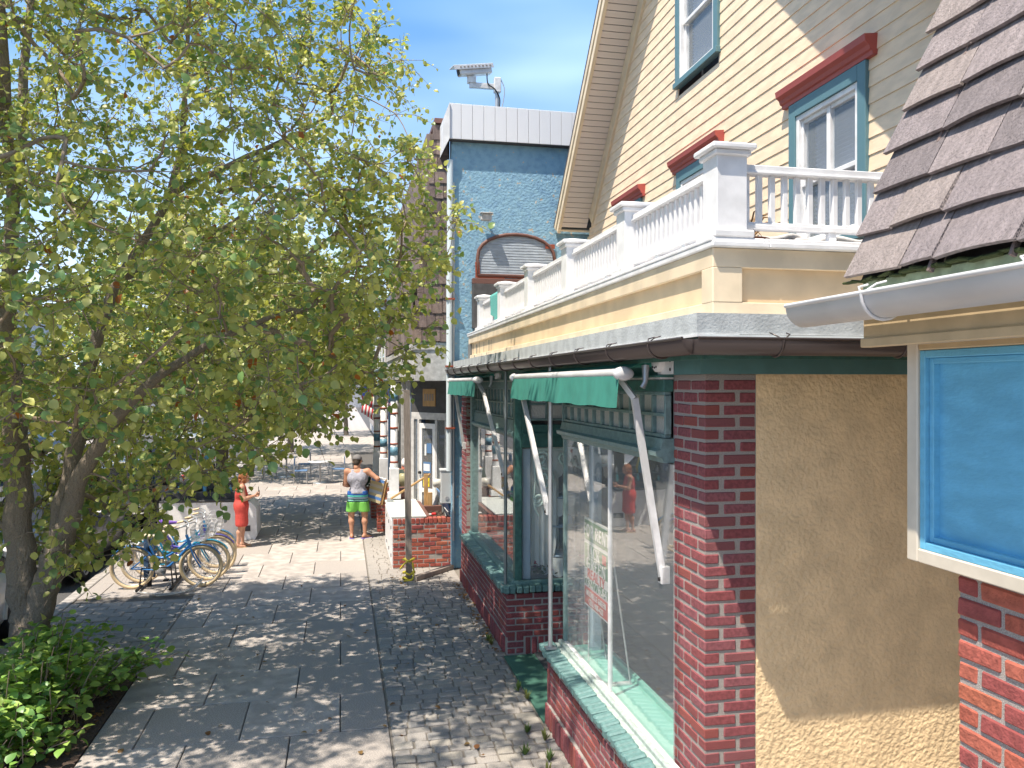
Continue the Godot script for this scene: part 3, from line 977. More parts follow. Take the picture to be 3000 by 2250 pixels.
func shop_front():
	var reds := palette("brick", 7)
	# near corner pier: whole bricks turn the corner
	var pier := node(shop, "brick_pier")
	pier.set_meta("label", "red brick corner pier")
	bx(pier, "mortar", Vector3(2.207, 0.0, -4.727), Vector3(2.5525, 3.36, -5.22), M.mortar, 0.0)
	for c in 43:
		var y := c * 0.0772 + 0.02
		var put := func(x0, x1, z0, z1):
			if y + 0.061 > 3.345:
				return
			var sz := Vector3(x1 - x0, 0.0605, z0 - z1)
			part(pier, "brick", worn_mesh(sz, 0.005, 0.0028), reds[rng.randi() % 7], Transform3D(Basis(Vector3.UP, rnd(-0.008, 0.008)) * Basis(Vector3.RIGHT, rnd(-0.004, 0.004)), Vector3((x0 + x1) * 0.5 + rnd(-0.002, 0.002), y + 0.0302 + rnd(-0.001, 0.001), (z0 + z1) * 0.5 + rnd(-0.002, 0.002))))
		if c % 2:
			put.call(2.2, 2.41, -4.72, -4.82)
			put.call(2.44, 2.545, -4.72, -4.82)
			put.call(2.2, 2.3, -4.835, -5.035)
			put.call(2.2, 2.3, -5.05, -5.2)
		else:
			put.call(2.2, 2.3, -4.72, -4.925)
			put.call(2.33, 2.545, -4.72, -4.82)
			put.call(2.2, 2.3, -4.94, -5.14)
			put.call(2.2, 2.3, -5.155, -5.21)
	# near display window
	var bay := node(shop, "near_display_window")
	bay.set_meta("label", "empty display window beside the corner pier")
	bx(bay, "soldier_mortar", Vector3(1.946, 0.0, -4.905), Vector3(1.99, 0.212, -7.72), M.mortar, 0.0)
	bx(bay, "base", Vector3(1.9685, 0.0, -4.91), Vector3(2.2, 0.70, -7.73), M.mortar, 0.0)
	bricks(bay, Vector3(1.96, 0, -7.735), Vector3.BACK, Vector3.LEFT, 2.83, 0.222, 6, reds)
	soldier_row(bay, Vector3(1.935, 0, -7.735), Vector3.BACK, Vector3.LEFT, 2.83, reds)
	bricks(bay, Vector3(2.2, 0, -7.735), Vector3.LEFT, Vector3.FORWARD, 0.24, 0.02, 8, reds)
	sill_row(bay, Vector3(1.885, 0.745, -7.79), Vector3.BACK, Vector3.LEFT, 2.88, 0.15, 0.07, M.sill)
	bx(bay, "sill_rail", Vector3(2.0, 0.69, -7.78), Vector3(2.11, 0.765, -4.93), M.sill_pale, 0.006)
	bx(bay, "sill_rail", Vector3(2.08, 0.74, -7.775), Vector3(2.125, 0.80, -4.93), M.sill_pale, 0.008)
	bx(bay, "sill_rail", Vector3(2.126, 0.74, -7.77), Vector3(2.175, 0.785, -4.93), M.white, 0.004)
	bx(bay, "display_shelf", Vector3(2.18, 0.70, -7.76), Vector3(2.52, 0.735, -4.95), M.mint, 0.004)
	bx(bay, "shelf_step", Vector3(2.48, 0.736, -7.7), Vector3(2.52, 0.775, -5.0), M.mint, 0.004)
	bx(bay, "back_shelf", Vector3(3.35, 0.74, -7.7), Vector3(3.5, 0.95, -4.95), M.mint, 0.004)
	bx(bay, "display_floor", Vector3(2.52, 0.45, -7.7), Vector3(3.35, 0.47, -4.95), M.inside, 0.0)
	bx(bay, "pane", Vector3(2.148, 0.785, -7.735), Vector3(2.154, 2.765, -6.405), M.glass, 0.0)
	bx(bay, "pane", Vector3(2.148, 0.785, -6.385), Vector3(2.154, 2.765, -5.07), M.glass, 0.0)
	bx(bay, "mullion", Vector3(2.135, 0.785, -6.407), Vector3(2.165, 2.765, -6.383), M.alu, 0.003)
	bx(bay, "corner_stile", Vector3(2.13, 0.785, -7.775), Vector3(2.17, 2.765, -7.735), M.grey_green, 0.004)
	bx(bay, "return_pane", Vector3(2.175, 0.785, -7.757), Vector3(3.4, 2.765, -7.751), M.glass, 0.0)
	bx(bay, "inner_post", Vector3(2.36, 0.736, -7.66), Vector3(2.46, 2.8, -7.56), M.pale_blue, 0.006)
	bx(bay, "inner_post", Vector3(3.36, 0.95, -6.2), Vector3(3.42, 2.8, -6.1), M.pale_blue, 0.006)
	bx(bay, "inner_post", Vector3(3.36, 0.95, -5.6), Vector3(3.42, 2.8, -5.52), M.pale_blue, 0.006)
	# header: moulded beam, transom lights, trim
	var hs := Shape.new()
	var hp := PackedVector2Array([Vector2(2.22, 2.765), Vector2(2.13, 2.765), Vector2(2.12, 2.795), Vector2(2.075, 2.815), Vector2(2.07, 2.845), Vector2(2.11, 2.86), Vector2(2.125, 2.93), Vector2(2.22, 2.93)])
	hs.extrude(hp, 2.6, Transform3D(Basis(), Vector3(0, 0, -6.5)))
	part(bay, "header", hs.done(), M.grey_green)
	transom(bay, Vector3(2.165, 2.945, -7.78), Vector3(2.165, 3.235, -5.22), 11, Vector3.LEFT)
	bx(bay, "transom_stile", Vector3(2.13, 2.93, -7.81), Vector3(2.19, 3.25, -7.78), M.grey_green)
	bx(bay, "transom_head", Vector3(2.13, 3.248, -7.8), Vector3(2.2, 3.33, -5.2), M.dark_green)
	bx(bay, "trim_strip", Vector3(2.10, 3.332, -14.2), Vector3(2.2, 3.345, -5.2), M.offwhite, 0.0)
	bx(bay, "trim_strip", Vector3(2.085, 3.346, -14.2), Vector3(2.2, 3.359, -5.2), M.dark_green, 0.0)
	# far display window, with its side towards the entry
	var fb := node(shop, "far_display_window")
	fb.set_meta("label", "display window with lace curtain beyond the entry")
	bx(fb, "soldier_mortar", Vector3(1.956, 0.0, -9.87), Vector3(1.99, 0.212, -13.59), M.mortar, 0.0)
	bx(fb, "base", Vector3(1.9685, 0.0, -9.758), Vector3(3.2, 0.74, -13.6), M.mortar, 0.0)
	bricks(fb, Vector3(1.96, 0, -13.6), Vector3.BACK, Vector3.LEFT, 3.85, 0.222, 7, reds)
	soldier_row(fb, Vector3(1.945, 0, -13.6), Vector3.BACK, Vector3.LEFT, 3.74, reds)
	bricks(fb, Vector3(1.975, 0, -9.75), Vector3.RIGHT, Vector3.BACK, 1.2, 0.222, 7, reds, {"phase": 1})
	bricks(fb, Vector3(1.975, 0, -9.75), Vector3.RIGHT, Vector3.BACK, 0.2, 0.02, 3, reds, {"phase": 1})
	soldier_row(fb, Vector3(2.19, 0, -9.75), Vector3.RIGHT, Vector3.BACK, 0.98, reds)
	sill_row(fb, Vector3(1.90, 0.815, -13.3), Vector3.BACK, Vector3.LEFT, 3.56, 0.19, 0.085, M.sill)
	sill_row(fb, Vector3(1.92, 0.81, -9.70), Vector3.RIGHT, Vector3.BACK, 1.2, 0.16, 0.085, M.sill)
	bx(fb, "sill_rail", Vector3(2.04, 0.82, -13.3), Vector3(2.13, 0.90, -9.84), M.sill, 0.008)
	bx(fb, "sill_rail", Vector3(2.04, 0.82, -9.83), Vector3(3.3, 0.895, -9.78), M.sill, 0.008)
	bx(fb, "corner_post", Vector3(2.08, 0.88, -9.93), Vector3(2.17, 3.33, -9.81), M.dark_green, 0.006)
	bx(fb, "end_post", Vector3(2.07, 0.88, -13.3), Vector3(2.18, 3.33, -13.12), M.grey_green, 0.006)
	bx(fb, "pane", Vector3(2.122, 0.9, -13.12), Vector3(2.128, 2.62, -9.93), M.glass, 0.0)
	bx(fb, "return_pane", Vector3(2.17, 0.895, -9.868), Vector3(3.4, 2.52, -9.862), M.glass, 0.0)
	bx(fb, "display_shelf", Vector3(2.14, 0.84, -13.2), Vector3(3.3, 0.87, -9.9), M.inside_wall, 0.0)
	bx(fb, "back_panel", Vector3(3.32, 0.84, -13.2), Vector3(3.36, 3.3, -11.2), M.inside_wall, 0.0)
	var fh := Shape.new()
	fh.extrude(PackedVector2Array([Vector2(2.2, 2.62), Vector2(2.11, 2.62), Vector2(2.06, 2.66), Vector2(2.06, 2.69), Vector2(2.1, 2.71), Vector2(2.11, 2.85), Vector2(2.2, 2.85)]), 3.2, Transform3D(Basis(), Vector3(0, 0, -11.53)))
	part(fb, "header", fh.done(), M.grey_green)
	transom(fb, Vector3(2.14, 2.87, -13.1), Vector3(2.14, 3.24, -9.95), 13, Vector3.LEFT)
	bx(fb, "transom_head", Vector3(2.11, 3.255, -13.3), Vector3(2.2, 3.33, -9.93), M.grey_green)
	bx(fb, "return_header", Vector3(2.17, 2.52, -9.9), Vector3(4.0, 2.80, -9.80), M.dark_green)
	bx(fb, "return_header", Vector3(2.171, 2.66, -9.80), Vector3(4.0, 2.70, -9.76), M.dark_green)
	transom(fb, Vector3(2.27, 2.86, -9.85), Vector3(3.35, 3.24, -9.85), 5, Vector3.BACK)
	bx(fb, "return_head", Vector3(2.17, 3.255, -9.9), Vector3(4.0, 3.33, -9.80), M.dark_green)
	bx(fb, "return_stile", Vector3(2.171, 2.80, -9.895), Vector3(2.255, 3.255, -9.803), M.dark_green)
	bx(fb, "inner_post", Vector3(2.19, 0.872, -10.0), Vector3(2.30, 2.5, -9.9), M.pale_blue, 0.01)
	# entry door at the back of the recess
	var dr := node(shop, "door")
	bx(dr, "frame", Vector3(4.18, 0.0, -7.8), Vector3(4.26, 3.3, -9.7), M.dark_green)
	bx(dr, "pane", Vector3(4.165, 0.7, -8.1), Vector3(4.172, 2.4, -9.3), M.glass, 0.0)
	# far pier
	var fp := node(shop, "brick_pier")
	bx(fp, "mortar", Vector3(2.058, 0.0, -13.62), Vector3(2.4, 3.33, -14.15), M.mortar, 0.0)
	bricks(fp, Vector3(2.05, 0, -14.15), Vector3.BACK, Vector3.LEFT, 0.53, 0.02, 42, reds)
	bricks(fp, Vector3(2.155, 0, -13.61), Vector3.RIGHT, Vector3.BACK, 0.1, 0.90, 31, reds)
	# two thin poles standing on the sill corners
	for pz in [[1.945, -7.55, 0.80], [1.965, -9.82, 0.85]]:
		var p := node(shop, "pole")
		rod(p, "tube", [Vector3(pz[0], pz[2], pz[1]), Vector3(pz[0], 3.56, pz[1])], 0.021, M.pole if pz[1] < -9.0 else M.steel, 10)
		bx(p, "foot_plate", Vector3(pz[0] - 0.05, pz[2] - 0.012, pz[1] - 0.05), Vector3(pz[0] + 0.05, pz[2], pz[1] + 0.05), M.steel, 0.0)
	awning("green retracted awning with pleated valance over the near display window", -5.28, -8.75, 1.86, 3.375, [[Vector3(1.9, 3.33, -5.42), Vector3(1.98, 3.2, -5.36), Vector3(2.16, 1.98, -5.30)], [Vector3(1.88, 3.3, -8.6), Vector3(1.93, 2.1, -7.6)]])
	awning("green retracted awning over the far display window beside the downpipe", -11.15, -13.9, 1.83, 3.36, [[Vector3(1.87, 3.32, -11.3), Vector3(1.93, 3.18, -11.2), Vector3(1.97, 2.2, -9.98)], [Vector3(1.85, 3.28, -13.6), Vector3(2.02, 2.25, -13.7)]])
	sign_and_display()

func awning(label: String, z0: float, z1: float, x: float, y: float, arms: Array):
	var a := thing("awning", label, "awning", Vector3(0, 0, 0), "green awnings over the shop windows")
	# front bar with end caps
	rod(a, "front_bar", [Vector3(x, y, z0), Vector3(x, y, z1)], 0.032, M.alu, 12)
	for z in [z0, z1]:
		var cp := Shape.new()
		cp.lathe(Vector3.ZERO, [[0.0, -0.02], [0.05, -0.018], [0.062, 0.0], [0.05, 0.02], [0.0, 0.024]], 14, Basis(Vector3.RIGHT, PI / 2) * Basis.from_scale(Vector3(1.25, 1, 0.8)))
		part(a, "end_cap", cp.done(), M.alu, Transform3D(Basis(), Vector3(x + 0.01, y - 0.005, z)))
	# hanging valance with soft pleats and a scalloped hem
	var v := Shape.new()
	v.smooth(true)
	var n := 70
	var rows := 5
	var g := []
	for k in n + 1:
		var col := []
		var t := float(k) / n
		for r in rows + 1:
			var q := float(r) / rows
			var w := sin(t * 41.0) * 0.6 + sin(t * 97.0 + 1.3) * 0.35 + sin(t * 23.0 + 0.5) * 0.5
			var hem := 0.215 + 0.005 * sin(t * 31.0)
			col.append(Vector3(x - 0.028 - 0.022 * q + 0.010 * w * q, y - 0.02 - hem * q, lerpf(z0 + 0.02, z1 + 0.0, t) + 0.006 * q * sin(t * 60.0)))
		g.append(col)
	for k in n:
		for r in rows:
			v.quad(g[k][r], g[k][r + 1], g[k + 1][r + 1], g[k + 1][r])
	part(a, "valance", v.done(), M.awning)
	# short stretch of cloth up to the roller on the fascia
	var c := Shape.new()
	c.smooth(true)
	for k in 12:
		var za := lerpf(z0 + 0.02, z1 + 0.02, k / 12.0)
		var zb := lerpf(z0 + 0.02, z1 + 0.02, (k + 1) / 12.0)
		for r in 3:
			var q0 := r / 3.0
			var q1 := (r + 1) / 3.0
			var f := func(q, z): return Vector3(lerpf(x + 0.01, 2.04, q), y + 0.03 + 0.085 * q - 0.02 * sin(PI * q), z)
			c.quad(f.call(q0, za), f.call(q0, zb), f.call(q1, zb), f.call(q1, za))
	part(a, "cloth", c.done(), M.awning)
	rod(a, "roller", [Vector3(2.055, y + 0.085, z0 + 0.02), Vector3(2.055, y + 0.085, z1 + 0.02)], 0.045, M.awning, 12)
	# end plate with holes and hub
	var br := node(a, "bracket")
	bx(br, "plate", Vector3(2.108, y - 0.01, z0 + 0.28), Vector3(2.118, y + 0.17, z0 + 0.02), M.alu, 0.003)
	var hub := Shape.new()
	hub.lathe(Vector3.ZERO, [[0.075, 0.0], [0.075, 0.035], [0.06, 0.045], [0.0, 0.045]], 18, Basis(Vector3.BACK, PI / 2))
	part(br, "hub", hub.done(), M.alu, Transform3D(Basis(), Vector3(2.108, y + 0.08, z0 + 0.08)))
	for e in [[0.24, 0.02], [0.24, 0.08], [0.24, 0.14], [0.11, 0.12], [0.08, 0.125], [0.05, 0.12], [0.11, 0.04], [0.08, 0.035], [0.05, 0.04], [0.08, 0.08]]:
		var at := 2.06 if e[0] < 0.2 else 2.1065
		rod(br, "hole", [Vector3(at + 0.003, y + e[1], z0 + e[0]), Vector3(at - 0.0015, y + e[1], z0 + e[0])], 0.012 if e[0] > 0.2 else 0.007, M.black, 8)
	rod(br, "crank_eye", [Vector3(2.03, y + 0.05, z0 + 0.0), Vector3(2.02, y - 0.06, z0 + 0.02), Vector3(2.0, y - 0.1, z0 + 0.02)], [0.028, 0.018, 0.02], M.steel, 10)
	for pts in arms:
		var am := node(a, "arm")
		var s := Shape.new()
		for k in pts.size() - 1:
			bar(s, pts[k], pts[k + 1], 0.045, 0.035)
		part(am, "tube", s.done(), M.alu)
		var e: Vector3 = pts[-1]
		bx(am, "foot_bracket", e + Vector3(-0.02, -0.05, -0.03), e + Vector3(0.045, 0.07, 0.03), M.alu, 0.004)
		rod(am, "bolt", [e + Vector3(-0.03, -0.02, 0.0), e + Vector3(-0.015, -0.02, 0.0)], 0.014, M.black, 8)

func flowers(called: String, label: String, at: Vector3, n: int, spread: Vector3, cols: Array):
	var f := thing(called, label, "flowers", at)
	var lf := Shape.new()
	for k in n * 4:
		var p := Vector3(rnd(-1, 1) * spread.x, rnd(0.0, 0.8) * spread.y, rnd(-1, 1) * spread.z)
		var d := Vector3(rnd(-1, 1), rnd(0.1, 1), rnd(-1, 1)).normalized() * 0.055
		var w := d.cross(Vector3(rnd(-1, 1), 1, rnd(-1, 1))).normalized() * 0.022
		lf.quad(p, p + d * 0.5 + w, p + d, p + d * 0.5 - w)
	part(f, "leaves", lf.done(), mat("flower_leaf", Color(0.035, 0.09, 0.035), 0.6, {"two": true}))
	for k in n:
		var b := Shape.new()
		var r := rnd(0.035, 0.055)
		for ring in 2:
			for q in 7:
				var a := TAU * q / 7.0 + ring * 0.4
				var d := Vector3(cos(a), 0.35 + ring * 0.8, sin(a)).normalized() * r * (1.0 - ring * 0.3)
				var w := Vector3(-sin(a), 0, cos(a)) * r * 0.34
				b.quad(Vector3.ZERO, d * 0.6 + w, d, d * 0.6 - w)
		var c: Color = cols[k % cols.size()]
		part(f, "blossom", b.done(), mat("petal_%.2f_%.2f_%.2f" % [c.r, c.g, c.b], c, 0.7, {"two": true}), Transform3D(Basis.from_euler(Vector3(rnd(-0.8, 0.8), rnd(0, 6), rnd(-0.8, 0.8))), Vector3(rnd(-1, 1) * spread.x, rnd(0.5, 1.1) * spread.y, rnd(-1, 1) * spread.z)))

func sign_and_display():
	# letting board leaning inside the near window
	var sg := thing("letting_sign", "green and white FOR RENT board on metal legs behind the near display window glass", "sign", Vector3(2.215, 0.74, -6.96))
	var back := Basis(Vector3.UP, -PI / 2)
	var green := mat("sign_green", Color(0.11, 0.25, 0.11), 0.5)
	var redm := mat("sign_red", Color(0.62, 0.10, 0.06), 0.5)
	var wh := mat("sign_white", Color(0.78, 0.79, 0.76), 0.5)
	bx(sg, "board", Vector3(0.0, 0.52, -0.37), Vector3(0.02, 1.33, 0.37), wh, 0.003)
	bx(sg, "field", Vector3(-0.003, 1.13, -0.35), Vector3(0.0, 1.31, 0.35), green, 0.0)
	bx(sg, "field", Vector3(-0.003, 0.715, -0.35), Vector3(0.0, 1.095, 0.35), green, 0.0)
	bx(sg, "field", Vector3(-0.003, 0.54, -0.35), Vector3(0.0, 0.695, 0.35), redm, 0.0)
	bx(sg, "house_mark", Vector3(-0.006, 1.0, 0.18), Vector3(-0.003, 1.08, 0.28), redm, 0.0)
	bx(sg, "field", Vector3(-0.0045, 0.795, -0.345), Vector3(-0.001, 0.875, 0.345), wh, 0.0)
	for e in [["FOR RENT", 1.22, 0.115, wh, false, 1.0], ["JACK", 1.04, 0.105, wh, true, 1.0], ["GREEN", 0.93, 0.105, wh, true, 1.1], ["REALTY", 0.835, 0.085, redm, false, 1.25], ["732.776.64", 0.755, 0.075, wh, true, 1.2], ["MICHELLE GREEN", 0.65, 0.05, wh, false, 1.0], ["CELL 908-433", 0.58, 0.05, wh, false, 1.0]]:
		words(sg, "lettering", e[0], e[2], e[3], Transform3D(back, Vector3(-0.007, e[1], -0.07 if e[0] == "JACK" else 0.0)), e[4], e[5])
	for z in [-0.33, 0.33]:
		rod(sg, "leg", [Vector3(0.03, 0.0, z), Vector3(0.03, 1.3, z)], 0.008, M.alu, 6)
		rod(sg, "leg", [Vector3(0.2, 0.0, z), Vector3(0.04, 1.1, z)], 0.008, M.alu, 6)
	bx(sg, "foot_bar", Vector3(-0.01, 0.0, 0.28), Vector3(0.21, 0.012, 0.34), M.alu, 0.0)
	# lace in the entry-side window
	var lace := thing("lace_curtain", "white lace curtain with scrolled edge in the entry-side window", "curtain", Vector3(2.33, 0.9, -9.97))
	var lm := mat("lace", Color(0.76, 0.82, 0.79), 0.9, {"two": true, "back": Color(0.3, 0.33, 0.31)})
	var sh := Shape.new()
	sh.smooth(true)
	var pr := Vector3.ZERO
	for k in 31:
		var t := k / 30.0
		var p := Vector3(t * 0.36, 0.0, -0.05 + 0.022 * sin(t * 30.0) + 0.01 * sin(t * 71.0))
		if k > 0:
			var h0: float = 0.12 + 0.35 * smoothstep(0.72, 1.0, (k - 1) / 30.0)
			var h1: float = 0.12 + 0.35 * smoothstep(0.72, 1.0, t)
			sh.quad(Vector3(pr.x, h0, pr.z), Vector3(p.x, h1, p.z), Vector3(p.x, 1.6, p.z), Vector3(pr.x, 1.6, pr.z))
		pr = p
	part(lace, "drape", sh.done(), lm)
	var sw := Shape.new()
	sw.smooth(true)
	for k in 24:
		var f := func(t): return 1.22 + 0.16 * absf(sin(t * 9.0)) - 0.03 * sin(t * 40.0)
		var z := func(t): return -0.03 + 0.015 * sin(t * 44.0)
		var a := k / 24.0
		var b := (k + 1) / 24.0
		sw.quad(Vector3(a * 1.05, f.call(a), z.call(a)), Vector3(b * 1.05, f.call(b), z.call(b)), Vector3(b * 1.05, 1.62, z.call(b)), Vector3(a * 1.05, 1.62, z.call(a)))
	part(lace, "swag", sw.done(), lm)
	# scrolled fretwork bracket: spirals of flat white wood
	var fr := thing("fretwork", "pale green scrolled fretwork in the top corner of the entry-side window", "ornament", Vector3(2.31, 2.5, -9.915))
	var fm := mat("fret_paint", Color(0.58, 0.76, 0.69), 0.6)
	for e in [[0.13, -0.13, 0.10, 1.0, 0.0], [0.17, -0.38, 0.14, -1.0, 2.2], [0.09, -0.64, 0.08, 1.0, 4.0], [0.42, -0.12, 0.10, -1.0, 1.0], [0.66, -0.15, 0.12, 1.0, 3.0], [0.92, -0.14, 0.11, -1.0, 0.5]]:
		var pts := []
		for k in 26:
			var t := k / 25.0
			var an: float = e[4] + e[3] * t * 9.0
			pts.append(Vector3(e[0] + cos(an) * e[2] * (1.0 - t * 0.8), e[1] + sin(an) * e[2] * (1.0 - t * 0.8), 0.0))
		rod(fr, "scroll", pts, 0.02, fm, 6)
	rod(fr, "scroll", curve([Vector3(0.03, -0.02, 0), Vector3(0.05, -0.35, 0.0), Vector3(0.04, -0.7, 0), Vector3(0.1, -0.84, 0.0)]), 0.014, fm, 6)
	bx(fr, "top_strip", Vector3(0.0, -0.03, -0.008), Vector3(1.1, 0.0, 0.008), fm, 0.0)
	# tiered stand with cloth, bottles and flowers
	var ts := thing("tiered_stand", "blue tiered display stand with lace cloth in the entry-side window", "stand", Vector3(2.78, 0.87, -10.2))
	var bl := mat("stand_blue", Color(0.28, 0.40, 0.50), 0.5)
	for e in [[0.24, 0.22], [0.62, 0.24], [0.98, 0.2]]:
		var d := Shape.new()
		d.lathe(Vector3.ZERO, [[0.0, 0.0], [e[1], 0.0], [e[1] + 0.008, 0.012], [e[1], 0.025], [0.0, 0.025]], 24)
		part(ts, "tier", d.done(), bl, Transform3D(Basis(), Vector3(0, e[0], 0)))
	for a in 3:
		var q := Vector3(cos(a * 2.1 + 0.5), 0, sin(a * 2.1 + 0.5)) * 0.17
		rod(ts, "leg", [q, q + Vector3.UP * 0.98], 0.01, M.white, 6)
	for e in [[0.24, 0.25, 0.22], [0.98, 0.22, 0.2]]:
		var c := Shape.new()
		c.smooth(true)
		for k in 40:
			var f := func(kk, y):
				var an: float = TAU * kk / 40.0
				var r: float = e[1] + 0.02 * sin(an * 10.0) * (1.0 - y)
				return Vector3(cos(an) * r, e[0] - e[2] * (1.0 - y) + 0.03 * (1.0 - y) * sin(an * 7.0), -sin(an) * r)
			c.quad(f.call(k, 0.0), f.call(k + 1, 0.0), f.call(k + 1, 1.0), f.call(k, 1.0))
		part(ts, "lace_cloth", c.done(), lm)
	var i := 0
	for e in [[0.08, 0.645, 0.1, 0.14, "blue bottle on the middle tier of the display stand"], [-0.1, 0.645, 0.06, 0.12, "pale bottle on the middle tier, left of the blue one"], [0.02, 1.005, 0.08, 0.2, "tall figurine-like bottle on the top tier of the display stand"], [0.05, 0.265, 0.12, 0.24, "blue bottle on the lowest tier of the display stand"]]:
		var bt := Shape.new()
		bt.lathe(Vector3.ZERO, [[0.0, 0.0], [0.03, 0.0], [0.033, e[3] * 0.55], [0.012, e[3] * 0.75], [0.012, e[3]], [0.0, e[3]]], 12)
		var bb := part(self, "bottle", bt.done(), mat("bottle_%d" % i, [Color(0.12, 0.35, 0.62), Color(0.6, 0.6, 0.5), Color(0.5, 0.38, 0.3), Color(0.10, 0.32, 0.58)][i], 0.2), Transform3D(Basis(), Vector3(2.78 + e[0], 0.87 + e[1], -10.2 + e[2])))
		tag(bb, e[4], "bottle", "bottles on the display stand")
		i += 1
	flowers("flower_bunch", "pink and red flowers low behind the entry-side window pane", Vector3(2.55, 0.88, -10.05), 9, Vector3(0.22, 0.16, 0.08), [Color(0.55, 0.12, 0.35), Color(0.62, 0.25, 0.48), Color(0.5, 0.06, 0.1)])
	flowers("flower_bunch", "magenta flowers beside the stand at the inner end of the entry-side window", Vector3(3.05, 0.88, -10.03), 5, Vector3(0.1, 0.2, 0.06), [Color(0.6, 0.05, 0.3), Color(0.65, 0.2, 0.4)])
	flowers("flower_bunch", "pale peach flowers on the sill shelf behind the street-side pane", Vector3(2.4, 0.88, -11.3), 16, Vector3(0.16, 0.22, 0.9), [Color(0.68, 0.45, 0.33), Color(0.66, 0.32, 0.25), Color(0.66, 0.58, 0.45)])
	var lan := thing("hanging_lantern", "small glass lantern hanging on a chain in the entry-side window", "lantern", Vector3(2.98, 1.95, -10.1))
	var ls := Shape.new()
	ls.lathe(Vector3.ZERO, [[0.0, 0.0], [0.035, 0.03], [0.045, 0.08], [0.03, 0.12], [0.01, 0.14]], 10)
	part(lan, "globe", ls.done(), mat("lantern_glass", Color(0.55, 0.5, 0.35), 0.2))
	rod(lan, "chain", [Vector3(0, 0.14, 0), Vector3(0, 0.5, 0)], 0.006, M.steel, 5)
	# things on the balcony
	var tw := thing("towel", "turquoise towel hung over the far stretch of balcony railing", "towel", Vector3(2.335, 4.19, -12.2))
	var t2 := Shape.new()
	t2.smooth(true)
	for k in 16:
		for r in 10:
			var f := func(kk, rr):
				var u: float = kk / 16.0
				var v: float = rr / 10.0
				var x: float = -0.062 - 0.012 * sin(u * 17.0) * v
				return Vector3(x, 0.488 - v * (0.36 + 0.06 * sin(u * 5.0)), 0.38 - u * 0.78)
			t2.quad(f.call(k, r), f.call(k + 1, r), f.call(k + 1, r + 1), f.call(k, r + 1))
		var g := func(kk): return 0.38 - kk / 16.0 * 0.78
		t2.quad(Vector3(-0.062, 0.488, g.call(k)), Vector3(0.07, 0.492, g.call(k)), Vector3(0.07, 0.492, g.call(k + 1)), Vector3(-0.062, 0.488, g.call(k + 1)))
		t2.quad(Vector3(0.07, 0.492, g.call(k)), Vector3(0.075, 0.2, g.call(k)), Vector3(0.075, 0.2, g.call(k + 1)), Vector3(0.07, 0.492, g.call(k + 1)))
	part(tw, "cloth", t2.done(), mat("towel", Color(0.16, 0.55, 0.50), 0.95, {"two": true, "tex": noises.speck, "nrm": noises.lumps, "s": Vector3.ONE * 6.0, "nstr": 0.8}))
	var dp := thing("dried_plant", "dry brown plant in a low pot behind the balcony's side railing", "plant", Vector3(2.62, 4.15, -4.98))
	var pot := Shape.new()
	pot.lathe(Vector3.ZERO, [[0.0, 0.0], [0.1, 0.0], [0.14, 0.1], [0.15, 0.1], [0.12, 0.09], [0.0, 0.09]], 16)
	part(dp, "pot", pot.done(), mat("terracotta", Color(0.38, 0.15, 0.08), 0.8))
	var dl := Shape.new()
	for k in 26:
		var a := rnd(0, TAU)
		var tip := Vector3(cos(a) * rnd(0.08, 0.24), rnd(0.08, 0.3), sin(a) * rnd(0.06, 0.2))
		dl.tube([Vector3(0, 0.08, 0), tip * 0.6 + Vector3(0, 0.1, 0), tip], [0.008, 0.007, 0.002], 4)
	part(dp, "stems", dl.done(), mat("dry_stem", Color(0.28, 0.17, 0.08), 0.9))
	var rp := thing("rope_bundle", "pale coiled rope lying behind the side railing near the shingled roof", "rope", Vector3(3.2, 4.15, -4.98))
	for k in 4:
		var pts := []
		for q in 30:
			var t := q / 29.0
			pts.append(Vector3(-0.5 + t * 1.1, 0.03 + 0.03 * k + 0.015 * sin(t * 22.0 + k), 0.04 * sin(t * 13.0 + k * 2.0)))
		rod(rp, "strand", pts, 0.02, M.offwhite, 6)

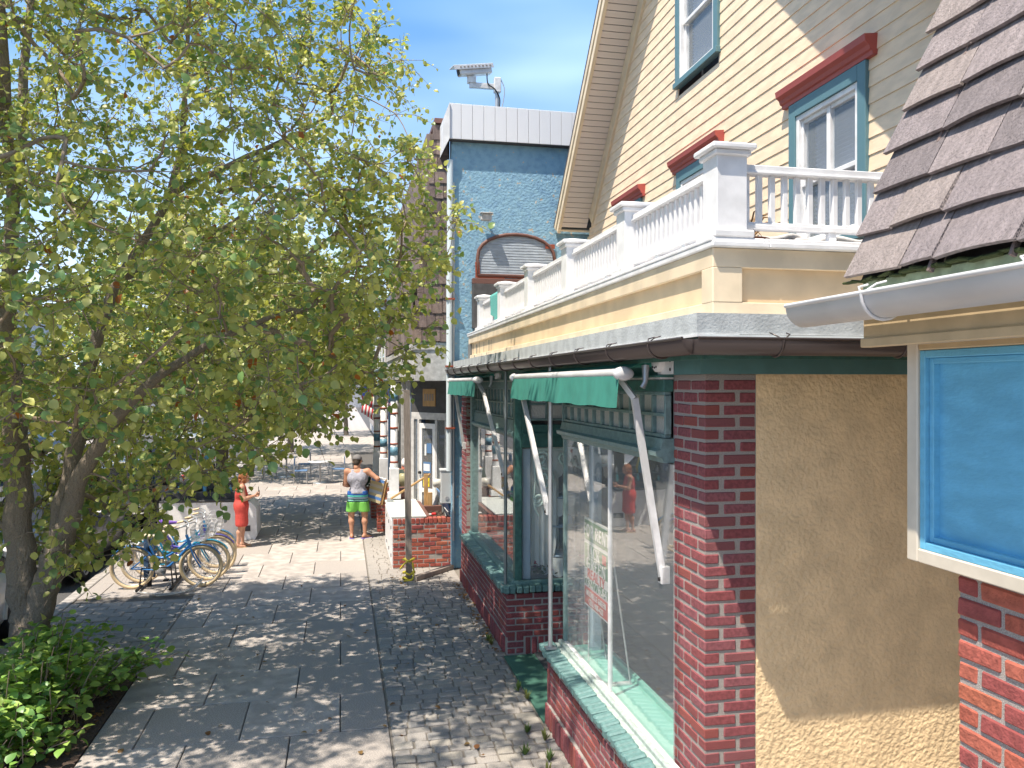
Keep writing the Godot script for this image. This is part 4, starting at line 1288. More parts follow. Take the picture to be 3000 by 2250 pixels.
# ------------------------------------------------------------------ house on the right with the shingled roof
func right_house():
	var h := thing("shingled_house", "house with grey wood-shingle roof, white gutter and orange-red brick, close on the right", "building")
	var roof := node(h, "mansard_roof")
	var up := Vector3(0.36, 0.933, 0.0).normalized()
	var out := Vector3(-0.933, 0.36, 0.0).normalized()
	var foot := Vector3(1.955, 3.70, 0.0)
	var bs := Basis(Vector3.FORWARD, up, out * 1.0)
	bs = Basis(up.cross(out), up, out)
	part(roof, "roof_deck", box_mesh(Vector3(4.4, 3.2, 0.03), 0.0), M.shingle_gap, Transform3D(bs, foot + up * 1.6 - out * 0.03 + Vector3(0, 0, -2.83 + 2.2)))
	for c in 14:
		var z := -2.87 + rnd(-0.02, 0.015)
		var first := true
		while z < 1.0:
			var w := rnd(0.16, 0.36)
			if first:
				w = rnd(0.2, 0.34)
			first = false
			var l := 0.265
			var cup := Shape.new()
			cup.smooth(true)
			# one shingle: slightly cupped board, thicker at the butt
			var n := 6
			var bow := rnd(-0.008, 0.014)
			var lift := rnd(-0.006, 0.010)
			var sk := rnd(-0.008, 0.008)
			var top := []
			var bot := []
			for k in n + 1:
				var t := float(k) / n
				var b: float = bow * sin(PI * t) + lift * t
				top.append([Vector3(lerpf(0.002, w - 0.004, t), sk * t, 0.046 + b), Vector3(lerpf(0.002, w - 0.004, t), l, 0.006)])
				bot.append([Vector3(lerpf(0.002, w - 0.004, t), sk * t, 0.030 + b), Vector3(lerpf(0.002, w - 0.004, t), l, 0.0)])
			for k in n:
				cup.quad(top[k][0], top[k + 1][0], top[k + 1][1], top[k][1])
				cup.quad(bot[k + 1][0], bot[k][0], bot[k][1], bot[k + 1][1])
			cup.smooth(false)
			for k in n:
				cup.quad(bot[k][0], bot[k + 1][0], top[k + 1][0], top[k][0])
			cup.quad(bot[0][1], bot[0][0], top[0][0], top[0][1])
			cup.quad(bot[n][0], bot[n][1], top[n][1], top[n][0])
			var fr := Basis(Vector3.BACK, up, Vector3.BACK.cross(up))
			part(roof, "shingle", cup.done(), M["shingle%d" % (rng.randi() % 6)], Transform3D(fr, foot + up * (c * 0.178) + Vector3(0, 0, z)))
			if rng.randf() < 0.6:
				part(roof, "spacer", box_mesh(Vector3(0.012, 0.05, 0.02), 0.0), M["brown_shingle%d" % (rng.randi() % 6)], Transform3D(fr, foot + up * (c * 0.178 - 0.006) + out * 0.016 + Vector3(0, 0, z + w - 0.03)))
			z += w
	# moss strip under the lowest row, green board, white gutter, tan fascia
	var ms := Shape.new()
	for k in 70:
		var z := -2.86 + k * 0.055
		ms.bevel_box(Vector3(1.945 + rnd(-0.006, 0.006), 3.695 + rnd(-0.006, 0.006), z), Vector3(0.03, rnd(0.008, 0.018), 0.07), 0.005, Basis(Vector3.RIGHT, rnd(-0.2, 0.2)))
	var mo := part(h, "moss", ms.done(), M.moss_dark)
	mo.set_meta("kind", "stuff")
	bx(h, "green_board", Vector3(1.955, 3.55, -2.80), Vector3(1.985, 3.692, 1.2), M.moss)
	var wg := Vector3(1.848, 3.612, 0)
	gutter(h, wg + Vector3(0, 0, -3.03), wg + Vector3(0, 0, 1.2), 0.082, M.alu, 6, 0.66)
	bx(h, "fascia", Vector3(1.965, 3.452, -2.81), Vector3(2.0, 3.585, 1.2), M.tan, 0.004)
	bx(h, "fascia_lip", Vector3(1.955, 3.44, -2.815), Vector3(2.0, 3.475, 1.2), M.tan, 0.004)
	bx(h, "soffit", Vector3(2.0, 3.455, -2.8), Vector3(2.3, 3.463, 1.2), M.tan, 0.0)
	# boarded window: cream frame, blue mouldings and board
	var w := node(h, "boarded_window")
	w.set_meta("label", "window filled with a blue board")
	var trim := mat("cream_frame", Color(0.66, 0.60, 0.50), 0.55, {"tex": noises.soft, "s": Vector3.ONE})
	bx(w, "frame", Vector3(2.09, 2.64, -2.725), Vector3(2.2, 3.455, -2.668), trim)
	bx(w, "frame", Vector3(2.092, 2.64, -2.668), Vector3(2.2, 2.69, 0.6), trim)
	bx(w, "frame", Vector3(2.094, 3.425, -2.668), Vector3(2.2, 3.455, 0.6), M.tan)
	for e in [[0.0, 0.028, 2.10], [0.028, 0.05, 2.118]]:
		bx(w, "moulding", Vector3(e[2], 2.69 + e[0], -2.667 + e[0]), Vector3(2.19, 3.424 - e[0], -2.667 + e[1]), M.blue_panel, 0.003)
		bx(w, "moulding", Vector3(e[2], 2.69 + e[0], -2.667 + e[1]), Vector3(2.19, 2.69 + e[1], 0.5), M.blue_panel, 0.003)
		bx(w, "moulding", Vector3(e[2], 3.424 - e[1], -2.667 + e[1]), Vector3(2.19, 3.424 - e[0], 0.5), M.blue_panel, 0.003)
	bx(w, "board", Vector3(2.145, 2.735, -2.617), Vector3(2.19, 3.38, 0.5), M.blue_panel, 0.0)
	# brickwork below
	var bw := node(h, "brick_wall")
	bx(bw, "mortar", Vector3(2.1875, 0.0, -2.565), Vector3(2.4, 2.66, 1.4), M.mortar, 0.0)
	bricks(bw, Vector3(2.18, 0, -2.57), Vector3.BACK, Vector3.LEFT, 2.2, 1.40, 16, palette("obrick", 6), {"bl": 0.195, "rough": 0.0012})
	bx(h, "house_body", Vector3(2.4, 0.0, -2.56), Vector3(7.0, 6.5, 1.4), M.tan, 0.0)

# ------------------------------------------------------------------ blue stuccoed building
func blue_building():
	var b := thing("blue_building", "blue stuccoed building with peeling paint, white siding cap and boarded arched window", "building")
	bx(b, "wall", Vector3(1.95, 0.0, -14.6), Vector3(6.5, 7.75, -14.95), M.blue_stucco, 0.0)
	bx(b, "body", Vector3(2.5, 0.0, -14.95), Vector3(7.0, 8.2, -24.0), M.blue_stucco, 0.0)
	bx(b, "corner_strip", Vector3(1.93, 0.0, -14.58), Vector3(1.99, 7.6, -14.7), M.blue_stucco, 0.006)
	var cap := node(b, "siding_cap")
	for k in 17:
		var x := 1.885 + k * 0.205
		bx(cap, "board", Vector3(x + 0.003, 7.66, -14.46), Vector3(x + 0.202, 8.29 - 0.0015 * k, -14.49), M.cap, 0.004)
	bx(cap, "backing", Vector3(1.90, 7.68, -14.495), Vector3(5.4, 8.28, -14.7), M.charcoal, 0.0)
	bx(cap, "drip_edge", Vector3(1.87, 7.645, -14.48), Vector3(5.4, 7.66, -14.6), M.charcoal, 0.0)
	var fs := Shape.new()
	fs.extrude(PackedVector2Array([Vector2(1.88, 8.30), Vector2(1.76, 7.98), Vector2(1.76, 7.42), Vector2(1.88, 7.66)]), 9.0, Transform3D(Basis(), Vector3(0, 0, -14.425 - 4.5)))
	part(cap, "street_side", fs.done(), M.white)
	# arched boarded window
	var win := node(b, "boarded_arch")
	win.set_meta("label", "arched window opening boarded over with pale blue siding")
	var pl := PackedVector2Array()
	pl.append(Vector2(2.40, 5.26)); pl.append(Vector2(3.84, 5.26)); pl.append(Vector2(3.84, 5.55))
	for k in 13:
		var a := PI * k / 12.0
		pl.append(Vector2(3.12 + cos(a) * 0.72, 5.55 + pow(sin(a), 0.8) * 0.47))
	pl.append(Vector2(2.40, 5.55))
	var y := 5.27
	while y < 6.0:
		var hw := 0.72
		if y > 5.55:
			hw = 0.72 * sqrt(maxf(0.0, 1.0 - pow((y - 5.53) / 0.49, 2.0)))
		if hw > 0.08:
			var q := bx(win, "siding_board", Vector3(3.12 - hw, y, -14.585), Vector3(3.12 + hw, y + 0.048, -14.6), M.board_blue, 0.003)
			q.rotation.x = -0.1
		y += 0.05
	var tr := []
	for p in pl:
		tr.append(Vector3(p.x, p.y, -14.575))
	rod(win, "arch_trim", tr, 0.032, M.brown_trim, 8, true)
	for e in [[2.36, 5.2, 2.9, 5.27], [2.36, 5.27, 2.44, 5.5], [2.9, 5.22, 3.4, 5.26], [3.66, 5.78, 3.84, 5.86]]:
		var pa := bx(win, "red_paint_patch", Vector3(e[0], e[1], -14.56), Vector3(e[2], e[3], -14.575), M.rust, 0.004)
		pa.rotation.z = rnd(-0.05, 0.05)
	bx(win, "sill", Vector3(2.3, 5.1, -14.5), Vector3(3.95, 5.2, -14.6), M.brown_trim, 0.006)
	bx(win, "roof_felt", Vector3(2.3, 4.3, -14.42), Vector3(3.95, 5.09, -14.6), M.charcoal, 0.004)
	# floodlight on the wall
	var fl := thing("floodlight", "small off-white floodlight on the blue wall above the arched window", "light", Vector3(2.58, 6.28, -14.58))
	bx(fl, "arm", Vector3(-0.02, -0.02, 0.0), Vector3(0.02, 0.02, 0.12), M.offwhite)
	bx(fl, "housing", Vector3(-0.14, -0.06, 0.08), Vector3(0.05, 0.06, 0.2), M.offwhite, 0.015)
	bx(fl, "visor", Vector3(-0.16, 0.06, 0.07), Vector3(0.07, 0.075, 0.24), M.offwhite, 0.003)
	# downpipe, conduit, meter boxes
	var dn := node(b, "downpipe")
	rod(dn, "pipe", [Vector3(1.885, 1.75, -14.53), Vector3(1.885, 5.3, -14.53), Vector3(1.9, 5.6, -14.55), Vector3(1.9, 7.3, -14.55)], 0.055, mat("pale_blue_pipe", Color(0.60, 0.68, 0.72), 0.5), 12)
	rod(dn, "conduit", [Vector3(1.965, 0.5, -14.55), Vector3(1.965, 6.9, -14.55)], 0.018, M.steel, 8)
	for yy in [2.5, 3.6, 4.8]:
		bx(dn, "strap", Vector3(1.82, yy, -14.46), Vector3(1.98, yy + 0.03, -14.6), M.rust, 0.0)
	var me := thing("meter_box", "grey electricity meter box at the foot of the downpipe on the blue building", "meter", Vector3(1.84, 1.15, -14.75))
	bx(me, "box", Vector3(-0.09, 0.0, -0.1), Vector3(0.1, 0.6, 0.09), mat("meter_grey", Color(0.50, 0.52, 0.53), 0.5), 0.012)
	bx(me, "lid", Vector3(-0.1, 0.58, -0.11), Vector3(0.11, 0.62, 0.1), mats.meter_grey, 0.008)
	var dial := Shape.new()
	dial.lathe(Vector3.ZERO, [[0.0, 0.0], [0.075, 0.0], [0.08, 0.1], [0.06, 0.13], [0.0, 0.135]], 18, Basis(Vector3.BACK, PI / 2))
	part(me, "dial", dial.done(), mat("meter_glass", Color(0.6, 0.58, 0.52), 0.2), Transform3D(Basis(), Vector3(-0.09, 0.36, -0.02)))
	rod(me, "knock_out", [Vector3(0.02, 0.1, 0.09), Vector3(0.02, 0.1, 0.1)], 0.035, M.steel, 14)
	# wood-shingled mansard over the street front
	var mn := node(b, "shingle_mansard")
	var ms := Shape.new()
	ms.extrude(PackedVector2Array([Vector2(1.27, 4.09), Vector2(1.94, 4.09), Vector2(1.94, 8.1), Vector2(1.70, 8.1)]), 9.0, Transform3D(Basis(), Vector3(0, 0, -14.93 - 4.5)))
	part(mn, "core", ms.done(), M.shingle_gap)
	var row := 0
	y = 4.07
	while y < 7.9:
		var xl := 1.25 + (y - 4.09) * 0.107 + rnd(-0.015, 0.015)
		var x := xl - (0.08 if row % 2 else 0.0)
		while x < 1.93:
			var ww := rnd(0.13, 0.23)
			var x0 := maxf(x, xl)
			var x1 := minf(x + ww - 0.008, 1.935)
			if x1 - x0 > 0.03:
				var q := bx(mn, "shingle", Vector3(x0, y + rnd(-0.012, 0.012), -14.89), Vector3(x1, y + 0.29, -14.912), M["brown_shingle%d" % (rng.randi() % 6)], 0.003)
				q.rotation.x = -0.07
			x += ww
		y += 0.262
		row += 1
	bx(mn, "top_trim", Vector3(1.66, 8.05, -14.86), Vector3(1.96, 8.14, -23.9), M.brown_trim, 0.004)
	for k in 30:
		var z := -15.05 - (k % 10) * 0.9
		var t := (k / 10) * 1.3
		bx(mn, "street_shingle", Vector3(1.255 + t * 0.107, 4.08 + t, z), Vector3(1.29 + t * 0.14, 5.3 + t, z - 0.88), M["brown_shingle%d" % (k % 6)], 0.003)
	bx(b, "white_fascia", Vector3(1.30, 3.36, -14.92), Vector3(1.95, 3.92, -24.0), M.offwhite, 0.004)
	bx(b, "white_fascia", Vector3(1.27, 3.92, -14.90), Vector3(1.95, 4.06, -24.0), M.offwhite, 0.01)
	# angled shop entrance under it
	var sf := node(b, "shop_entrance", Vector3(1.45, 0.0, -17.0))
	sf.set_meta("label", "white glazed shop entrance with charcoal band")
	sf.transform = Transform3D(Basis(Vector3(0.6, 0, 0.8), Vector3.UP, Vector3(0.6, 0, 0.8).cross(Vector3.UP)), Vector3(1.45, 0, -17.0))
	bx(sf, "band", Vector3(-0.02, 2.72, -0.02), Vector3(1.1, 3.36, 0.03), M.charcoal, 0.004)
	bx(sf, "wood_plaque", Vector3(0.35, 2.85, 0.031), Vector3(0.72, 3.2, 0.05), M.pine, 0.004)
	for k in 4:
		bx(sf, "plaque_letter", Vector3(0.40 + k * 0.075, 2.96, 0.051), Vector3(0.445 + k * 0.075, 3.10, 0.058), M.timber, 0.002)
	bx(sf, "lintel", Vector3(0.0, 2.58, 0.0), Vector3(1.08, 2.72, 0.05), M.offwhite, 0.004)
	for e in [[0.0, 0.09], [0.2, 0.25], [0.72, 0.78], [1.0, 1.08]]:
		bx(sf, "post", Vector3(e[0], 0.1, 0.0), Vector3(e[1], 2.58, 0.06), M.offwhite, 0.004)
	bx(sf, "sidelight", Vector3(0.78, 0.5, 0.02), Vector3(1.0, 2.58, 0.026), M.glass, 0.0)
	bx(sf, "sidelight", Vector3(0.09, 0.5, 0.02), Vector3(0.2, 2.58, 0.026), M.glass, 0.0)
	var dr := node(b, "shop_door")
	dr.transform = sf.transform
	for e in [[0.25, 0.1, 0.33, 2.5], [0.64, 0.1, 0.72, 2.5], [0.33, 0.1, 0.64, 0.4], [0.33, 1.1, 0.64, 1.18], [0.33, 2.4, 0.64, 2.5]]:
		bx(dr, "door_rail", Vector3(e[0], e[1], 0.01), Vector3(e[2], e[3], 0.055), M.white, 0.004)
	bx(dr, "pane", Vector3(0.33, 0.4, 0.03), Vector3(0.64, 2.4, 0.036), M.glass, 0.0)
	bx(dr, "yellow_notice", Vector3(0.36, 1.22, 0.037), Vector3(0.54, 1.40, 0.042), mat("yellow_sign", Color(0.80, 0.62, 0.03), 0.6), 0.0)
	words(dr, "lettering", "THE", 0.045, M.black, Transform3D(Basis(), Vector3(0.45, 1.37, 0.042)))
	words(dr, "lettering", "TOWELS", 0.04, M.black, Transform3D(Basis(), Vector3(0.45, 1.31, 0.042)), false, 0.75)
	words(dr, "lettering", "SALE", 0.04, M.black, Transform3D(Basis(), Vector3(0.45, 1.255, 0.042)), false, 0.75)
	bx(dr, "blue_sticker", Vector3(0.36, 1.5, 0.037), Vector3(0.58, 1.72, 0.041), M.blue_paint, 0.0)
	bx(dr, "sticker_label", Vector3(0.37, 1.54, 0.0412), Vector3(0.55, 1.68, 0.043), M.white, 0.0)
	bx(dr, "blue_sticker", Vector3(0.46, 1.9, 0.037), Vector3(0.6, 2.1, 0.041), M.blue_paint, 0.0)
	bx(dr, "key_sticker", Vector3(0.40, 1.85, 0.0415), Vector3(0.45, 2.08, 0.043), M.white, 0.0)
	rod(dr, "knob", [Vector3(0.29, 1.5, 0.055), Vector3(0.29, 1.5, 0.1)], 0.03, M.black, 10)
	bx(b, "shop_room", Vector3(2.3, 0.0, -16.0), Vector3(2.5, 3.4, -24.0), M.inside_wall, 0.0)
	bx(b, "porch_ceiling", Vector3(1.3, 3.37, -14.95), Vector3(2.5, 3.40, -24.0), M.offwhite, 0.0)
	for e in [[1.42, -17.1, 0.16, "navy"], [1.36, -17.5, 0.1, "offwhite"], [1.40, -17.9, 0.3, "navy"], [1.33, -18.6, 0.12, "offwhite"], [1.4, -19.6, 0.9, "inside_wall"], [1.33, -20.6, 0.12, "offwhite"], [1.4, -22.0, 1.5, "inside_wall"], [1.33, -23.8, 0.2, "navy"]]:
		bx(b, "front_panel", Vector3(e[0], 0.0, e[1]), Vector3(e[0] + 0.3, 3.36, e[1] - e[2]), M[e[3]], 0.004)
	# brick planter with a white cabinet side and a pale counter top
	var pl2 := thing("brick_counter", "low brick counter with pale top and soil bed outside the blue building", "counter", Vector3(0.9, 0.0, -14.72))
	var ob := palette("obrick", 6)
	bx(pl2, "mortar", Vector3(0.008, 0.0, -0.008), Vector3(1.03, 0.80, -0.2), M.mortar, 0.0)
	bricks(pl2, Vector3(0.0, 0, 0), Vector3.RIGHT, Vector3.BACK, 1.04, 0.015, 10, ob, {"rough": 0.004})
	var n := 13
	for k in n:
		part(pl2, "rim_brick", box_mesh(Vector3(0.068, 0.095, 0.2), 0.007), ob[rng.randi() % 6], Transform3D(Basis(Vector3.BACK, rnd(-0.03, 0.03)), Vector3(0.04 + k * 0.08, 0.842, -0.1 + rnd(-0.005, 0.005))))
	bx(pl2, "counter_top", Vector3(-0.03, 0.90, -0.02), Vector3(0.60, 0.935, -2.2), mat("grey_top", Color(0.58, 0.62, 0.60), 0.4), 0.008)
	bx(pl2, "cabinet", Vector3(-0.005, 0.0, -0.02), Vector3(0.55, 0.895, -2.15), M.white, 0.0)
	for k in 3:
		bx(pl2, "cabinet_door", Vector3(-0.025, 0.06, -0.06 - k * 0.7), Vector3(-0.006, 0.86, -0.72 - k * 0.7), M.white, 0.006)
		for yy in [0.2, 0.7]:
			bx(pl2, "hinge", Vector3(-0.035, yy, -0.08 - k * 0.7), Vector3(-0.024, yy + 0.06, -0.11 - k * 0.7), M.black, 0.0)
	bx(pl2, "bed_wall", Vector3(0.60, 0.3, -0.2), Vector3(0.68, 0.91, -2.2), M.brown_trim, 0.006)
	bx(pl2, "bed_wall", Vector3(0.68, 0.3, -1.4), Vector3(1.04, 0.9, -1.5), M.brown_trim, 0.006)
	bx(pl2, "bed_soil", Vector3(0.68, 0.1, -0.2), Vector3(1.06, 0.76, -1.4), M.soil, 0.0)
	var cl := Shape.new()
	for k in 60:
		var r := rnd(0.015, 0.05)
		cl.bevel_box(Vector3(rnd(0.7, 1.0), 0.76 + rnd(-0.01, 0.03), rnd(-1.35, -0.25)), Vector3(r * 2.0, r, r * 1.6), r * 0.3, Basis.from_euler(Vector3(rnd(0, 3), rnd(0, 3), rnd(0, 3))))
	var clm := part(pl2, "clods", cl.done(), M.soil)
	clm.set_meta("kind", "stuff")
	var tr2 := thing("hand_trowel", "red-handled tool lying on the soil of the brick counter's bed", "tool", Vector3(1.68, 0.80, -15.6))
	bx(tr2, "handle", Vector3(0.0, 0.0, 0.0), Vector3(0.09, 0.05, 0.05), mat("red_plastic", Color(0.6, 0.03, 0.03), 0.4), 0.012)
	bx(tr2, "blade", Vector3(-0.26, 0.0, 0.01), Vector3(0.0, 0.035, 0.05), M.white, 0.006)
	var bp := thing("leaning_sheet", "blue board leaning behind the soil bed below the meter box", "board", Vector3(1.98, 0.0, -15.5))
	var q2 := bx(bp, "sheet", Vector3(-0.03, 0.6, -0.75), Vector3(0.0, 1.25, 0.75), M.blue_paint, 0.006)
	q2.rotation.z = 0.35
	var q3 := bx(bp, "worn_patch", Vector3(-0.045, 0.85, -0.1), Vector3(-0.032, 0.95, 0.5), M.offwhite, 0.004)
	q3.rotation.z = 0.35
	# security camera on the roof
	var sc := thing("security_camera", "white security camera on a roof pole above the siding cap", "camera", Vector3(2.84, 8.2, -15.0))
	rod(sc, "pole", [Vector3(0, 0, 0), Vector3(0, 0.62, 0)], 0.04, M.steel, 12)
	bx(sc, "bracket", Vector3(-0.06, 0.52, -0.06), Vector3(0.07, 0.80, 0.06), M.alu, 0.012)
	bx(sc, "arm", Vector3(-0.52, 0.58, -0.035), Vector3(-0.05, 0.68, 0.035), M.alu, 0.006)
	bx(sc, "knuckle", Vector3(-0.56, 0.66, -0.05), Vector3(-0.40, 0.80, 0.05), M.alu, 0.012)
	var tilt := Basis(Vector3.BACK, 0.22)
	var head := node(sc, "head", Vector3(-0.43, 0.92, 0))
	head.basis = Basis(Vector3.UP, 0.25) * tilt
	bx(head, "housing", Vector3(-0.33, -0.10, -0.085), Vector3(0.33, 0.05, 0.085), M.alu, 0.02)
	bx(head, "sunshield", Vector3(-0.45, 0.055, -0.11), Vector3(0.36, 0.075, 0.11), M.alu, 0.006)
	bx(head, "sunshield", Vector3(-0.44, -0.01, 0.10), Vector3(0.36, 0.056, 0.112), M.alu, 0.004)
	for k in 9:
		bx(head, "vent", Vector3(-0.33 + k * 0.075, 0.015, 0.1125), Vector3(-0.295 + k * 0.075, 0.045, 0.1145), M.timber, 0.0)
	bx(head, "lens", Vector3(-0.335, -0.08, -0.06), Vector3(-0.325, 0.03, 0.06), M.black, 0.0)
	rod(sc, "cable", curve([Vector3(-0.2, 0.85, 0.05), Vector3(-0.18, 0.66, 0.06), Vector3(-0.05, 0.56, 0.07), Vector3(0.04, 0.4, 0.05), Vector3(0.03, 0.2, 0.045)]), 0.012, M.black, 6)
	rod(sc, "cable", curve([Vector3(0.06, 0.78, 0.03), Vector3(0.13, 0.6, 0.04), Vector3(0.11, 0.35, 0.04), Vector3(0.045, 0.12, 0.04)]), 0.01, M.steel, 6)
	# striped porch posts
	var stripes := [[0.62, 0.66, "rust"], [0.78, 0.95, "navy2"], [1.0, 1.03, "rust"], [1.32, 1.36, "rust"], [1.62, 1.66, "rust"], [1.9, 2.05, "navy2"]]
	M.navy2 = mat("stripe_blue", Color(0.11, 0.24, 0.33), 0.5)
	for e in [[1.06, -16.95, 0.96, "nearest striped white porch post, standing on the brick counter"], [0.93, -18.6, 1.02, "middle striped white porch post on its own brick pier"], [0.86, -20.5, 1.02, "farthest striped porch post, half hidden by the middle one"]]:
		var p := thing("porch_post", e[3], "post", Vector3(e[0], 0, e[1]), "striped porch posts")
		if e[1] < -17.0:
			bx(p, "pier_core", Vector3(-0.14, 0.0, -0.14), Vector3(0.14, e[2], 0.14), M.mortar, 0.0)
			bricks(p, Vector3(-0.15, 0, 0.15), Vector3.RIGHT, Vector3.BACK, 0.3, 0.01, 13, ob)
			bricks(p, Vector3(-0.15, 0, -0.15), Vector3.BACK, Vector3.LEFT, 0.3, 0.01, 13, ob, {"phase": 1, "deep": 0.06})
		bx(p, "plinth", Vector3(-0.13, e[2], -0.13), Vector3(0.13, e[2] + 0.12, 0.13), M.white, 0.006)
		bx(p, "square_base", Vector3(-0.095, e[2] + 0.12, -0.095), Vector3(0.095, e[2] + 0.62, 0.095), M.white, 0.008)
		var sf2 := Shape.new()
		sf2.lathe(Vector3.ZERO, [[0.085, e[2] + 0.62], [0.085, e[2] + 0.7], [0.075, e[2] + 0.74], [0.068, 3.3], [0.0, 3.3]], 18)
		part(p, "shaft", sf2.done(), M.white)
		for s in stripes:
			var ring := Shape.new()
			ring.lathe(Vector3.ZERO, [[0.05, e[2] + s[0] + 0.1], [0.081, e[2] + s[0] + 0.1], [0.079, e[2] + s[1] + 0.1], [0.05, e[2] + s[1] + 0.1]], 18)
			part(p, "stripe", ring.done(), M[s[2]])
	# timber post with yellow tape, board on the paving, leaning timbers
	var tp := thing("timber_post", "weathered square timber post with yellow tape tied round its foot", "post", Vector3(1.12, 0.0, -13.9))
	var ps := Shape.new()
	bar(ps, Vector3(0, 0, 0), Vector3(-0.04, 3.2, -0.05), 0.1, 0.1)
	part(tp, "shaft", ps.done(), M.timber)
	for e in [[0.34, 0.09], [0.03, 0.1], [0.12, 0.095]]:
		var pts := []
		for k in 20:
			var a := TAU * k / 19.0
			pts.append(Vector3(cos(a) * e[1] - 0.004, e[0] + 0.02 * sin(a * 3.0), sin(a) * e[1]))
		rod(tp, "tape", pts, 0.018, M.yellow, 5)
	rod(tp, "tape_end", curve([Vector3(0.05, 0.36, 0.09), Vector3(-0.08, 0.30, 0.12), Vector3(-0.16, 0.2, 0.1)]), 0.014, M.yellow, 4)
	rod(tp, "tape_end", curve([Vector3(0.05, 0.3, 0.09), Vector3(0.07, 0.15, 0.1), Vector3(0.04, 0.03, 0.14), Vector3(-0.1, 0.02, 0.18)]), 0.016, M.yellow, 4)
	var bd := thing("timber_board", "dark painted timber lying on the pavers from the timber post to the blue corner", "board", Vector3(0, 0, 0))
	var bds := Shape.new()
	bar(bds, Vector3(1.2, 0.045, -13.75), Vector3(1.92, 0.05, -14.5), 0.1, 0.07)
	part(bd, "plank", bds.done(), M.timber)
	var sh := thing("shovel", "long wooden shovel handle leaning across behind the brick counter", "shovel")
	rod(sh, "handle", [Vector3(0.98, 1.0, -16.6), Vector3(1.72, 1.52, -16.2)], 0.022, M.pine, 8)
	bx(sh, "blade", Vector3(0.9, 0.94, -16.68), Vector3(1.02, 1.02, -16.6), M.steel, 0.006)
	var lb := thing("leaning_boards", "two fresh pine boards standing upright by the shop door", "boards")
	bx(lb, "board", Vector3(1.60, 0.4, -16.2), Vector3(1.68, 1.52, -16.24), M.pine, 0.004)
	bx(lb, "board", Vector3(1.67, 0.4, -16.15), Vector3(1.76, 1.16, -16.19), M.pine, 0.004)
	var rb := thing("red_tub", "dark red square tub between the porch posts and the shop door", "tub", Vector3(1.35, 0.0, -17.2))
	bx(rb, "body", Vector3(-0.16, 0.3, -0.16), Vector3(0.17, 1.12, 0.16), M.brown_trim, 0.02)
	bx(rb, "rim", Vector3(-0.18, 1.08, -0.18), Vector3(0.19, 1.14, 0.18), M.brown_trim, 0.015)

# ------------------------------------------------------------------ trees
func leaf_mesh() -> ArrayMesh:
	var s := Shape.new()
	s.smooth(true)
	# one broad pointed leaf, folded along the midrib, stalk at the origin, tip along +y
	var L := [0.0, 0.18, 0.5, 0.78, 1.0]
	var W := [0.02, 0.34, 0.44, 0.27, 0.0]
	var B := [0.0, -0.01, -0.03, -0.09, -0.2]
	for k in 4:
		for sd in [-1.0, 1.0]:
			var a := Vector3(0, L[k], B[k])
			var b := Vector3(0, L[k + 1], B[k + 1])
			var c := Vector3(sd * W[k], L[k], B[k] + W[k] * 0.25)
			var d := Vector3(sd * W[k + 1], L[k + 1], B[k + 1] + W[k + 1] * 0.25)
			if sd > 0:
				s.quad(a, c, d, b)
			else:
				s.quad(a, b, d, c)
	return s.done()

class Wood:
	var pos := PackedVector3Array()
	var up := PackedInt32Array()
	var carry := PackedFloat32Array()
	var fixed := PackedFloat32Array()
	func limb(pts: Array, rads: Array, from: int) -> int:
		var prev := from
		for k in pts.size():
			pos.append(pts[k]); up.append(prev); carry.append(0.0); fixed.append(rads[k])
			prev = pos.size() - 1
		return prev
	func nearest(p: Vector3, base: Vector3) -> int:
		var best := -1
		var bd := 1e9
		for i in pos.size():
			var q := pos[i]
			if q.y < 1.0:
				continue
			var d := p - q
			var w := d.length_squared() * (1.0 + (0.8 if d.y < -0.3 else 0.0))
			if w < bd:
				bd = w
				best = i
		return best

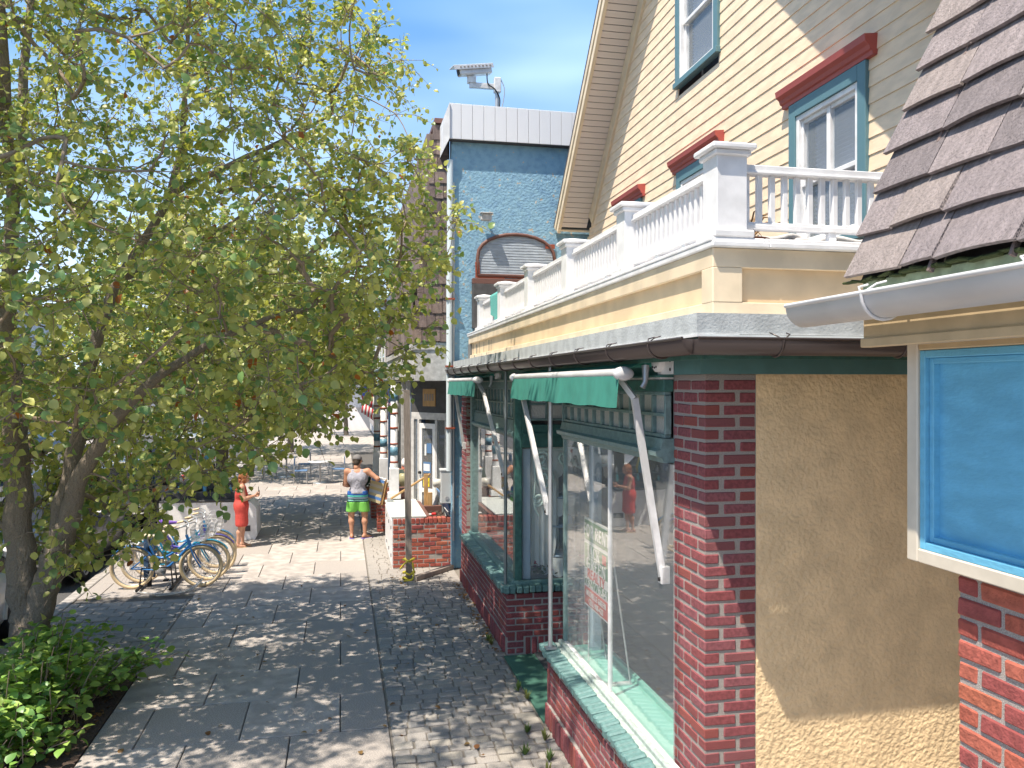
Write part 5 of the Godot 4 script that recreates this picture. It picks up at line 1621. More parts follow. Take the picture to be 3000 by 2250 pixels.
func grow(seedv: int, limbs: Array, inside: Callable, lo: Vector3, hi: Vector3, n: int, leaf_size: float, per: int, root: Node3D, near_eye := 0):
	var r := RandomNumberGenerator.new()
	r.seed = seedv
	var t := Wood.new()
	var ends := {}
	for l in limbs:
		var from := -1
		if l[2] >= 0:
			from = l[2]
		var pts: Array = curve(l[0], 4)
		var rad := []
		for k in pts.size():
			var q: float = float(k) / (pts.size() - 1) * (l[1].size() - 1)
			var i := mini(int(q), l[1].size() - 2)
			rad.append(lerpf(l[1][i], l[1][i + 1], q - i))
			if k > 0 and k < pts.size() - 1:
				pts[k] += Vector3(r.randf_range(-1, 1), 0, r.randf_range(-1, 1)) * minf(rad[k] * 0.45, 0.03)
		t.limb(pts, rad, from)
	# clusters: nearest to the limbs first
	var targets := []
	var tries := 0
	while targets.size() < n and tries < n * 60:
		tries += 1
		var p := Vector3(r.randf_range(lo.x, hi.x), r.randf_range(lo.y, hi.y), r.randf_range(lo.z, hi.z))
		var k: float = inside.call(p)
		if k <= 0.0 or r.randf() > k:
			continue
		targets.append(p)
	var keyed := []
	for p in targets:
		var i := t.nearest(p, t.pos[0])
		keyed.append([p.distance_to(t.pos[i]), p])
	keyed.sort_custom(func(a, b): return a[0] < b[0])
	var tips := []
	for e in keyed:
		var p: Vector3 = e[1]
		var i := t.nearest(p, t.pos[0])
		var a := t.pos[i]
		var back := (a - t.pos[t.up[i]]).normalized() if t.up[i] >= 0 else Vector3.UP
		var L := a.distance_to(p)
		var mid := a.lerp(p, 0.5) + back * L * 0.16 + Vector3(r.randf_range(-1, 1), r.randf_range(-0.5, 1), r.randf_range(-1, 1)) * L * 0.08
		var steps := 2 if L < 0.5 else 4
		var prev := i
		for k in range(1, steps + 1):
			var q := float(k) / steps
			var pt := a.lerp(mid, q).lerp(mid.lerp(p, q), q)
			t.pos.append(pt); t.up.append(prev); t.carry.append(0.0); t.fixed.append(0.0)
			prev = t.pos.size() - 1
		tips.append(prev)
	for i in tips:
		var k: int = i
		while k >= 0:
			t.carry[k] += 1.0
			k = t.up[k]
	# wood: trunk as tubes, finer branches as one joined part
	var nl := 0
	var start := 0
	var idx := 0
	for l in limbs:
		var cnt: int = (l[0].size() - 1) * 4 + 1
		var pts := []
		var rad := []
		if l[2] >= 0:
			pts.append(t.pos[l[2]]); rad.append(minf(t.fixed[l[2]] * 0.8, l[1][0] * 1.05))
		for k in cnt:
			pts.append(t.pos[start + k]); rad.append(t.fixed[start + k])
		var tr := Shape.new()
		tr.tube(pts, rad, 14)
		part(root, "trunk" if l[1][0] > 0.07 else "limb", tr.done(), M.bark)
		start += cnt
		idx += 1
	var br := Shape.new()
	for i in range(start, t.pos.size()):
		var p := t.up[i]
		var r1 := maxf(0.0042 * pow(t.carry[i], 0.52), 0.004)
		var r0 := maxf(0.0042 * pow(t.carry[p], 0.52), 0.004)
		if t.fixed[p] > 0.0:
			r0 = minf(r1 * 1.25, t.fixed[p])
		br.tube([t.pos[p], t.pos[i]], [minf(r0, r1 * 1.4), r1], 5, false, false)
	# twigs and leaves
	var xf: Array[Transform3D] = []
	var col := PackedColorArray()
	var centre := t.pos[0] + Vector3(0, 4.5, 0)
	for i in tips:
		var p := t.pos[i]
		var d := (p - t.pos[t.up[i]]).normalized()
		var hue := r.randf()
		var small := lerpf(1.1, 0.66, clampf((p.y - 2.2) / 4.8, 0.0, 1.0)) if near_eye > 0 else 1.0
		var m := int(per * r.randf_range(0.6, 1.35) / pow(small, 1.5))
		var tw := 7
		for k in tw:
			var dir := (d * 0.5 + Vector3(r.randf_range(-1, 1), r.randf_range(-0.55, 0.9), r.randf_range(-1, 1)).normalized()).normalized()
			var len := r.randf_range(0.2, 0.5)
			var droop := Vector3(0, -0.22 * len, 0)
			var e := p + dir * len + droop
			var mm := p + dir * len * 0.55
			br.tube([p, mm, e], [0.0038, 0.003, 0.0015], 3, false, false)
			for q in int(m / float(tw)) + 1:
				var u := r.randf_range(0.12, 1.05)
				var at := (p.lerp(mm, u / 0.55) if u < 0.55 else mm.lerp(e, (u - 0.55) / 0.45))
				var side := dir.cross(Vector3(r.randf_range(-1, 1), r.randf_range(-1, 1), r.randf_range(-1, 1))).normalized()
				var tip := (side * 0.75 + dir * 0.5 + Vector3(0, r.randf_range(-0.75, 0.05), 0)).normalized()
				var nrm := (Vector3(-0.35, 0.8, 0.6) + Vector3(r.randf_range(-1, 1), r.randf_range(-0.6, 0.6), r.randf_range(-1, 1)) * 0.85).normalized()
				var x := tip.cross(nrm).normalized()
				nrm = x.cross(tip)
				var s := leaf_size * small * r.randf_range(0.55, 1.4)
				xf.append(Transform3D(Basis(x, tip, nrm).scaled(Vector3.ONE * s), at + tip * s * 0.25))
				var g := r.randf()
				var c := Color(0.40, 0.45, 0.13).lerp(Color(0.60, 0.58, 0.20), hue * 0.6 + g * 0.4)
				if g < 0.22:
					c = Color(0.24, 0.36, 0.14)
				elif g > 0.992:
					c = Color(0.45, 0.15, 0.04)
				col.append(c)
	var brm := part(root, "branches", br.done(), M.twig)
	brm.set_meta("kind", "stuff")
	var lm := leaf_mesh()
	var singles := {}
	if near_eye > 0:
		var eye := Vector3(0, 3.3, 0)
		var dl := []
		for i in xf.size():
			var q := xf[i].origin - eye
			var depth := q.x * 0.204 - q.z * 0.979
			var u := (q.x * 0.979 + q.z * 0.204) / depth
			if depth > 1.0 and absf(u) < 0.62 and absf(q.y / depth) < 0.46:
				dl.append([depth / xf[i].basis.x.length(), i])
		dl.sort_custom(func(a, b): return a[0] < b[0])
		var lc := [mat("leaf_mid", Color(0.27, 0.33, 0.09), 0.42, {"two": true, "back": Color(0.12, 0.15, 0.02)}), mat("leaf_yellow", Color(0.42, 0.42, 0.12), 0.42, {"two": true, "back": Color(0.17, 0.18, 0.025)}), mat("leaf_dark", Color(0.15, 0.26, 0.08), 0.42, {"two": true, "back": Color(0.05, 0.09, 0.015)})]
		for k in mini(near_eye, dl.size()):
			var i: int = dl[k][1]
			singles[i] = true
			part(root, "leaf", lm, lc[r.randi() % 3], xf[i])
	var mm2 := MultiMesh.new()
	mm2.transform_format = MultiMesh.TRANSFORM_3D
	mm2.use_colors = true
	mm2.mesh = lm
	mm2.instance_count = xf.size() - singles.size()
	var at2 := 0
	for i in xf.size():
		if singles.has(i):
			continue
		mm2.set_instance_transform(at2, xf[i])
		mm2.set_instance_color(at2, col[i])
		at2 += 1
	var mi := MultiMeshInstance3D.new()
	mi.name = "crown"
	mi.multimesh = mm2
	mi.material_override = M.leaf
	mi.set_meta("kind", "stuff")
	root.add_child(mi, true)

func crown_reach(y: float, heights: Array, reach: Array) -> float:
	if y < heights[0] or y > heights[-1]:
		return 0.0
	for k in heights.size() - 1:
		if y <= heights[k + 1]:
			return lerpf(reach[k], reach[k + 1], (y - heights[k]) / (heights[k + 1] - heights[k]))
	return 0.0

func trees():
	# the near tree: forked trunk at the kerb
	var t := thing("street_tree", "large leafy street tree with forked trunk at the kerb, nearest on the left", "tree", Vector3.ZERO, "street trees along the kerb")
	var base := Vector3(-3.36, -0.05, -10.0)
	var limbs := [
		[[base, Vector3(-3.37, 0.35, -10.0), Vector3(-3.4, 0.62, -10.0)], [0.24, 0.21, 0.19], -1],
		[[Vector3(-3.45, 0.7, -10.02), Vector3(-3.50, 1.3, -10.05), Vector3(-3.53, 2.0, -10.1), Vector3(-3.62, 2.9, -10.2), Vector3(-3.72, 4.3, -10.3), Vector3(-3.55, 6.2, -10.2), Vector3(-3.3, 8.6, -10.0)], [0.155, 0.15, 0.14, 0.125, 0.085, 0.055, 0.025], 8],
		[[Vector3(-3.30, 0.7, -9.97), Vector3(-3.22, 1.05, -9.95), Vector3(-3.12, 1.4, -9.93)], [0.15, 0.145, 0.14], 8],
		[[Vector3(-3.10, 1.5, -9.95), Vector3(-3.08, 1.8, -10.0), Vector3(-2.97, 2.5, -10.1), Vector3(-2.82, 3.4, -10.15), Vector3(-2.55, 4.4, -10.1), Vector3(-1.95, 5.4, -10.0), Vector3(-1.75, 6.4, -9.9), Vector3(-1.7, 8.0, -9.8)], [0.115, 0.11, 0.09, 0.075, 0.058, 0.042, 0.03, 0.016], 42],
		[[Vector3(-3.04, 1.5, -9.9), Vector3(-2.93, 1.8, -9.8), Vector3(-2.72, 2.35, -9.6), Vector3(-2.2, 3.1, -9.3), Vector3(-1.4, 3.7, -9.1), Vector3(-0.5, 4.1, -9.0)], [0.115, 0.11, 0.09, 0.06, 0.038, 0.018], 42],
		[[Vector3(-3.7, 3.3, -10.2), Vector3(-4.2, 4.2, -10.0), Vector3(-4.9, 5.6, -9.6), Vector3(-5.3, 7.2, -9.4)], [0.085, 0.07, 0.05, 0.025], 23],
		[[Vector3(-3.5, 2.4, -10.0), Vector3(-3.35, 3.1, -9.3), Vector3(-3.1, 4.2, -8.6), Vector3(-2.95, 5.6, -8.2), Vector3(-2.9, 7.4, -7.6), Vector3(-2.8, 8.2, -6.8), Vector3(-2.6, 8.6, -5.6)], [0.085, 0.075, 0.06, 0.05, 0.042, 0.03, 0.015], 19],
		[[Vector3(-1.9, 5.5, -10.0), Vector3(-1.3, 5.9, -10.2), Vector3(-0.5, 6.4, -10.4), Vector3(0.2, 6.9, -10.5)], [0.045, 0.035, 0.025, 0.014], 63],
		[[Vector3(-2.5, 4.5, -10.15), Vector3(-2.0, 5.0, -10.9), Vector3(-1.4, 5.5, -11.6), Vector3(-0.9, 6.2, -12.0)], [0.05, 0.04, 0.028, 0.015], 59],
	]
	var hs := [1.1, 1.6, 2.0, 2.4, 3.1, 3.8, 4.6, 5.3, 5.7, 6.4, 7.1, 7.5, 8.0, 8.6, 9.2]
	var rx := [0.8, 1.15, 1.75, 2.6, 3.75, 4.45, 4.5, 4.85, 4.5, 4.1, 4.25, 3.3, 2.8, 2.0, 0.6]
	var inside := func(p: Vector3) -> float:
		# high part of the crown that spreads over the pavement towards the viewer
		var depth := p.x * 0.204 - p.z * 0.979
		if p.z > -8.2 and p.y - 3.3 > 0.56 * depth:
			var g := ((p - Vector3(-2.7, 8.3, -6.4)) / Vector3(2.6, 1.7, 2.3)).length()
			return 0.33 if g < 1.0 else 0.0
		if p.z < -10.2 and p.y < 2.7 and ((p - Vector3(-3.55, 2.0, -11.3)) / Vector3(1.15, 0.9, 1.3)).length() < 1.0:
			return 0.9
		var R := crown_reach(p.y, hs, rx)
		if R <= 0.0:
			return 0.0
		var d := Vector2(p.x + 3.36, p.z + 10.0)
		var ax := R if d.x > 0 else minf(R, 3.2)
		var az := minf(R, 3.3) if d.y > 0 else minf(R, 2.9 - 0.16 * (p.y - 3.0))
		var q := pow(pow(absf(d.x / ax), 2.7) + pow(absf(d.y / az), 2.7), 1.0 / 2.7)
		if q > 1.0:
			return 0.0
		if d.y > 1.2 and p.y < 2.7 or (p.y < 1.9 and d.x < 0.1):
			return 0.0
		var lump := sin(p.x * 2.1 + p.y * 1.3) * sin(p.y * 1.9 + 0.6) * sin(p.z * 2.3 + p.x)
		if q > 0.8 and lump < -0.12:
			return 0.1
		return (0.25 + 0.75 * smoothstep(0.15, 0.75, q)) * clampf(0.62 + lump * 1.5, 0.06, 1.0)
	grow(5, limbs, inside, Vector3(-6.6, 1.1, -13.6), Vector3(1.9, 10.7, -4.2), 1660, 0.077, 36, t, 300)
	# trees further along the kerb
	for e in [[Vector3(-2.75, 0, -20.2), 1.0, 0.0, "second street tree along the kerb, behind the woman in red", 950], [Vector3(-3.2, 0, -30.5), 1.05, 1.3, "third street tree along the kerb, far behind the man with the cap", 620], [Vector3(-2.4, 0, -41.0), 1.2, 2.2, "fourth street tree along the kerb, last one before the far end", 520], [Vector3(0.3, 0, -54.0), 1.5, 3.0, "tall tree closing the view at the street's far end", 520]]:
		var o: Vector3 = e[0]
		var s: float = e[1]
		var tt := thing("street_tree", e[3], "tree", o, "street trees along the kerb", e[2])
		var lm := [
			[[Vector3(0, -0.05, 0), Vector3(0.02, 0.8, 0.0), Vector3(0.03, 1.9, 0.0)], [0.17, 0.14, 0.13], -1],
			[[Vector3(-0.05, 2.1, 0), Vector3(-0.3, 3.0, 0.1), Vector3(-0.6, 4.4, 0.3), Vector3(-0.7, 6.4, 0.3)], [0.1, 0.085, 0.06, 0.025], 8],
			[[Vector3(0.1, 2.1, 0), Vector3(0.4, 3.0, -0.1), Vector3(1.0, 4.4, -0.2), Vector3(1.4, 6.0, -0.2)], [0.1, 0.08, 0.055, 0.025], 8],
			[[Vector3(0.05, 2.2, 0.1), Vector3(0.1, 3.2, 0.7), Vector3(0.1, 4.4, 1.4), Vector3(0.2, 5.6, 1.8)], [0.08, 0.06, 0.04, 0.02], 8],
		]
		var h2 := [2.1, 2.6, 3.6, 5.0, 6.4, 8.0]
		var r2 := [1.6, 2.9, 3.5, 3.4, 2.5, 0.4]
		var ins := func(p: Vector3) -> float:
			var R := crown_reach(p.y / s, h2, r2)
			if R <= 0.0:
				return 0.0
			var q := Vector2(p.x, p.z).length() / R
			return 0.0 if q > 1.0 else 0.3 + 0.7 * q
		grow(40 + int(e[2] * 10.0), lm, ins, Vector3(-5.2, 2.0, -5.2), Vector3(5.2, 12.2, 5.2), e[4], 0.085, 46, tt)
	# shrub of young shoots round the foot of the near tree
	var sh := thing("tree_shrub", "leafy green shoots growing round the foot of the near tree", "shrub", Vector3(-3.0, 0.0, -8.75))
	shrub(sh, 71, 100, Vector3(0.8, 1.0, 1.2), 0.085, 190)
	var s3 := thing("tree_shrub", "low leafy shoots at the near end of the tree pit, lowest at the left", "shrub", Vector3(-3.0, 0.0, -7.75))
	shrub(s3, 73, 45, Vector3(0.6, 0.6, 0.5), 0.085, 120)
	var s2 := thing("tree_shrub", "sparse leaning shoots on the pavement side of the near tree's foot", "shrub", Vector3(-2.6, 0.0, -9.2))
	shrub(s2, 72, 12, Vector3(0.25, 0.9, 0.3), 0.08, 110, Vector3(0.55, 0.0, -0.15))
	# weeds in the joints by the shop
	var places := [[1.86, -8.6], [1.9, -8.35], [1.72, -7.55], [1.84, -7.35], [1.78, -6.95], [1.7, -6.7], [1.86, -6.6], [1.55, -6.35], [1.84, -10.35], [1.86, -10.2], [1.6, -7.1], [1.35, -6.5]]
	var where := ["at the green carpet's far edge", "at the carpet's edge in the sun", "below the green carpet's near corner", "beside the near window's brick base", "near the curving soldier bricks", "among sunlit pavers near the picture's lower edge", "against the near brick base, low right", "alone among the pavers nearest the camera", "at the far window's brick base corner", "just before the far window's brick corner", "between pavers left of the near brick base", "small, lowest on the paver strip"]
	for k in places.size():
		var w := thing("weed", "small green weed growing " + where[k], "weed", Vector3(places[k][0], 0.0, places[k][1]), "weeds between the pavers")
		var ws := Shape.new()
		for q in 22:
			var a := rnd(0, TAU)
			var hgt := rnd(0.03, 0.12)
			var tip := Vector3(cos(a) * rnd(0.01, 0.07), hgt, sin(a) * rnd(0.01, 0.07))
			var side := Vector3(-sin(a), 0, cos(a)) * 0.009
			ws.quad(tip * 0.1 - side * 0.3, tip * 0.1 + side * 0.3, tip * 0.6 + side, tip)
			ws.quad(tip * 0.1 - side * 0.3, tip, tip * 0.6 - side, tip * 0.1 - side * 0.3)
		part(w, "blades", ws.done(), mat("weed_green_%d" % (k % 2), [Color(0.10, 0.17, 0.035), Color(0.22, 0.24, 0.06)][k % 2], 0.7, {"two": true}))
	# fallen leaves
	var fl := MultiMesh.new()
	fl.transform_format = MultiMesh.TRANSFORM_3D
	fl.use_colors = true
	fl.mesh = leaf_mesh()
	fl.instance_count = 420
	for k in 420:
		var p := Vector3(rnd(-3.9, -2.3), 0.012, rnd(-9.9, -7.7)) if k < 240 else (Vector3(1.9 - absf(rng.randfn(0, 0.05)), 0.03, rnd(-13.5, -9.8)) if k < 330 else Vector3(rnd(-2.2, 1.8), 0.012, rnd(-14.0, -5.5)))
		if k >= 400:
			p = Vector3(1.1 + rng.randfn(0, 0.15), 0.025, -13.9 + rng.randfn(0, 0.15))
		var s := rnd(0.03, 0.065)
		fl.set_instance_transform(k, Transform3D(Basis.from_euler(Vector3(-PI / 2 + rnd(-0.5, 0.5), rnd(0, TAU), rnd(-0.4, 0.4))).scaled(Vector3.ONE * s), p + Vector3(0, rnd(0.0, 0.02), 0)))
		fl.set_instance_color(k, Color(0.24, 0.10, 0.04).lerp(Color(0.34, 0.22, 0.09), rng.randf()))
	var fm := MultiMeshInstance3D.new()
	fm.name = "fallen_leaves"
	fm.multimesh = fl
	fm.material_override = M.leaf
	add_child(fm)
	fm.set_meta("kind", "stuff")
	tag(fm, "dry brown leaves fallen in the tree pit and along the brick base", "leaves")

func shrub(root: Node3D, seedv: int, stems: int, size: Vector3, leaf_size: float, single: int, lean := Vector3.ZERO):
	var r := RandomNumberGenerator.new()
	r.seed = seedv
	var st := Shape.new()
	var xf: Array[Transform3D] = []
	for k in stems:
		var a := r.randf() * TAU
		var q := sqrt(r.randf())
		var foot := Vector3(cos(a) * size.x * q, 0.0, sin(a) * size.z * q) * 0.7
		var hgt := size.y * r.randf_range(0.35, 1.1) * (1.0 - 0.35 * q)
		var tip := foot * 1.5 + Vector3(r.randf_range(-0.2, 0.2), hgt, r.randf_range(-0.2, 0.2)) + lean * r.randf_range(0.4, 1.4)
		var pts := curve([foot, foot.lerp(tip, 0.5) + Vector3(0, hgt * 0.12, 0), tip], 5)
		st.tube(pts, 0.005, 4, false, false)
		var n := int(tip.distance_to(foot) * 34.0)
		for j in n:
			var u := r.randf_range(0.2, 1.0) * (pts.size() - 1.001)
			var at: Vector3 = (pts[int(u)] as Vector3).lerp(pts[int(u) + 1], u - int(u))
			var side := Vector3(r.randf_range(-1, 1), r.randf_range(-0.4, 0.5), r.randf_range(-1, 1)).normalized()
			var nrm := (Vector3.UP + Vector3(r.randf_range(-1, 1), 0, r.randf_range(-1, 1)) * 0.6).normalized()
			var x := side.cross(nrm).normalized()
			nrm = x.cross(side)
			var s := leaf_size * r.randf_range(0.6, 1.25)
			xf.append(Transform3D(Basis(x, side, nrm).scaled(Vector3(1.1, 1, 1) * s), at + side * (s * 0.3 + r.randf_range(0.0, 0.06))))
	var sm := part(root, "stems", st.done(), M.twig)
	var lm := leaf_mesh()
	var lc := [mat("shrub_mid", Color(0.19, 0.34, 0.065), 0.4, {"two": true, "back": Color(0.08, 0.15, 0.02)}), mat("shrub_light", Color(0.31, 0.45, 0.10), 0.4, {"two": true, "back": Color(0.12, 0.19, 0.03)}), mat("shrub_dark", Color(0.11, 0.23, 0.06), 0.4, {"two": true, "back": Color(0.04, 0.09, 0.015)})]
	var order := []
	for i in xf.size():
		order.append([(root.position + xf[i].origin).distance_to(Vector3(0, 3.3, 0)), i])
	order.sort_custom(func(a, b): return a[0] < b[0])
	var taken := {}
	for k in mini(single, order.size()):
		taken[order[k][1]] = true
		part(root, "leaf", lm, lc[r.randi() % 3], xf[order[k][1]])
	var mm := MultiMesh.new()
	mm.transform_format = MultiMesh.TRANSFORM_3D
	mm.use_colors = true
	mm.mesh = lm
	mm.instance_count = xf.size() - taken.size()
	var at2 := 0
	for i in xf.size():
		if taken.has(i):
			continue
		mm.set_instance_transform(at2, xf[i])
		mm.set_instance_color(at2, Color(0.14, 0.29, 0.07).lerp(Color(0.36, 0.50, 0.11), r.randf()))
		at2 += 1
	var mi := MultiMeshInstance3D.new()
	mi.name = "foliage"
	mi.multimesh = mm
	mi.material_override = M.leaf
	mi.set_meta("kind", "stuff")
	root.add_child(mi, true)

# ------------------------------------------------------------------ people
# joints for a standing figure 1.75 m tall that looks along +z; its right hand is at -x
func figure(p: Dictionary) -> Array:
	var c := []
	var hip: Vector3 = p.hip
	var chest: Vector3 = p.chest
	var neck: Vector3 = p.neck
	var w: float = p.get("girth", 1.0)
	c.append([hip + Vector3(-0.06, 0.0, 0), hip + Vector3(0.06, 0.0, 0), 0.125 * w, 0.125 * w])
	c.append([hip + Vector3(0, 0.05, 0), hip.lerp(chest, 0.55), 0.125 * w, 0.118 * w])
	c.append([chest + Vector3(-0.075, -0.04, 0), chest + Vector3(0.075, -0.04, 0), 0.118 * w, 0.118 * w])
	c.append([chest + Vector3(-0.12, 0.09, -0.01), chest + Vector3(0.12, 0.09, -0.01), 0.07, 0.07])
	c.append([chest + Vector3(0, 0.08, 0), neck, 0.075, 0.056])
	for s in ["l", "r"]:
		var sh: Vector3 = p[s + "_shoulder"]
		var el: Vector3 = p[s + "_elbow"]
		var wr: Vector3 = p[s + "_wrist"]
		var hj: Vector3 = p[s + "_hip"]
		var kn: Vector3 = p[s + "_knee"]
		var an: Vector3 = p[s + "_ankle"]
		c.append([chest + Vector3(signf(sh.x) * 0.09, 0.08, 0), sh, 0.066, 0.060])
		c.append([sh, el, 0.056 * w, 0.041 * w])
		c.append([el, el.lerp(wr, 0.35), 0.041, 0.042])
		c.append([el.lerp(wr, 0.35), wr, 0.042, 0.026])
		c.append([hj, kn, 0.092 * w, 0.056 * w])
		c.append([kn, kn.lerp(an, 0.33) + Vector3(0, 0, -0.018), 0.054, 0.056])
		c.append([kn.lerp(an, 0.33) + Vector3(0, 0, -0.018), an, 0.056, 0.034])
		var f: Vector3 = p.get(s + "_toe", Vector3(0.02 * signf(an.x), 0, 1)).normalized()
		c.append([an + Vector3(0, -0.035, 0) - f * 0.045, an + Vector3(0, -0.048, 0) + f * 0.06, 0.034, 0.030])
		c.append([an + Vector3(0, -0.048, 0) + f * 0.06, an + Vector3(0, -0.056, 0) + f * 0.155, 0.032, 0.022])
	return c

func head_caps(o: Vector3, b: Basis) -> Array:
	var h := func(x, y, z): return o + b * Vector3(x, y, z)
	return [
		[h.call(0, 0.045, -0.022), h.call(0, 0.04, 0.02), 0.088, 0.080],
		[h.call(0, -0.03, 0.02), h.call(0, -0.075, 0.045), 0.068, 0.040],
		[h.call(0, 0.0, 0.045), h.call(0, -0.02, 0.05), 0.058, 0.055],
		[h.call(0, 0.015, 0.098), h.call(0, -0.022, 0.117), 0.011, 0.016],
		[h.call(-0.02, -0.052, 0.088), h.call(0.02, -0.052, 0.088), 0.012, 0.012],
		[h.call(-0.03, 0.032, 0.09), h.call(0.03, 0.032, 0.09), 0.013, 0.013],
		[h.call(-0.083, 0.015, -0.005), h.call(-0.086, -0.022, 0.0), 0.018, 0.013],
		[h.call(0.083, 0.015, -0.005), h.call(0.086, -0.022, 0.0), 0.018, 0.013],
		[h.call(0, -0.06, -0.02), h.call(0, -0.13, -0.03), 0.056, 0.058],
	]

# a hand: palm, four unequal fingers curled round something, thumb from the side of the palm. dir = along the palm, face = palm side
func hand_caps(w: Vector3, dir: Vector3, face: Vector3, side: float, curl: float) -> Array:
	dir = dir.normalized()
	face = (face - dir * face.dot(dir)).normalized()
	var x := dir.cross(face) * side
	var c := [[w, w + dir * 0.03, 0.025, 0.026]]
	for k in 4:
		var o := (k - 1.5) * 0.0205
		c.append([w + x * o * 0.7 + dir * 0.02, w + x * o + dir * 0.082, 0.0145, 0.0125])
		var L: float = [0.036, 0.042, 0.040, 0.031][k]
		var p: Vector3 = w + x * o + dir * 0.085
		var d := dir
		for j in 3:
			var a: float = curl * [0.5, 1.2, 1.9][j]
			d = dir * cos(a) + face * sin(a)
			var q: Vector3 = p + d * L * [1.0, 0.72, 0.55][j]
			c.append([p, q, 0.0092 - 0.0008 * j, 0.0088 - 0.0012 * j])
			p = q
	var tb: Vector3 = w - x * 0.022 + dir * 0.022
	var t1: Vector3 = tb - x * 0.026 + dir * 0.030 + face * 0.016
	c.append([tb, t1, 0.014, 0.0105])
	c.append([t1, t1 + dir * 0.03 + face * 0.016 + x * 0.006, 0.0105, 0.0085])
	return c

func person_body(root: Node3D, p: Dictionary, skin: Material):
	var s := SurfaceTool.new()
	s.begin(Mesh.PRIMITIVE_TRIANGLES)
	s.append_from(blob(figure(p), 0.045, 0.014), 0, Transform3D())
	s.append_from(blob(head_caps(p.head, p.head_turn), 0.022, 0.0065), 0, Transform3D())
	for h in p.hands:
		s.append_from(blob(hand_caps(h[0], h[1], h[2], h[3], h[4]), 0.008, 0.0045), 0, Transform3D())
	part(root, "body", s.commit(), skin)
	for sx in [-1.0, 1.0]:
		var e := Shape.new()
		e.lathe(Vector3.ZERO, [[0.0, -0.011], [0.009, -0.006], [0.011, 0.0], [0.009, 0.006], [0.0, 0.011]], 10)
		part(root, "eye", e.done(), mat("eye", Color(0.08, 0.06, 0.05), 0.3), Transform3D(Basis(), p.head + p.head_turn * Vector3(sx * 0.031, 0.012, 0.094)))

func cloth(root: Node3D, called: String, caps: Array, k: float, clips: Array, grow_by: float, m: Material):
	part(root, called, blob(caps, k, 0.012, clips, grow_by), m)

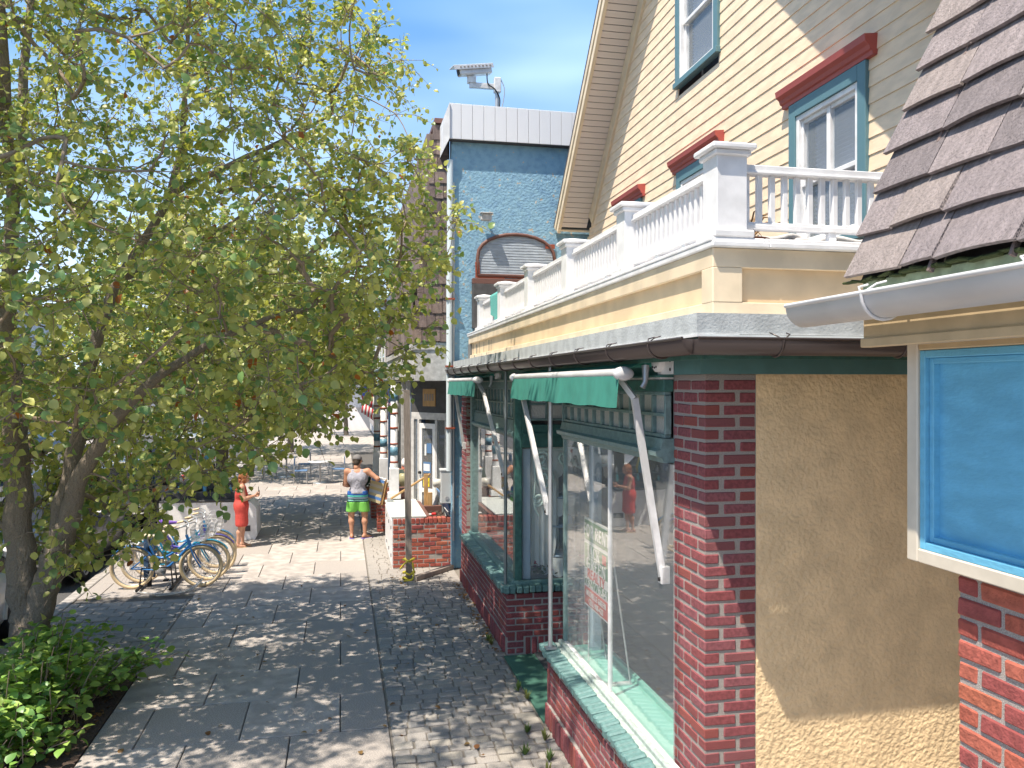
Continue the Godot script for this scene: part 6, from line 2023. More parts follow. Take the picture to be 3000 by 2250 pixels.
func people():
	var skin := mat("skin_fair", Color(0.56, 0.30, 0.20), 0.6)
	var skin2 := mat("skin_tanned", Color(0.50, 0.25, 0.155), 0.6)
	# woman in a red dress, looking at a phone
	var w := thing("person", "woman in a sleeveless coral-red dress with curly reddish hair, looking down at her phone", "person", Vector3(-1.98, 0, -17.35), "", PI / 2 + 0.15)
	w.scale = Vector3.ONE * 0.875
	var p := {
		"hip": Vector3(0, 0.94, -0.01), "chest": Vector3(0, 1.28, 0.0), "neck": Vector3(0, 1.47, 0.02), "girth": 1.02,
		"head": Vector3(0, 1.585, 0.06), "head_turn": Basis(Vector3.RIGHT, 0.42),
		"l_shoulder": Vector3(0.175, 1.40, 0.0), "l_elbow": Vector3(0.20, 1.14, 0.06), "l_wrist": Vector3(0.07, 1.16, 0.29),
		"r_shoulder": Vector3(-0.175, 1.40, 0.0), "r_elbow": Vector3(-0.21, 1.13, 0.05), "r_wrist": Vector3(-0.08, 1.19, 0.29),
		"l_hip": Vector3(0.085, 0.90, 0), "l_knee": Vector3(0.085, 0.49, 0.04), "l_ankle": Vector3(0.08, 0.085, 0.03),
		"r_hip": Vector3(-0.085, 0.90, 0), "r_knee": Vector3(-0.09, 0.49, -0.01), "r_ankle": Vector3(-0.09, 0.085, -0.08),
		"hands": [[Vector3(0.06, 1.165, 0.30), Vector3(-0.45, 0.25, 0.85), Vector3(-0.5, 0.3, -0.3), 1.0, 0.8], [Vector3(-0.07, 1.195, 0.30), Vector3(0.35, 0.35, 0.85), Vector3(0.4, 0.5, -0.4), -1.0, 0.8]],
	}
	person_body(w, p, skin)
	var red := mat("coral_dress", Color(0.62, 0.075, 0.06), 0.8, {"tex": noises.soft, "nrm": noises.lumps, "s": Vector3.ONE * 2.0, "nstr": 0.35})
	var f := figure(p)
	cloth(w, "dress", [f[0], f[1], f[2], f[3], [p.chest + Vector3(-0.1, 0.09, 0), p.chest + Vector3(0.1, 0.09, 0), 0.06, 0.06], [Vector3(-0.07, 0.95, 0), Vector3(-0.085, 0.56, 0.0), 0.125, 0.125], [Vector3(0.07, 0.95, 0), Vector3(0.085, 0.56, 0.02), 0.125, 0.125]], 0.08, [Plane(Vector3.DOWN, -0.50), Plane(Vector3.UP, 1.43)], 0.016, red)
	var hair := mat("reddish_hair", Color(0.36, 0.13, 0.045), 0.75, {"nrm": noises.lumps, "s": Vector3.ONE * 7.0, "nstr": 1.6})
	var hc := []
	for k in 46:
		var a := rnd(0, TAU)
		var el := rnd(-0.9, 1.5)
		var d := Vector3(cos(a) * cos(el), sin(el), sin(a) * cos(el))
		if d.z > 0.45 and d.y < 0.45:
			continue
		var q: Vector3 = p.head + p.head_turn * (Vector3(0, 0.03, -0.025) + d * 0.088 - Vector3(0, 0.05 * absf(minf(d.y, 0.0)), 0))
		hc.append([q, q + Vector3(rnd(-0.02, 0.02), -0.035, rnd(-0.02, 0.02)), 0.034, 0.026])
	part(w, "hair", blob(hc, 0.012, 0.009), hair)
	bx(w, "phone", Vector3(-0.05, 1.24, 0.375), Vector3(0.03, 1.385, 0.385), M.black, 0.003)
	for s in ["l", "r"]:
		var a: Vector3 = p[s + "_ankle"]
		bx(w, "sandal", a + Vector3(-0.04, -0.088, -0.08), a + Vector3(0.04, -0.07, 0.19), M.tan, 0.005)
		rod(w, "sandal_strap", [a + Vector3(-0.038, -0.07, 0.09), a + Vector3(0, -0.018, 0.08), a + Vector3(0.038, -0.07, 0.09)], 0.008, M.tan, 5)
	# man with his back to us, a folded beach chair under his right arm
	var m := thing("person", "man seen from behind in grey tank top and green swim shorts, carrying a beach chair", "person", Vector3(0.34, 0, -17.85), "", PI - 0.12)
	p = {
		"hip": Vector3(0, 0.95, 0.0), "chest": Vector3(0.0, 1.31, -0.01), "neck": Vector3(0.0, 1.52, 0.01), "girth": 1.13,
		"head": Vector3(0.01, 1.635, 0.045), "head_turn": Basis(Vector3.UP, -0.25) * Basis(Vector3.RIGHT, 0.22),
		"l_shoulder": Vector3(0.215, 1.43, -0.01), "l_elbow": Vector3(0.27, 1.15, 0.03), "l_wrist": Vector3(0.15, 1.08, 0.25),
		"r_shoulder": Vector3(-0.215, 1.43, -0.01), "r_elbow": Vector3(-0.43, 1.27, -0.06), "r_wrist": Vector3(-0.40, 1.22, 0.19),
		"l_hip": Vector3(0.1, 0.91, 0), "l_knee": Vector3(0.135, 0.50, 0.02), "l_ankle": Vector3(0.12, 0.085, -0.03), "l_toe": Vector3(0.1, 0, 1),
		"r_hip": Vector3(-0.1, 0.91, 0), "r_knee": Vector3(-0.15, 0.50, 0.02), "r_ankle": Vector3(-0.16, 0.085, -0.03), "r_toe": Vector3(-0.75, 0, 0.7),
		"hands": [[Vector3(0.145, 1.075, 0.262), Vector3(-0.5, -0.1, 0.8), Vector3(-0.7, 0, -0.5), 1.0, 0.7], [Vector3(-0.40, 1.215, 0.20), Vector3(0.05, -0.15, 1.0), Vector3(0.3, -0.9, 0.0), -1.0, 0.9]],
	}
	person_body(m, p, skin2)
	f = figure(p)
	var tank := mat("grey_tank_top", Color(0.38, 0.38, 0.44), 0.9, {"tex": noises.soft, "nrm": noises.lumps, "s": Vector3(2.0, 0.8, 2.0), "nstr": 0.6})
	cloth(m, "tank_top", [f[0], f[1], f[2], [p.chest + Vector3(-0.11, 0.04, -0.01), p.chest + Vector3(0.11, 0.04, -0.01), 0.075, 0.075], [p.chest + Vector3(-0.1, 0.06, 0), p.chest + Vector3(-0.1, 0.15, 0.0), 0.07, 0.05], [p.chest + Vector3(0.1, 0.06, 0), p.chest + Vector3(0.1, 0.15, 0), 0.07, 0.05]], 0.05, [Plane(Vector3.DOWN, -0.965), Plane(Vector3.UP, 1.475)], 0.014, tank)
	var legs := [f[0], [Vector3(0.07, 1.0, 0), Vector3(0.135, 0.52, 0.02), 0.12, 0.105], [Vector3(-0.07, 1.0, 0), Vector3(-0.15, 0.52, 0.02), 0.12, 0.105]]
	for e in [[0.93, 1.02, Color(0.03, 0.13, 0.45), "waistband"], [0.895, 0.93, Color(0.10, 0.55, 0.48), "stripe"], [0.85, 0.895, Color(0.30, 0.40, 0.52), "stripe"], [0.835, 0.85, Color(0.04, 0.12, 0.16), "stripe"], [0.80, 0.835, Color(0.25, 0.55, 0.50), "stripe"], [0.785, 0.80, Color(0.04, 0.10, 0.14), "stripe"], [0.57, 0.785, Color(0.20, 0.58, 0.10), "shorts"]]:
		var c: Color = e[2]
		cloth(m, e[3], legs, 0.03, [Plane(Vector3.DOWN, -e[0]), Plane(Vector3.UP, e[1] + 0.002)], 0.014, mat("trunks_%.2f_%.2f" % [c.r, c.g], c, 0.8))
	var hb: Basis = p.head_turn
	var ho: Vector3 = p.head
	part(m, "hair", blob([[ho + hb * Vector3(0, 0.02, -0.03), ho + hb * Vector3(0, -0.03, -0.045), 0.092, 0.07]], 0.02, 0.01), mat("dark_hair", Color(0.05, 0.035, 0.025), 0.8))
	var capm := mat("grey_cap", Color(0.19, 0.18, 0.18), 0.85)
	part(m, "cap", blob([[ho + hb * Vector3(0, 0.055, -0.025), ho + hb * Vector3(0, 0.055, 0.02), 0.098, 0.092]], 0.02, 0.009, [Plane(-(hb * Vector3.UP), -(hb * Vector3.UP).dot(ho + hb * Vector3(0, 0.035, 0)))]), capm)
	var brim := Shape.new()
	brim.extrude(PackedVector2Array([Vector2(-0.08, 0.0), Vector2(-0.075, 0.09), Vector2(-0.04, 0.13), Vector2(0.04, 0.13), Vector2(0.075, 0.09), Vector2(0.08, 0.0)]), 0.008, Transform3D(hb * Basis(Vector3.RIGHT, PI / 2 + 0.2), ho + hb * Vector3(0, 0.045, 0.06)))
	part(m, "cap_brim", brim.done(), capm)
	for s in ["l", "r"]:
		var a: Vector3 = p[s + "_ankle"]
		var t: Vector3 = (p[s + "_toe"] as Vector3).normalized()
		var fl := Shape.new()
		fl.bevel_box(a + Vector3(0, -0.08, 0) + t * 0.055, Vector3(0.095, 0.018, 0.28), 0.008, Basis(Vector3.UP.cross(t), Vector3.UP, t))
		part(m, "flip_flop", fl.done(), mat("purple_rubber", Color(0.16, 0.12, 0.42), 0.6))
		rod(m, "flip_flop_strap", [a + t * 0.04 + t.cross(Vector3.UP) * 0.04 - Vector3(0, 0.07, 0), a + t * 0.12 - Vector3(0, 0.028, 0), a + t * 0.04 - t.cross(Vector3.UP) * 0.04 - Vector3(0, 0.07, 0)], 0.008, M.black, 5)
	# the folded beach chair
	var bc := thing("beach_chair", "folded blue and tan striped beach chair with wooden arms, carried under the man's arm", "chair", Vector3(0.70, 0.74, -17.95), "", -0.55)
	bc.rotation.z = -0.22
	var wood = M.pine
	for x in [-0.17, 0.17]:
		bx(bc, "frame", Vector3(x - 0.015, -0.02, -0.02), Vector3(x + 0.015, 0.56, 0.01), wood, 0.005)
		bx(bc, "frame", Vector3(x * 0.9 - 0.012, 0.04, 0.012), Vector3(x * 0.9 + 0.012, 0.54, 0.04), M.alu, 0.004)
	bx(bc, "arm_rest", Vector3(0.20, 0.0, -0.03), Vector3(0.225, 0.50, 0.05), wood, 0.006)
	bx(bc, "cross_bar", Vector3(-0.17, 0.54, -0.018), Vector3(0.17, 0.57, 0.008), M.alu, 0.005)
	var cols := [Color(0.10, 0.22, 0.50), Color(0.48, 0.40, 0.22), Color(0.50, 0.45, 0.36), Color(0.50, 0.40, 0.20), Color(0.42, 0.46, 0.52), Color(0.50, 0.42, 0.26), Color(0.10, 0.22, 0.50), Color(0.50, 0.42, 0.26)]
	for k in 8:
		bx(bc, "stripe", Vector3(-0.158, 0.53 - k * 0.064, 0.041), Vector3(0.158, 0.53 - (k + 1) * 0.064 + 0.001, 0.047), mat("chair_cloth_%d" % k, cols[k], 0.9), 0.0)
	# shopkeeper behind the timber post
	var v := thing("person", "person in dark green shirt and white cap, half hidden behind the timber post", "person", Vector3(1.44, 0.0, -18.0), "", -0.35)
	p = {
		"hip": Vector3(0, 0.95, -0.08), "chest": Vector3(0, 1.28, 0.04), "neck": Vector3(0, 1.46, 0.12), "girth": 1.2,
		"head": Vector3(0, 1.55, 0.19), "head_turn": Basis(Vector3.RIGHT, 0.5),
		"l_shoulder": Vector3(0.22, 1.38, 0.05), "l_elbow": Vector3(0.33, 1.10, 0.04), "l_wrist": Vector3(0.28, 0.90, 0.2),
		"r_shoulder": Vector3(-0.22, 1.38, 0.05), "r_elbow": Vector3(-0.28, 1.12, 0.12), "r_wrist": Vector3(-0.15, 0.98, 0.3),
		"l_hip": Vector3(0.1, 0.91, -0.08), "l_knee": Vector3(0.11, 0.49, 0.02), "l_ankle": Vector3(0.11, 0.085, -0.04),
		"r_hip": Vector3(-0.1, 0.91, -0.08), "r_knee": Vector3(-0.11, 0.49, 0.04), "r_ankle": Vector3(-0.11, 0.085, 0.0),
		"hands": [[Vector3(0.28, 0.89, 0.21), Vector3(-0.1, -0.7, 0.6), Vector3(-0.8, 0, 0), 1.0, 0.7], [Vector3(-0.15, 0.97, 0.31), Vector3(0.3, -0.5, 0.7), Vector3(0.7, 0, 0), -1.0, 0.8]],
	}
	person_body(v, p, skin2)
	f = figure(p)
	var sl := [f[0], f[1], f[2], f[3]]
	for s in ["l", "r"]:
		sl.append([p[s + "_shoulder"], (p[s + "_shoulder"] as Vector3).lerp(p[s + "_elbow"], 0.8), 0.075, 0.066])
	cloth(v, "shirt", sl, 0.05, [Plane(Vector3.DOWN, -0.86), Plane(Vector3.UP, 1.44)], 0.016, mat("green_shirt", Color(0.045, 0.065, 0.055), 0.9))
	cloth(v, "apron", [f[1], f[2]], 0.05, [Plane(Vector3.DOWN, -0.7), Plane(Vector3.UP, 1.36), Plane(Vector3.FORWARD, -0.08), Plane(Vector3.RIGHT, 0.02)], 0.03, mat("khaki_apron", Color(0.36, 0.34, 0.20), 0.9))
	cloth(v, "trousers", [f[0], [Vector3(0.08, 0.95, -0.07), Vector3(0.11, 0.12, -0.03), 0.125, 0.075], [Vector3(-0.08, 0.95, -0.07), Vector3(-0.11, 0.12, 0.0), 0.125, 0.075]], 0.03, [Plane(Vector3.DOWN, -0.08), Plane(Vector3.UP, 0.97)], 0.01, mat("dark_trousers", Color(0.05, 0.04, 0.045), 0.9))
	ho = p.head
	hb = p.head_turn
	part(v, "cap", blob([[ho + hb * Vector3(0, 0.06, -0.02), ho + hb * Vector3(0, 0.055, 0.03), 0.1, 0.094]], 0.02, 0.009, [Plane(-(hb * Vector3.UP), -(hb * Vector3.UP).dot(ho + hb * Vector3(0, 0.03, 0)))]), mat("white_cap", Color(0.70, 0.66, 0.66), 0.85))
	var b2 := Shape.new()
	b2.extrude(PackedVector2Array([Vector2(-0.08, 0.0), Vector2(-0.07, 0.09), Vector2(0.0, 0.12), Vector2(0.07, 0.09), Vector2(0.08, 0.0)]), 0.008, Transform3D(hb * Basis(Vector3.RIGHT, PI / 2 + 0.3), ho + hb * Vector3(0, 0.035, 0.06)))
	part(v, "cap_brim", b2.done(), mats.rust_red_paint)
	var bd := Shape.new()
	bd.lathe(Vector3.ZERO, [[0.0, 0.0], [0.035, 0.001], [0.035, 0.004], [0.0, 0.005]], 14, Basis(Vector3.RIGHT, PI / 2))
	part(v, "badge", bd.done(), M.white, Transform3D(Basis(), Vector3(-0.08, 1.30, 0.185)))

# ------------------------------------------------------------------ bicycles, stall and other street things
func bicycle(label: String, at: Vector3, turn: float, paint: Color, seat_c: Color, lean: float):
	var b := thing("bicycle", label, "bicycle", at, "cruiser bicycles in a rack at the kerb", turn)
	b.rotation.x = lean
	var pm := mat("bike_paint_%.2f_%.2f" % [paint.r, paint.b], paint, 0.3, {"metal": 0.2})
	var tyre := mat("cream_tyre", Color(0.66, 0.52, 0.33), 0.8)
	for x in [-0.53, 0.53]:
		var w := node(b, "wheel", Vector3(x, 0.345, 0))
		var ring := []
		var rim := []
		for k in 36:
			var a := TAU * k / 36.0
			ring.append(Vector3(cos(a), sin(a), 0) * 0.318)
			rim.append(Vector3(cos(a), sin(a), 0) * 0.286)
		rod(w, "tyre", ring, 0.028, tyre, 10, true)
		rod(w, "rim", rim, 0.011, M.steel, 6, true)
		var sp := Shape.new()
		for k in 28:
			var a := TAU * k / 28.0
			sp.tube([Vector3(cos(a + 0.5), sin(a + 0.5), 0) * 0.02 + Vector3(0, 0, 0.025 if k % 2 else -0.025), Vector3(cos(a), sin(a), 0) * 0.282], 0.0022, 3, false, false)
		part(w, "spokes", sp.done(), M.steel)
		rod(w, "hub", [Vector3(0, 0, -0.06), Vector3(0, 0, 0.06)], 0.022, M.steel, 8)
		var fd := Shape.new()
		fd.smooth(true)
		for k in 16:
			var f := func(kk, z): 
				var a: float = lerpf(0.15, 2.9, kk / 16.0) if x < 0 else lerpf(0.55, 2.55, kk / 16.0)
				return Vector3(cos(a), sin(a), 0) * (0.365 - absf(z) * 0.25) + Vector3(0, 0, z)
			for z in [[-0.032, 0.0], [0.0, 0.032]]:
				fd.quad(f.call(k, z[0]), f.call(k, z[1]), f.call(k + 1, z[1]), f.call(k + 1, z[0]))
		part(w, "mudguard", fd.done(), mat("bike_guard_%.2f_%.2f" % [paint.r, paint.b], paint, 0.3, {"metal": 0.2, "two": true}))
	var bb := Vector3(-0.08, 0.30, 0)
	var st := Vector3(-0.26, 0.70, 0)
	var hd := Vector3(0.33, 0.80, 0)
	var fr := node(b, "frame")
	rod(fr, "seat_tube", [bb, st], 0.017, pm, 8)
	rod(fr, "top_tube", curve([hd + Vector3(0.01, -0.03, 0), Vector3(0.14, 0.60, 0), Vector3(-0.05, 0.50, 0), Vector3(-0.2, 0.52, 0)]), 0.018, pm, 8)
	rod(fr, "down_tube", curve([hd + Vector3(0.03, -0.1, 0), Vector3(0.2, 0.52, 0), Vector3(0.05, 0.37, 0), bb]), 0.02, pm, 8)
	rod(fr, "head_tube", [hd + Vector3(-0.02, 0.06, 0), hd + Vector3(0.04, -0.12, 0)], 0.024, pm, 8)
	for z in [-0.055, 0.055]:
		rod(fr, "chain_stay", [bb + Vector3(0, 0, z * 0.5), Vector3(-0.53, 0.345, z)], 0.011, pm, 6)
		rod(fr, "seat_stay", [st + Vector3(0, -0.14, z * 0.3), Vector3(-0.53, 0.345, z)], 0.010, pm, 6)
		rod(fr, "fork", curve([hd + Vector3(0.045, -0.13, z * 0.8), Vector3(0.44, 0.5, z), Vector3(0.53, 0.345, z)]), 0.013, pm, 6)
	rod(b, "seat_post", [st, st + Vector3(-0.04, 0.12, 0)], 0.013, M.steel, 6)
	part(b, "saddle", blob([[st + Vector3(-0.15, 0.15, -0.06), st + Vector3(-0.15, 0.15, 0.06), 0.045, 0.045], [st + Vector3(-0.12, 0.15, 0), st + Vector3(0.13, 0.15, 0), 0.05, 0.022]], 0.04, 0.014), mat("saddle_%.2f" % seat_c.r, seat_c, 0.6))
	rod(b, "handlebar", curve([Vector3(0.10, 0.99, -0.33), Vector3(0.22, 1.03, -0.28), Vector3(0.33, 1.02, -0.08), Vector3(0.31, 0.94, 0), Vector3(0.33, 1.02, 0.08), Vector3(0.22, 1.03, 0.28), Vector3(0.10, 0.99, 0.33)]), 0.011, M.steel, 6)
	rod(b, "stem", [hd + Vector3(-0.02, 0.05, 0), Vector3(0.31, 0.95, 0)], 0.014, M.steel, 6)
	for z in [-0.3, 0.3]:
		rod(b, "grip", [Vector3(0.09, 0.988, z * 1.12), Vector3(0.2, 1.02, z * 0.97)], 0.018, tyre, 8)
	# wire basket
	var bk := Shape.new()
	for k in 9:
		var z := -0.15 + k * 0.0375
		bk.tube([Vector3(0.40, 1.0, z), Vector3(0.42, 0.78, z * 0.85), Vector3(0.62, 0.78, z * 0.85), Vector3(0.66, 1.0, z)], 0.004, 4)
	for y in [0.80, 0.87, 0.94, 1.0]:
		var g: float = 0.85 + (y - 0.78) * 0.68
		bk.tube([Vector3(0.41, y, -0.15 * g), Vector3(0.64, y, -0.15 * g), Vector3(0.64, y, 0.15 * g), Vector3(0.41, y, 0.15 * g)], 0.005, 4, true)
	part(b, "basket", bk.done(), M.alu)
	var rk := Shape.new()
	for z in [-0.06, -0.02, 0.02, 0.06]:
		rk.tube([Vector3(-0.34, 0.74, z), Vector3(-0.72, 0.73, z)], 0.006, 5)
	for x in [-0.38, -0.7]:
		rk.tube([Vector3(x, 0.735, -0.07), Vector3(x, 0.735, 0.07)], 0.006, 5)
	for z in [-0.07, 0.07]:
		rk.tube([Vector3(-0.6, 0.73, z), Vector3(-0.53, 0.36, z)], 0.006, 5)
	part(b, "carrier", rk.done(), M.alu)
	var cr := Shape.new()
	cr.lathe(Vector3.ZERO, [[0.0, -0.004], [0.085, -0.003], [0.085, 0.003], [0.0, 0.004]], 20, Basis(Vector3.RIGHT, PI / 2))
	part(b, "chainring", cr.done(), M.steel, Transform3D(Basis(), bb + Vector3(0, 0, 0.06)))
	for s in [1.0, -1.0]:
		rod(b, "crank", [bb + Vector3(0, 0, 0.07 * s), bb + Vector3(0.1 * s, -0.13 * s, 0.08 * s)], 0.009, M.steel, 6)
		bx(b, "pedal", bb + Vector3(0.1 * s - 0.04, -0.13 * s - 0.012, 0.08 * s), bb + Vector3(0.1 * s + 0.04, -0.13 * s + 0.012, 0.08 * s + 0.09 * s), M.black, 0.004)

func street_things():
	bicycle("blue cruiser bicycle with cream tyres and front basket, nearest in the rack", Vector3(-2.76, 0.0, -14.12), -0.06, Color(0.04, 0.20, 0.52), Color(0.66, 0.55, 0.38), 0.06)
	bicycle("turquoise-blue cruiser bicycle, second in the rack behind the nearest blue one", Vector3(-2.70, 0.0, -14.55), -0.03, Color(0.05, 0.36, 0.55), Color(0.64, 0.54, 0.40), 0.09)
	bicycle("purple-blue cruiser bicycle, third from the camera in the rack", Vector3(-2.66, 0.0, -15.0), -0.02, Color(0.12, 0.10, 0.45), Color(0.66, 0.56, 0.40), 0.05)
	bicycle("light blue cruiser bicycle with purple saddle, farthest in the rack", Vector3(-2.72, 0.0, -15.5), 0.02, Color(0.10, 0.34, 0.60), Color(0.16, 0.07, 0.40), 0.08)
	var rk := thing("bicycle_rack", "dark metal rack and cable lying under the cruiser bicycles", "rack", Vector3(-2.9, 0.0, -14.6))
	for x in [-0.25, 0.25]:
		rod(rk, "rail", [Vector3(x, 0.05, 0.8), Vector3(x, 0.05, -1.3)], 0.025, M.black, 8)
	for k in 6:
		var z := 0.6 - k * 0.33
		rod(rk, "hoop", [Vector3(-0.25, 0.05, z), Vector3(-0.22, 0.36, z), Vector3(0.22, 0.36, z), Vector3(0.25, 0.05, z)], 0.014, M.black, 6)
	rod(rk, "cable", curve([Vector3(-0.3, 0.03, 0.75), Vector3(0.1, 0.02, 0.95), Vector3(0.55, 0.03, 0.85), Vector3(0.7, 0.15, 0.55), Vector3(0.5, 0.03, 0.9), Vector3(0.1, 0.025, 1.1)]), 0.012, M.offwhite, 6)
	var sp := thing("sign_post", "dark slim metal post standing among the bicycles", "post", Vector3(-3.06, 0.0, -14.28))
	rod(sp, "shaft", [Vector3(0, 0, 0), Vector3(0, 2.3, 0)], 0.035, M.black, 10)
	bx(sp, "sleeve", Vector3(-0.09, 0.15, -0.03), Vector3(0.09, 0.85, 0.03), M.navy, 0.01)
	# white stall counter with things to sell
	var st := thing("stall_counter", "white sales counter with rounded corner behind the woman in red", "counter", Vector3(-2.75, 0.0, -18.55))
	var sh := Shape.new()
	sh.extrude(PackedVector2Array([Vector2(-0.95, 0.0), Vector2(0.95, 0.0), Vector2(1.0, 0.08), Vector2(0.98, 0.66), Vector2(0.86, 0.80), Vector2(-0.95, 0.82)]), 0.8, Transform3D())
	part(st, "body", sh.done(), M.white)
	bx(st, "counter_top", Vector3(-0.95, 0.822, -0.4), Vector3(0.8, 0.86, 0.42), M.charcoal, 0.01)
	rod(st, "port", [Vector3(0.35, 0.42, 0.40), Vector3(0.35, 0.42, 0.41)], 0.045, M.pole, 14)
	bx(st, "vent", Vector3(0.62, 0.18, 0.4), Vector3(0.86, 0.3, 0.408), M.charcoal, 0.0)
	for k in 2:
		bx(st, "tier", Vector3(-0.9 + k * 0.1, 0.862 + k * 0.16, -0.38), Vector3(0.7 - k * 0.1, 1.0 + k * 0.16, 0.2 - k * 0.25), M.charcoal, 0.006)
	for k in 12:
		var bt := Shape.new()
		var hh := rnd(0.12, 0.22)
		bt.lathe(Vector3.ZERO, [[0.0, 0.0], [0.035, 0.0], [0.037, hh * 0.6], [0.014, hh * 0.8], [0.014, hh], [0.0, hh]], 10)
		var bb := part(self, "bottle", bt.done(), mat("goods_%d" % (k % 4), [Color(0.65, 0.72, 0.78), Color(0.10, 0.35, 0.60), Color(0.72, 0.72, 0.70), Color(0.10, 0.48, 0.50)][k % 4], 0.3), Transform3D(Basis(), Vector3(-3.5 + k * 0.13, 1.002 if k % 2 else 1.162, -18.42 if k % 2 else -18.85)))
		tag(bb, ["clear", "blue", "white", "turquoise"][k % 4] + " bottle on the white stall counter's %s tier, %s from its left end" % ["lower" if k % 2 else "upper", ["first", "second", "third", "fourth", "fifth", "sixth"][k / 2]], "bottle", "bottles on the stall counter")
	var um := thing("folded_parasol", "folded yellow and turquoise beach parasol standing on the stall counter", "parasol", Vector3(-2.75, 1.16, -18.75))
	for k in 6:
		var c := Shape.new()
		var a := TAU * k / 6.0
		c.tube([Vector3(cos(a) * 0.03, 0.0, sin(a) * 0.03), Vector3(cos(a) * 0.075, 0.12, sin(a) * 0.075), Vector3(cos(a) * 0.05, 0.5, sin(a) * 0.05), Vector3(0, 0.72, 0)], [0.03, 0.05, 0.035, 0.01], 7)
		part(um, "fold", c.done(), mat("parasol_%d" % (k % 3), [Color(0.70, 0.60, 0.10), Color(0.06, 0.45, 0.62), Color(0.10, 0.30, 0.60)][k % 3], 0.85))
	um.rotation.z = 0.2
	# flags and flowers further along the shop fronts
	for e in [[Vector3(1.05, 2.9, -24.5), "striped flag hanging by the shop fronts beyond the porch posts, nearer of two"], [Vector3(0.95, 2.6, -27.0), "striped flag hanging lower and farther along the shop fronts"]]:
		var fg := thing("flag", e[1], "flag", e[0], "striped flags along the shop fronts")
		rod(fg, "staff", [Vector3(0.5, -0.3, 0), Vector3(-0.35, 0.7, 0)], 0.015, M.pine, 6)
		for k in 13:
			var s := Shape.new()
			s.smooth(true)
			for q in 10:
				var f := func(qq, y): return Vector3(-0.3 + 0.05 * k - 0.02 * sin(qq * 0.8), 0.62 - k * 0.035 - qq * 0.085, 0.05 * sin(qq * 0.9 + k * 0.2)) + Vector3(0.05 * y, 0, 0)
				s.quad(f.call(q, 0.0), f.call(q, 1.0), f.call(q + 1, 1.0), f.call(q + 1, 0.0))
			part(fg, "stripe", s.done(), mat("flag_red" if k % 2 == 0 else "flag_white", Color(0.55, 0.05, 0.06) if k % 2 == 0 else Color(0.75, 0.74, 0.72), 0.9, {"two": true}))
		bx(fg, "canton", Vector3(-0.30, 0.32, 0.05), Vector3(-0.06, 0.62, 0.056), mat("flag_blue", Color(0.03, 0.06, 0.25), 0.9), 0.0)
	flowers("hanging_flowers", "pink hanging flowers under the far porch, beside the nearer flag", Vector3(1.15, 2.55, -22.5), 14, Vector3(0.22, 0.22, 0.22), [Color(0.62, 0.15, 0.35), Color(0.66, 0.32, 0.5)])
	var fpot := thing("flower_pot", "terracotta pot with a leafy plant beside the farthest porch post", "plant pot", Vector3(0.62, 0.0, -23.0))
	var ps := Shape.new()
	ps.lathe(Vector3.ZERO, [[0.0, 0.0], [0.14, 0.0], [0.2, 0.4], [0.22, 0.4], [0.22, 0.45], [0.17, 0.45], [0.15, 0.4], [0.0, 0.4]], 16)
	part(fpot, "pot", ps.done(), mat("terracotta", Color(0.38, 0.15, 0.08), 0.8))
	var lv := Shape.new()
	for k in 70:
		var d := Vector3(rnd(-1, 1), rnd(0.2, 1.6), rnd(-1, 1)).normalized() * rnd(0.15, 0.4)
		var sd := d.cross(Vector3.UP + Vector3(rnd(-1, 1), 0, 0)).normalized() * 0.05
		var o := Vector3(0, 0.42, 0)
		lv.quad(o + d * 0.5, o + d * 0.8 + sd, o + d * 1.15, o + d * 0.8 - sd)
	part(fpot, "leaves", lv.done(), mats.flower_leaf)
	# café tables and chairs on the pavement further on
	for e in [[Vector3(-0.7, 0, -28.0), "nearer of two small pale café tables far along the sidewalk"], [Vector3(-1.9, 0, -30.0), "farther café table, close to the third street tree"]]:
		var tb := thing("cafe_table", e[1], "table", e[0], "café tables along the sidewalk")
		var tt := Shape.new()
		tt.lathe(Vector3.ZERO, [[0.0, 0.70], [0.38, 0.70], [0.40, 0.715], [0.38, 0.73], [0.0, 0.73]], 20)
		part(tb, "tabletop", tt.done(), M.alu)
		rod(tb, "stem", [Vector3(0, 0.02, 0), Vector3(0, 0.71, 0)], 0.03, M.steel, 8)
		var ft := Shape.new()
		ft.lathe(Vector3.ZERO, [[0.0, 0.0], [0.24, 0.0], [0.22, 0.025], [0.0, 0.03]], 16)
		part(tb, "foot", ft.done(), M.steel)
	var cl := ["left of the nearer café table", "right of the nearer café table", "left of the farther café table", "right of the farther café table"]
	var cp := [Vector3(-1.3, 0, -27.9), Vector3(-0.1, 0, -28.2), Vector3(-2.45, 0, -30.0), Vector3(-1.3, 0, -30.2)]
	for k in 4:
		var ch := thing("cafe_chair", "blue-backed metal café chair " + cl[k], "chair", cp[k], "café chairs along the sidewalk", (PI / 2 if k % 2 == 0 else -PI / 2))
		bx(ch, "seat", Vector3(-0.2, 0.43, -0.2), Vector3(0.2, 0.46, 0.2), M.blue_paint, 0.008)
		bx(ch, "backrest", Vector3(-0.2, 0.62, -0.22), Vector3(0.2, 0.86, -0.195), M.blue_paint, 0.008)
		for x in [-0.18, 0.18]:
			rod(ch, "leg", [Vector3(x, 0.0, -0.23), Vector3(x, 0.86, -0.21)], 0.014, M.steel, 6)
			rod(ch, "leg", [Vector3(x, 0.0, 0.2), Vector3(x, 0.44, 0.18)], 0.014, M.steel, 6)

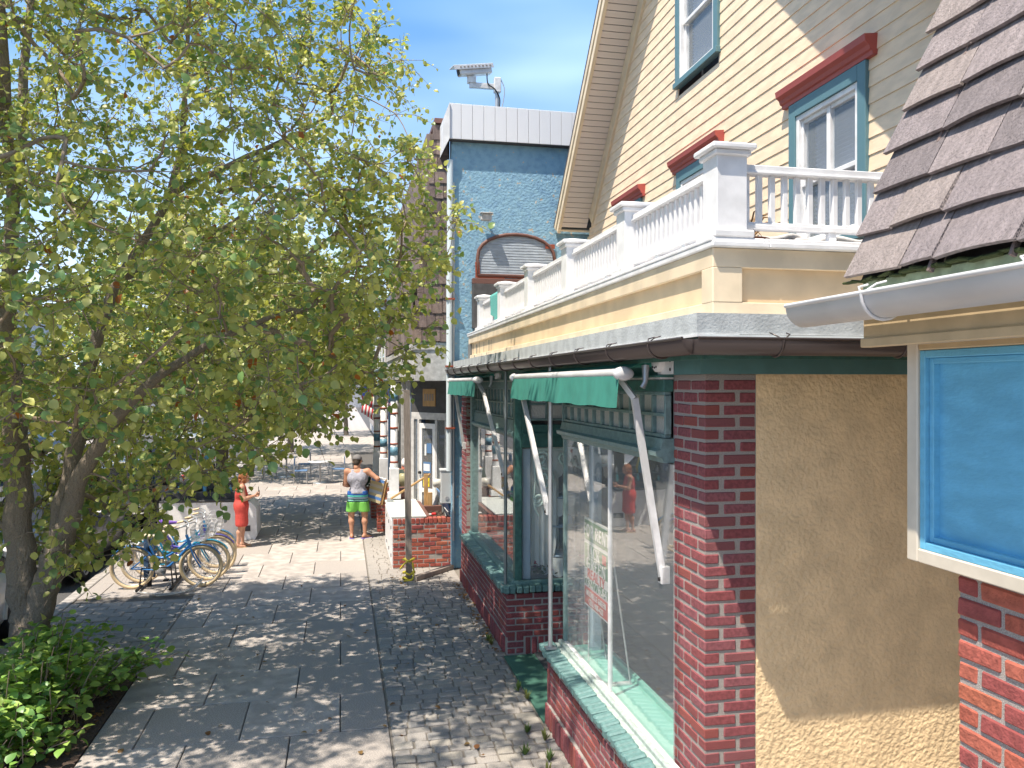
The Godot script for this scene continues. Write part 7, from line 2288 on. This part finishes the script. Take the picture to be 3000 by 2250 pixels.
# ------------------------------------------------------------------ vehicles: long axis along local z, front at +z
func car(label: String, at: Vector3, turn: float, paint: Color, suv: bool, key: String):
	var c := thing("parked_car", label, "car", at, "cars parked along the kerb", turn)
	var pm := mat("car_paint_" + key, paint, 0.28, {"metal": 0.15})
	pm.clearcoat_enabled = true
	pm.clearcoat = 0.6
	var dark := mat("car_glass", Color(0.012, 0.014, 0.017), 0.06)
	var H := 1.72 if suv else 1.46
	var belt := 1.02 if suv else 0.93
	# body: cross sections along z, half width and heights
	var secs := [[-2.35, 0.68, 0.42, 0.80], [-2.28, 0.80, 0.30, belt - 0.03], [-1.9, 0.88, 0.24, belt], [-0.6, 0.91, 0.22, belt], [0.7, 0.91, 0.22, belt - 0.01], [1.25, 0.89, 0.23, belt - 0.06], [2.05, 0.84, 0.27, belt - 0.17], [2.3, 0.72, 0.36, belt - 0.28]]
	var s := Shape.new()
	s.smooth(true)
	var prev := []
	for e in secs:
		var w: float = e[1]
		var lo: float = e[2]
		var hi: float = e[3]
		var ring := [Vector3(-w * 0.9, lo, e[0]), Vector3(-w * 0.99, lo + 0.12, e[0]), Vector3(-w, lerpf(lo, hi, 0.6), e[0]), Vector3(-w * 0.95, hi - 0.06, e[0]), Vector3(-w * 0.84, hi, e[0]), Vector3(0, hi + 0.03, e[0]), Vector3(w * 0.84, hi, e[0]), Vector3(w * 0.95, hi - 0.06, e[0]), Vector3(w, lerpf(lo, hi, 0.6), e[0]), Vector3(w * 0.99, lo + 0.12, e[0]), Vector3(w * 0.9, lo, e[0])]
		if prev.size():
			for k in 11:
				s.quad(prev[k], ring[k], ring[(k + 1) % 11], prev[(k + 1) % 11])
		else:
			for k in range(1, 10):
				s.tri(ring[0], ring[k], ring[k + 1])
		prev = ring
	for k in range(1, 10):
		s.tri(prev[0], prev[k + 1], prev[k])
	part(c, "body", s.done(), pm)
	# glasshouse and roof
	var r0 := -2.15 if suv else -1.75
	var g := Shape.new()
	var bt := [Vector3(-0.78, belt, r0), Vector3(0.78, belt, r0), Vector3(0.78, belt - 0.02, 1.15), Vector3(-0.78, belt - 0.02, 1.15)]
	var tp := [Vector3(-0.60, H - 0.04, r0 + (0.3 if suv else 0.75)), Vector3(0.60, H - 0.04, r0 + (0.3 if suv else 0.75)), Vector3(0.60, H - 0.05, 0.28), Vector3(-0.60, H - 0.05, 0.28)]
	for k in 4:
		g.quad(bt[(k + 1) % 4], bt[k], tp[k], tp[(k + 1) % 4])
	part(c, "windows", g.done(), dark)
	var rf := Shape.new()
	rf.bevel_box(Vector3(0, H - 0.02, (tp[0].z + 0.28) * 0.5), Vector3(1.24, 0.07, 0.36 - tp[0].z), 0.03)
	part(c, "roof", rf.done(), pm)
	for k in 4:
		var pl := Shape.new()
		bar(pl, bt[k], tp[k], 0.06, 0.06)
		part(c, "pillar", pl.done(), pm)
	for sx in [-1.0, 1.0]:
		var pl := Shape.new()
		bar(pl, Vector3(0.785 * sx, belt, -0.25), Vector3(0.605 * sx, H - 0.05, -0.3), 0.05, 0.05)
		part(c, "pillar", pl.done(), pm)
		bx(c, "mirror", Vector3(0.88 * sx, belt - 0.02, 0.78), Vector3(1.02 * sx, belt + 0.12, 0.88), pm, 0.03)
		bx(c, "tail_light", Vector3(0.55 * sx, belt - 0.24, -2.335), Vector3(0.84 * sx, belt - 0.08, -2.18), mat("tail_red", Color(0.45, 0.02, 0.02), 0.2), 0.02)
		bx(c, "headlight", Vector3(0.48 * sx, belt - 0.38, 2.14), Vector3(0.80 * sx, belt - 0.25, 2.285), mat("lamp_clear", Color(0.7, 0.7, 0.7), 0.1), 0.02)
		bx(c, "door_handle", Vector3(0.905 * sx, belt - 0.12, -0.1), Vector3(0.925 * sx, belt - 0.09, 0.08), M.steel, 0.004)
		for z in [-1.42, 1.42]:
			var w := node(c, "wheel", Vector3(0.80 * sx, 0.34, z))
			var ax := Basis(Vector3.BACK, -PI / 2 * sx)
			var t := Shape.new()
			t.lathe(Vector3.ZERO, [[0.0, -0.1], [0.34, -0.1], [0.345, -0.08], [0.345, 0.08], [0.33, 0.105], [0.23, 0.11], [0.22, 0.07], [0.0, 0.07]], 28, ax)
			part(w, "tyre", t.done(), M.black)
			var hub := Shape.new()
			hub.lathe(Vector3.ZERO, [[0.205, 0.085], [0.225, 0.112], [0.232, 0.112], [0.232, 0.08]], 28, ax)
			hub.lathe(Vector3.ZERO, [[0.05, 0.09], [0.045, 0.108], [0.0, 0.112]], 14, ax)
			for k in 5:
				var a := TAU * k / 5.0
				var d := Vector3(0, cos(a), sin(a))
				bar(hub, d * 0.03 + Vector3(0.1 * sx, 0, 0), d * 0.222 + Vector3(0.1 * sx, 0, 0), 0.055, 0.02, Vector3(sx, 0, 0))
			part(w, "rim", hub.done(), mats.galvanised_steel)
			var arch := Shape.new()
			var pts := []
			for k in 13:
				var a := PI * k / 12.0
				pts.append(Vector3(0.09 * sx, sin(a) * 0.39, cos(a) * 0.39))
			arch.tube(pts, 0.035, 6)
			part(c, "wheel_arch", arch.done(), M.black if suv else pm, Transform3D(Basis(), w.position))
	bx(c, "bumper", Vector3(-0.82, 0.32, 2.2), Vector3(0.82, 0.5, 2.34), M.black if suv else pm, 0.04)
	bx(c, "bumper", Vector3(-0.82, 0.34, -2.4), Vector3(0.82, 0.54, -2.24), M.black if suv else pm, 0.04)
	bx(c, "grille", Vector3(-0.45, belt - 0.42, 2.28), Vector3(0.45, belt - 0.3, 2.31), M.black, 0.01)
	bx(c, "number_plate", Vector3(-0.16, 0.56, -2.36), Vector3(0.16, 0.68, -2.34), M.offwhite, 0.004)

func vehicles():
	car("white car with alloy wheels parked behind the near tree's trunk", Vector3(-5.22, -0.13, -10.85), 0.0, Color(0.70, 0.71, 0.73), false, "white")
	car("dark navy sport utility car parked beyond the white car, left of the bicycles", Vector3(-5.25, -0.13, -16.9), 0.0, Color(0.015, 0.02, 0.035), true, "navy")
	car("black car parked beyond the dark navy one, behind the leaves", Vector3(-5.2, -0.13, -22.4), 0.0, Color(0.012, 0.012, 0.014), false, "black")
	car("silver-grey sport utility car, farthest in the row on the near kerb", Vector3(-5.2, -0.13, -28.2), 0.0, Color(0.30, 0.31, 0.33), true, "silver")
	car("blue car parked on the opposite side of the road, nearest there", Vector3(-12.3, -0.13, -19.0), PI, Color(0.03, 0.10, 0.35), false, "blue")
	car("white sport utility car parked on the opposite side beyond the blue one", Vector3(-12.3, -0.13, -25.5), PI, Color(0.66, 0.67, 0.68), true, "white2")
	car("dark red car farthest on the opposite side of the road", Vector3(-12.3, -0.13, -32.0), PI, Color(0.25, 0.02, 0.02), false, "red")

# ------------------------------------------------------------------ the other side of the street and the far end
func block(label: String, a: Vector3, b: Vector3, facing: Vector3, wall: Color, trim: Color, floors: int, key: String):
	var o := thing("shop_block", label, "building")
	var wm := mat("block_wall_" + key, wall, 0.9, {"tex": noises.blot, "nrm": noises.grit, "s": Vector3.ONE * 0.6, "nstr": 0.3})
	var tm := mat("block_trim_" + key, trim, 0.7)
	bx(o, "wall", a, b, wm, 0.0)
	var hi := maxf(a.y, b.y)
	var x := b.x
	var fx := facing.x
	bx(o, "cornice", Vector3(x - 0.05 * fx, hi - 0.35, a.z - 0.02), Vector3(x + 0.3 * fx, hi + 0.05, b.z + 0.02), tm, 0.02)
	bx(o, "shop_band", Vector3(x, 2.9, a.z - 0.1), Vector3(x + 0.1 * fx, 3.5, b.z + 0.1), tm, 0.01)
	var L := absf(b.z - a.z)
	var n := int(L / 2.2)
	for k in n:
		var z := a.z - (k + 0.5) * L / n
		bx(o, "shop_window", Vector3(x, 0.5, z + 0.85), Vector3(x + 0.04 * fx, 2.8, z - 0.85), mats.car_glass, 0.0)
		for f in floors - 1:
			var y := 4.2 + f * 3.0
			var w := node(o, "window")
			bx(w, "frame", Vector3(x, y - 0.08, z + 0.58), Vector3(x + 0.06 * fx, y + 1.6, z - 0.58), M.white, 0.004)
			bx(w, "pane", Vector3(x + 0.05 * fx, y, z + 0.5), Vector3(x + 0.065 * fx, y + 0.74, z - 0.5), mats.car_glass, 0.0)
			bx(w, "pane", Vector3(x + 0.05 * fx, y + 0.78, z + 0.5), Vector3(x + 0.065 * fx, y + 1.52, z - 0.5), mats.car_glass, 0.0)
			bx(w, "sill", Vector3(x, y - 0.16, z + 0.66), Vector3(x + 0.14 * fx, y - 0.08, z - 0.66), tm, 0.01)

func far_side():
	var fw := bx(self, "opposite_sidewalk", Vector3(-19, -0.2, 30), Vector3(-13.5, 0.0, -240), M.slab1, 0.0)
	structure(fw)
	var L := Vector3.RIGHT
	block("pale grey two-storey shop block across the street, nearest at the left edge", Vector3(-27, -0.2, 2), Vector3(-18, 7.0, -12), L, Color(0.46, 0.45, 0.43), Color(0.20, 0.24, 0.28), 2, "a")
	block("red brick two-storey block across the street, second from the left edge", Vector3(-27, -0.2, -12.1), Vector3(-18.2, 7.8, -24), L, Color(0.30, 0.12, 0.09), Color(0.55, 0.52, 0.46), 2, "b")
	block("cream two-storey shop block across the street, third along", Vector3(-27, -0.2, -24.1), Vector3(-18, 6.4, -38), L, Color(0.58, 0.51, 0.38), Color(0.12, 0.30, 0.32), 2, "c")
	block("white two-storey block across the street, farthest along", Vector3(-27, -0.2, -38.1), Vector3(-18.1, 8.0, -60), L, Color(0.62, 0.62, 0.61), Color(0.30, 0.14, 0.10), 2, "d")
	var R := Vector3.LEFT
	block("tan two-storey shop block on the near side, next beyond the shingled mansard", Vector3(10, -0.2, -25), Vector3(2.0, 6.6, -40), R, Color(0.52, 0.42, 0.30), Color(0.14, 0.18, 0.26), 2, "e")
	block("white clapboard block on the near side, farthest along the sidewalk", Vector3(10, -0.2, -40.1), Vector3(2.1, 7.2, -62), R, Color(0.60, 0.61, 0.62), Color(0.20, 0.34, 0.40), 2, "f")
	block("grey block closing the far end of the street", Vector3(-30, -0.2, -118), Vector3(6, 7.0, -130), Vector3.RIGHT, Color(0.42, 0.42, 0.44), Color(0.25, 0.2, 0.18), 2, "g")
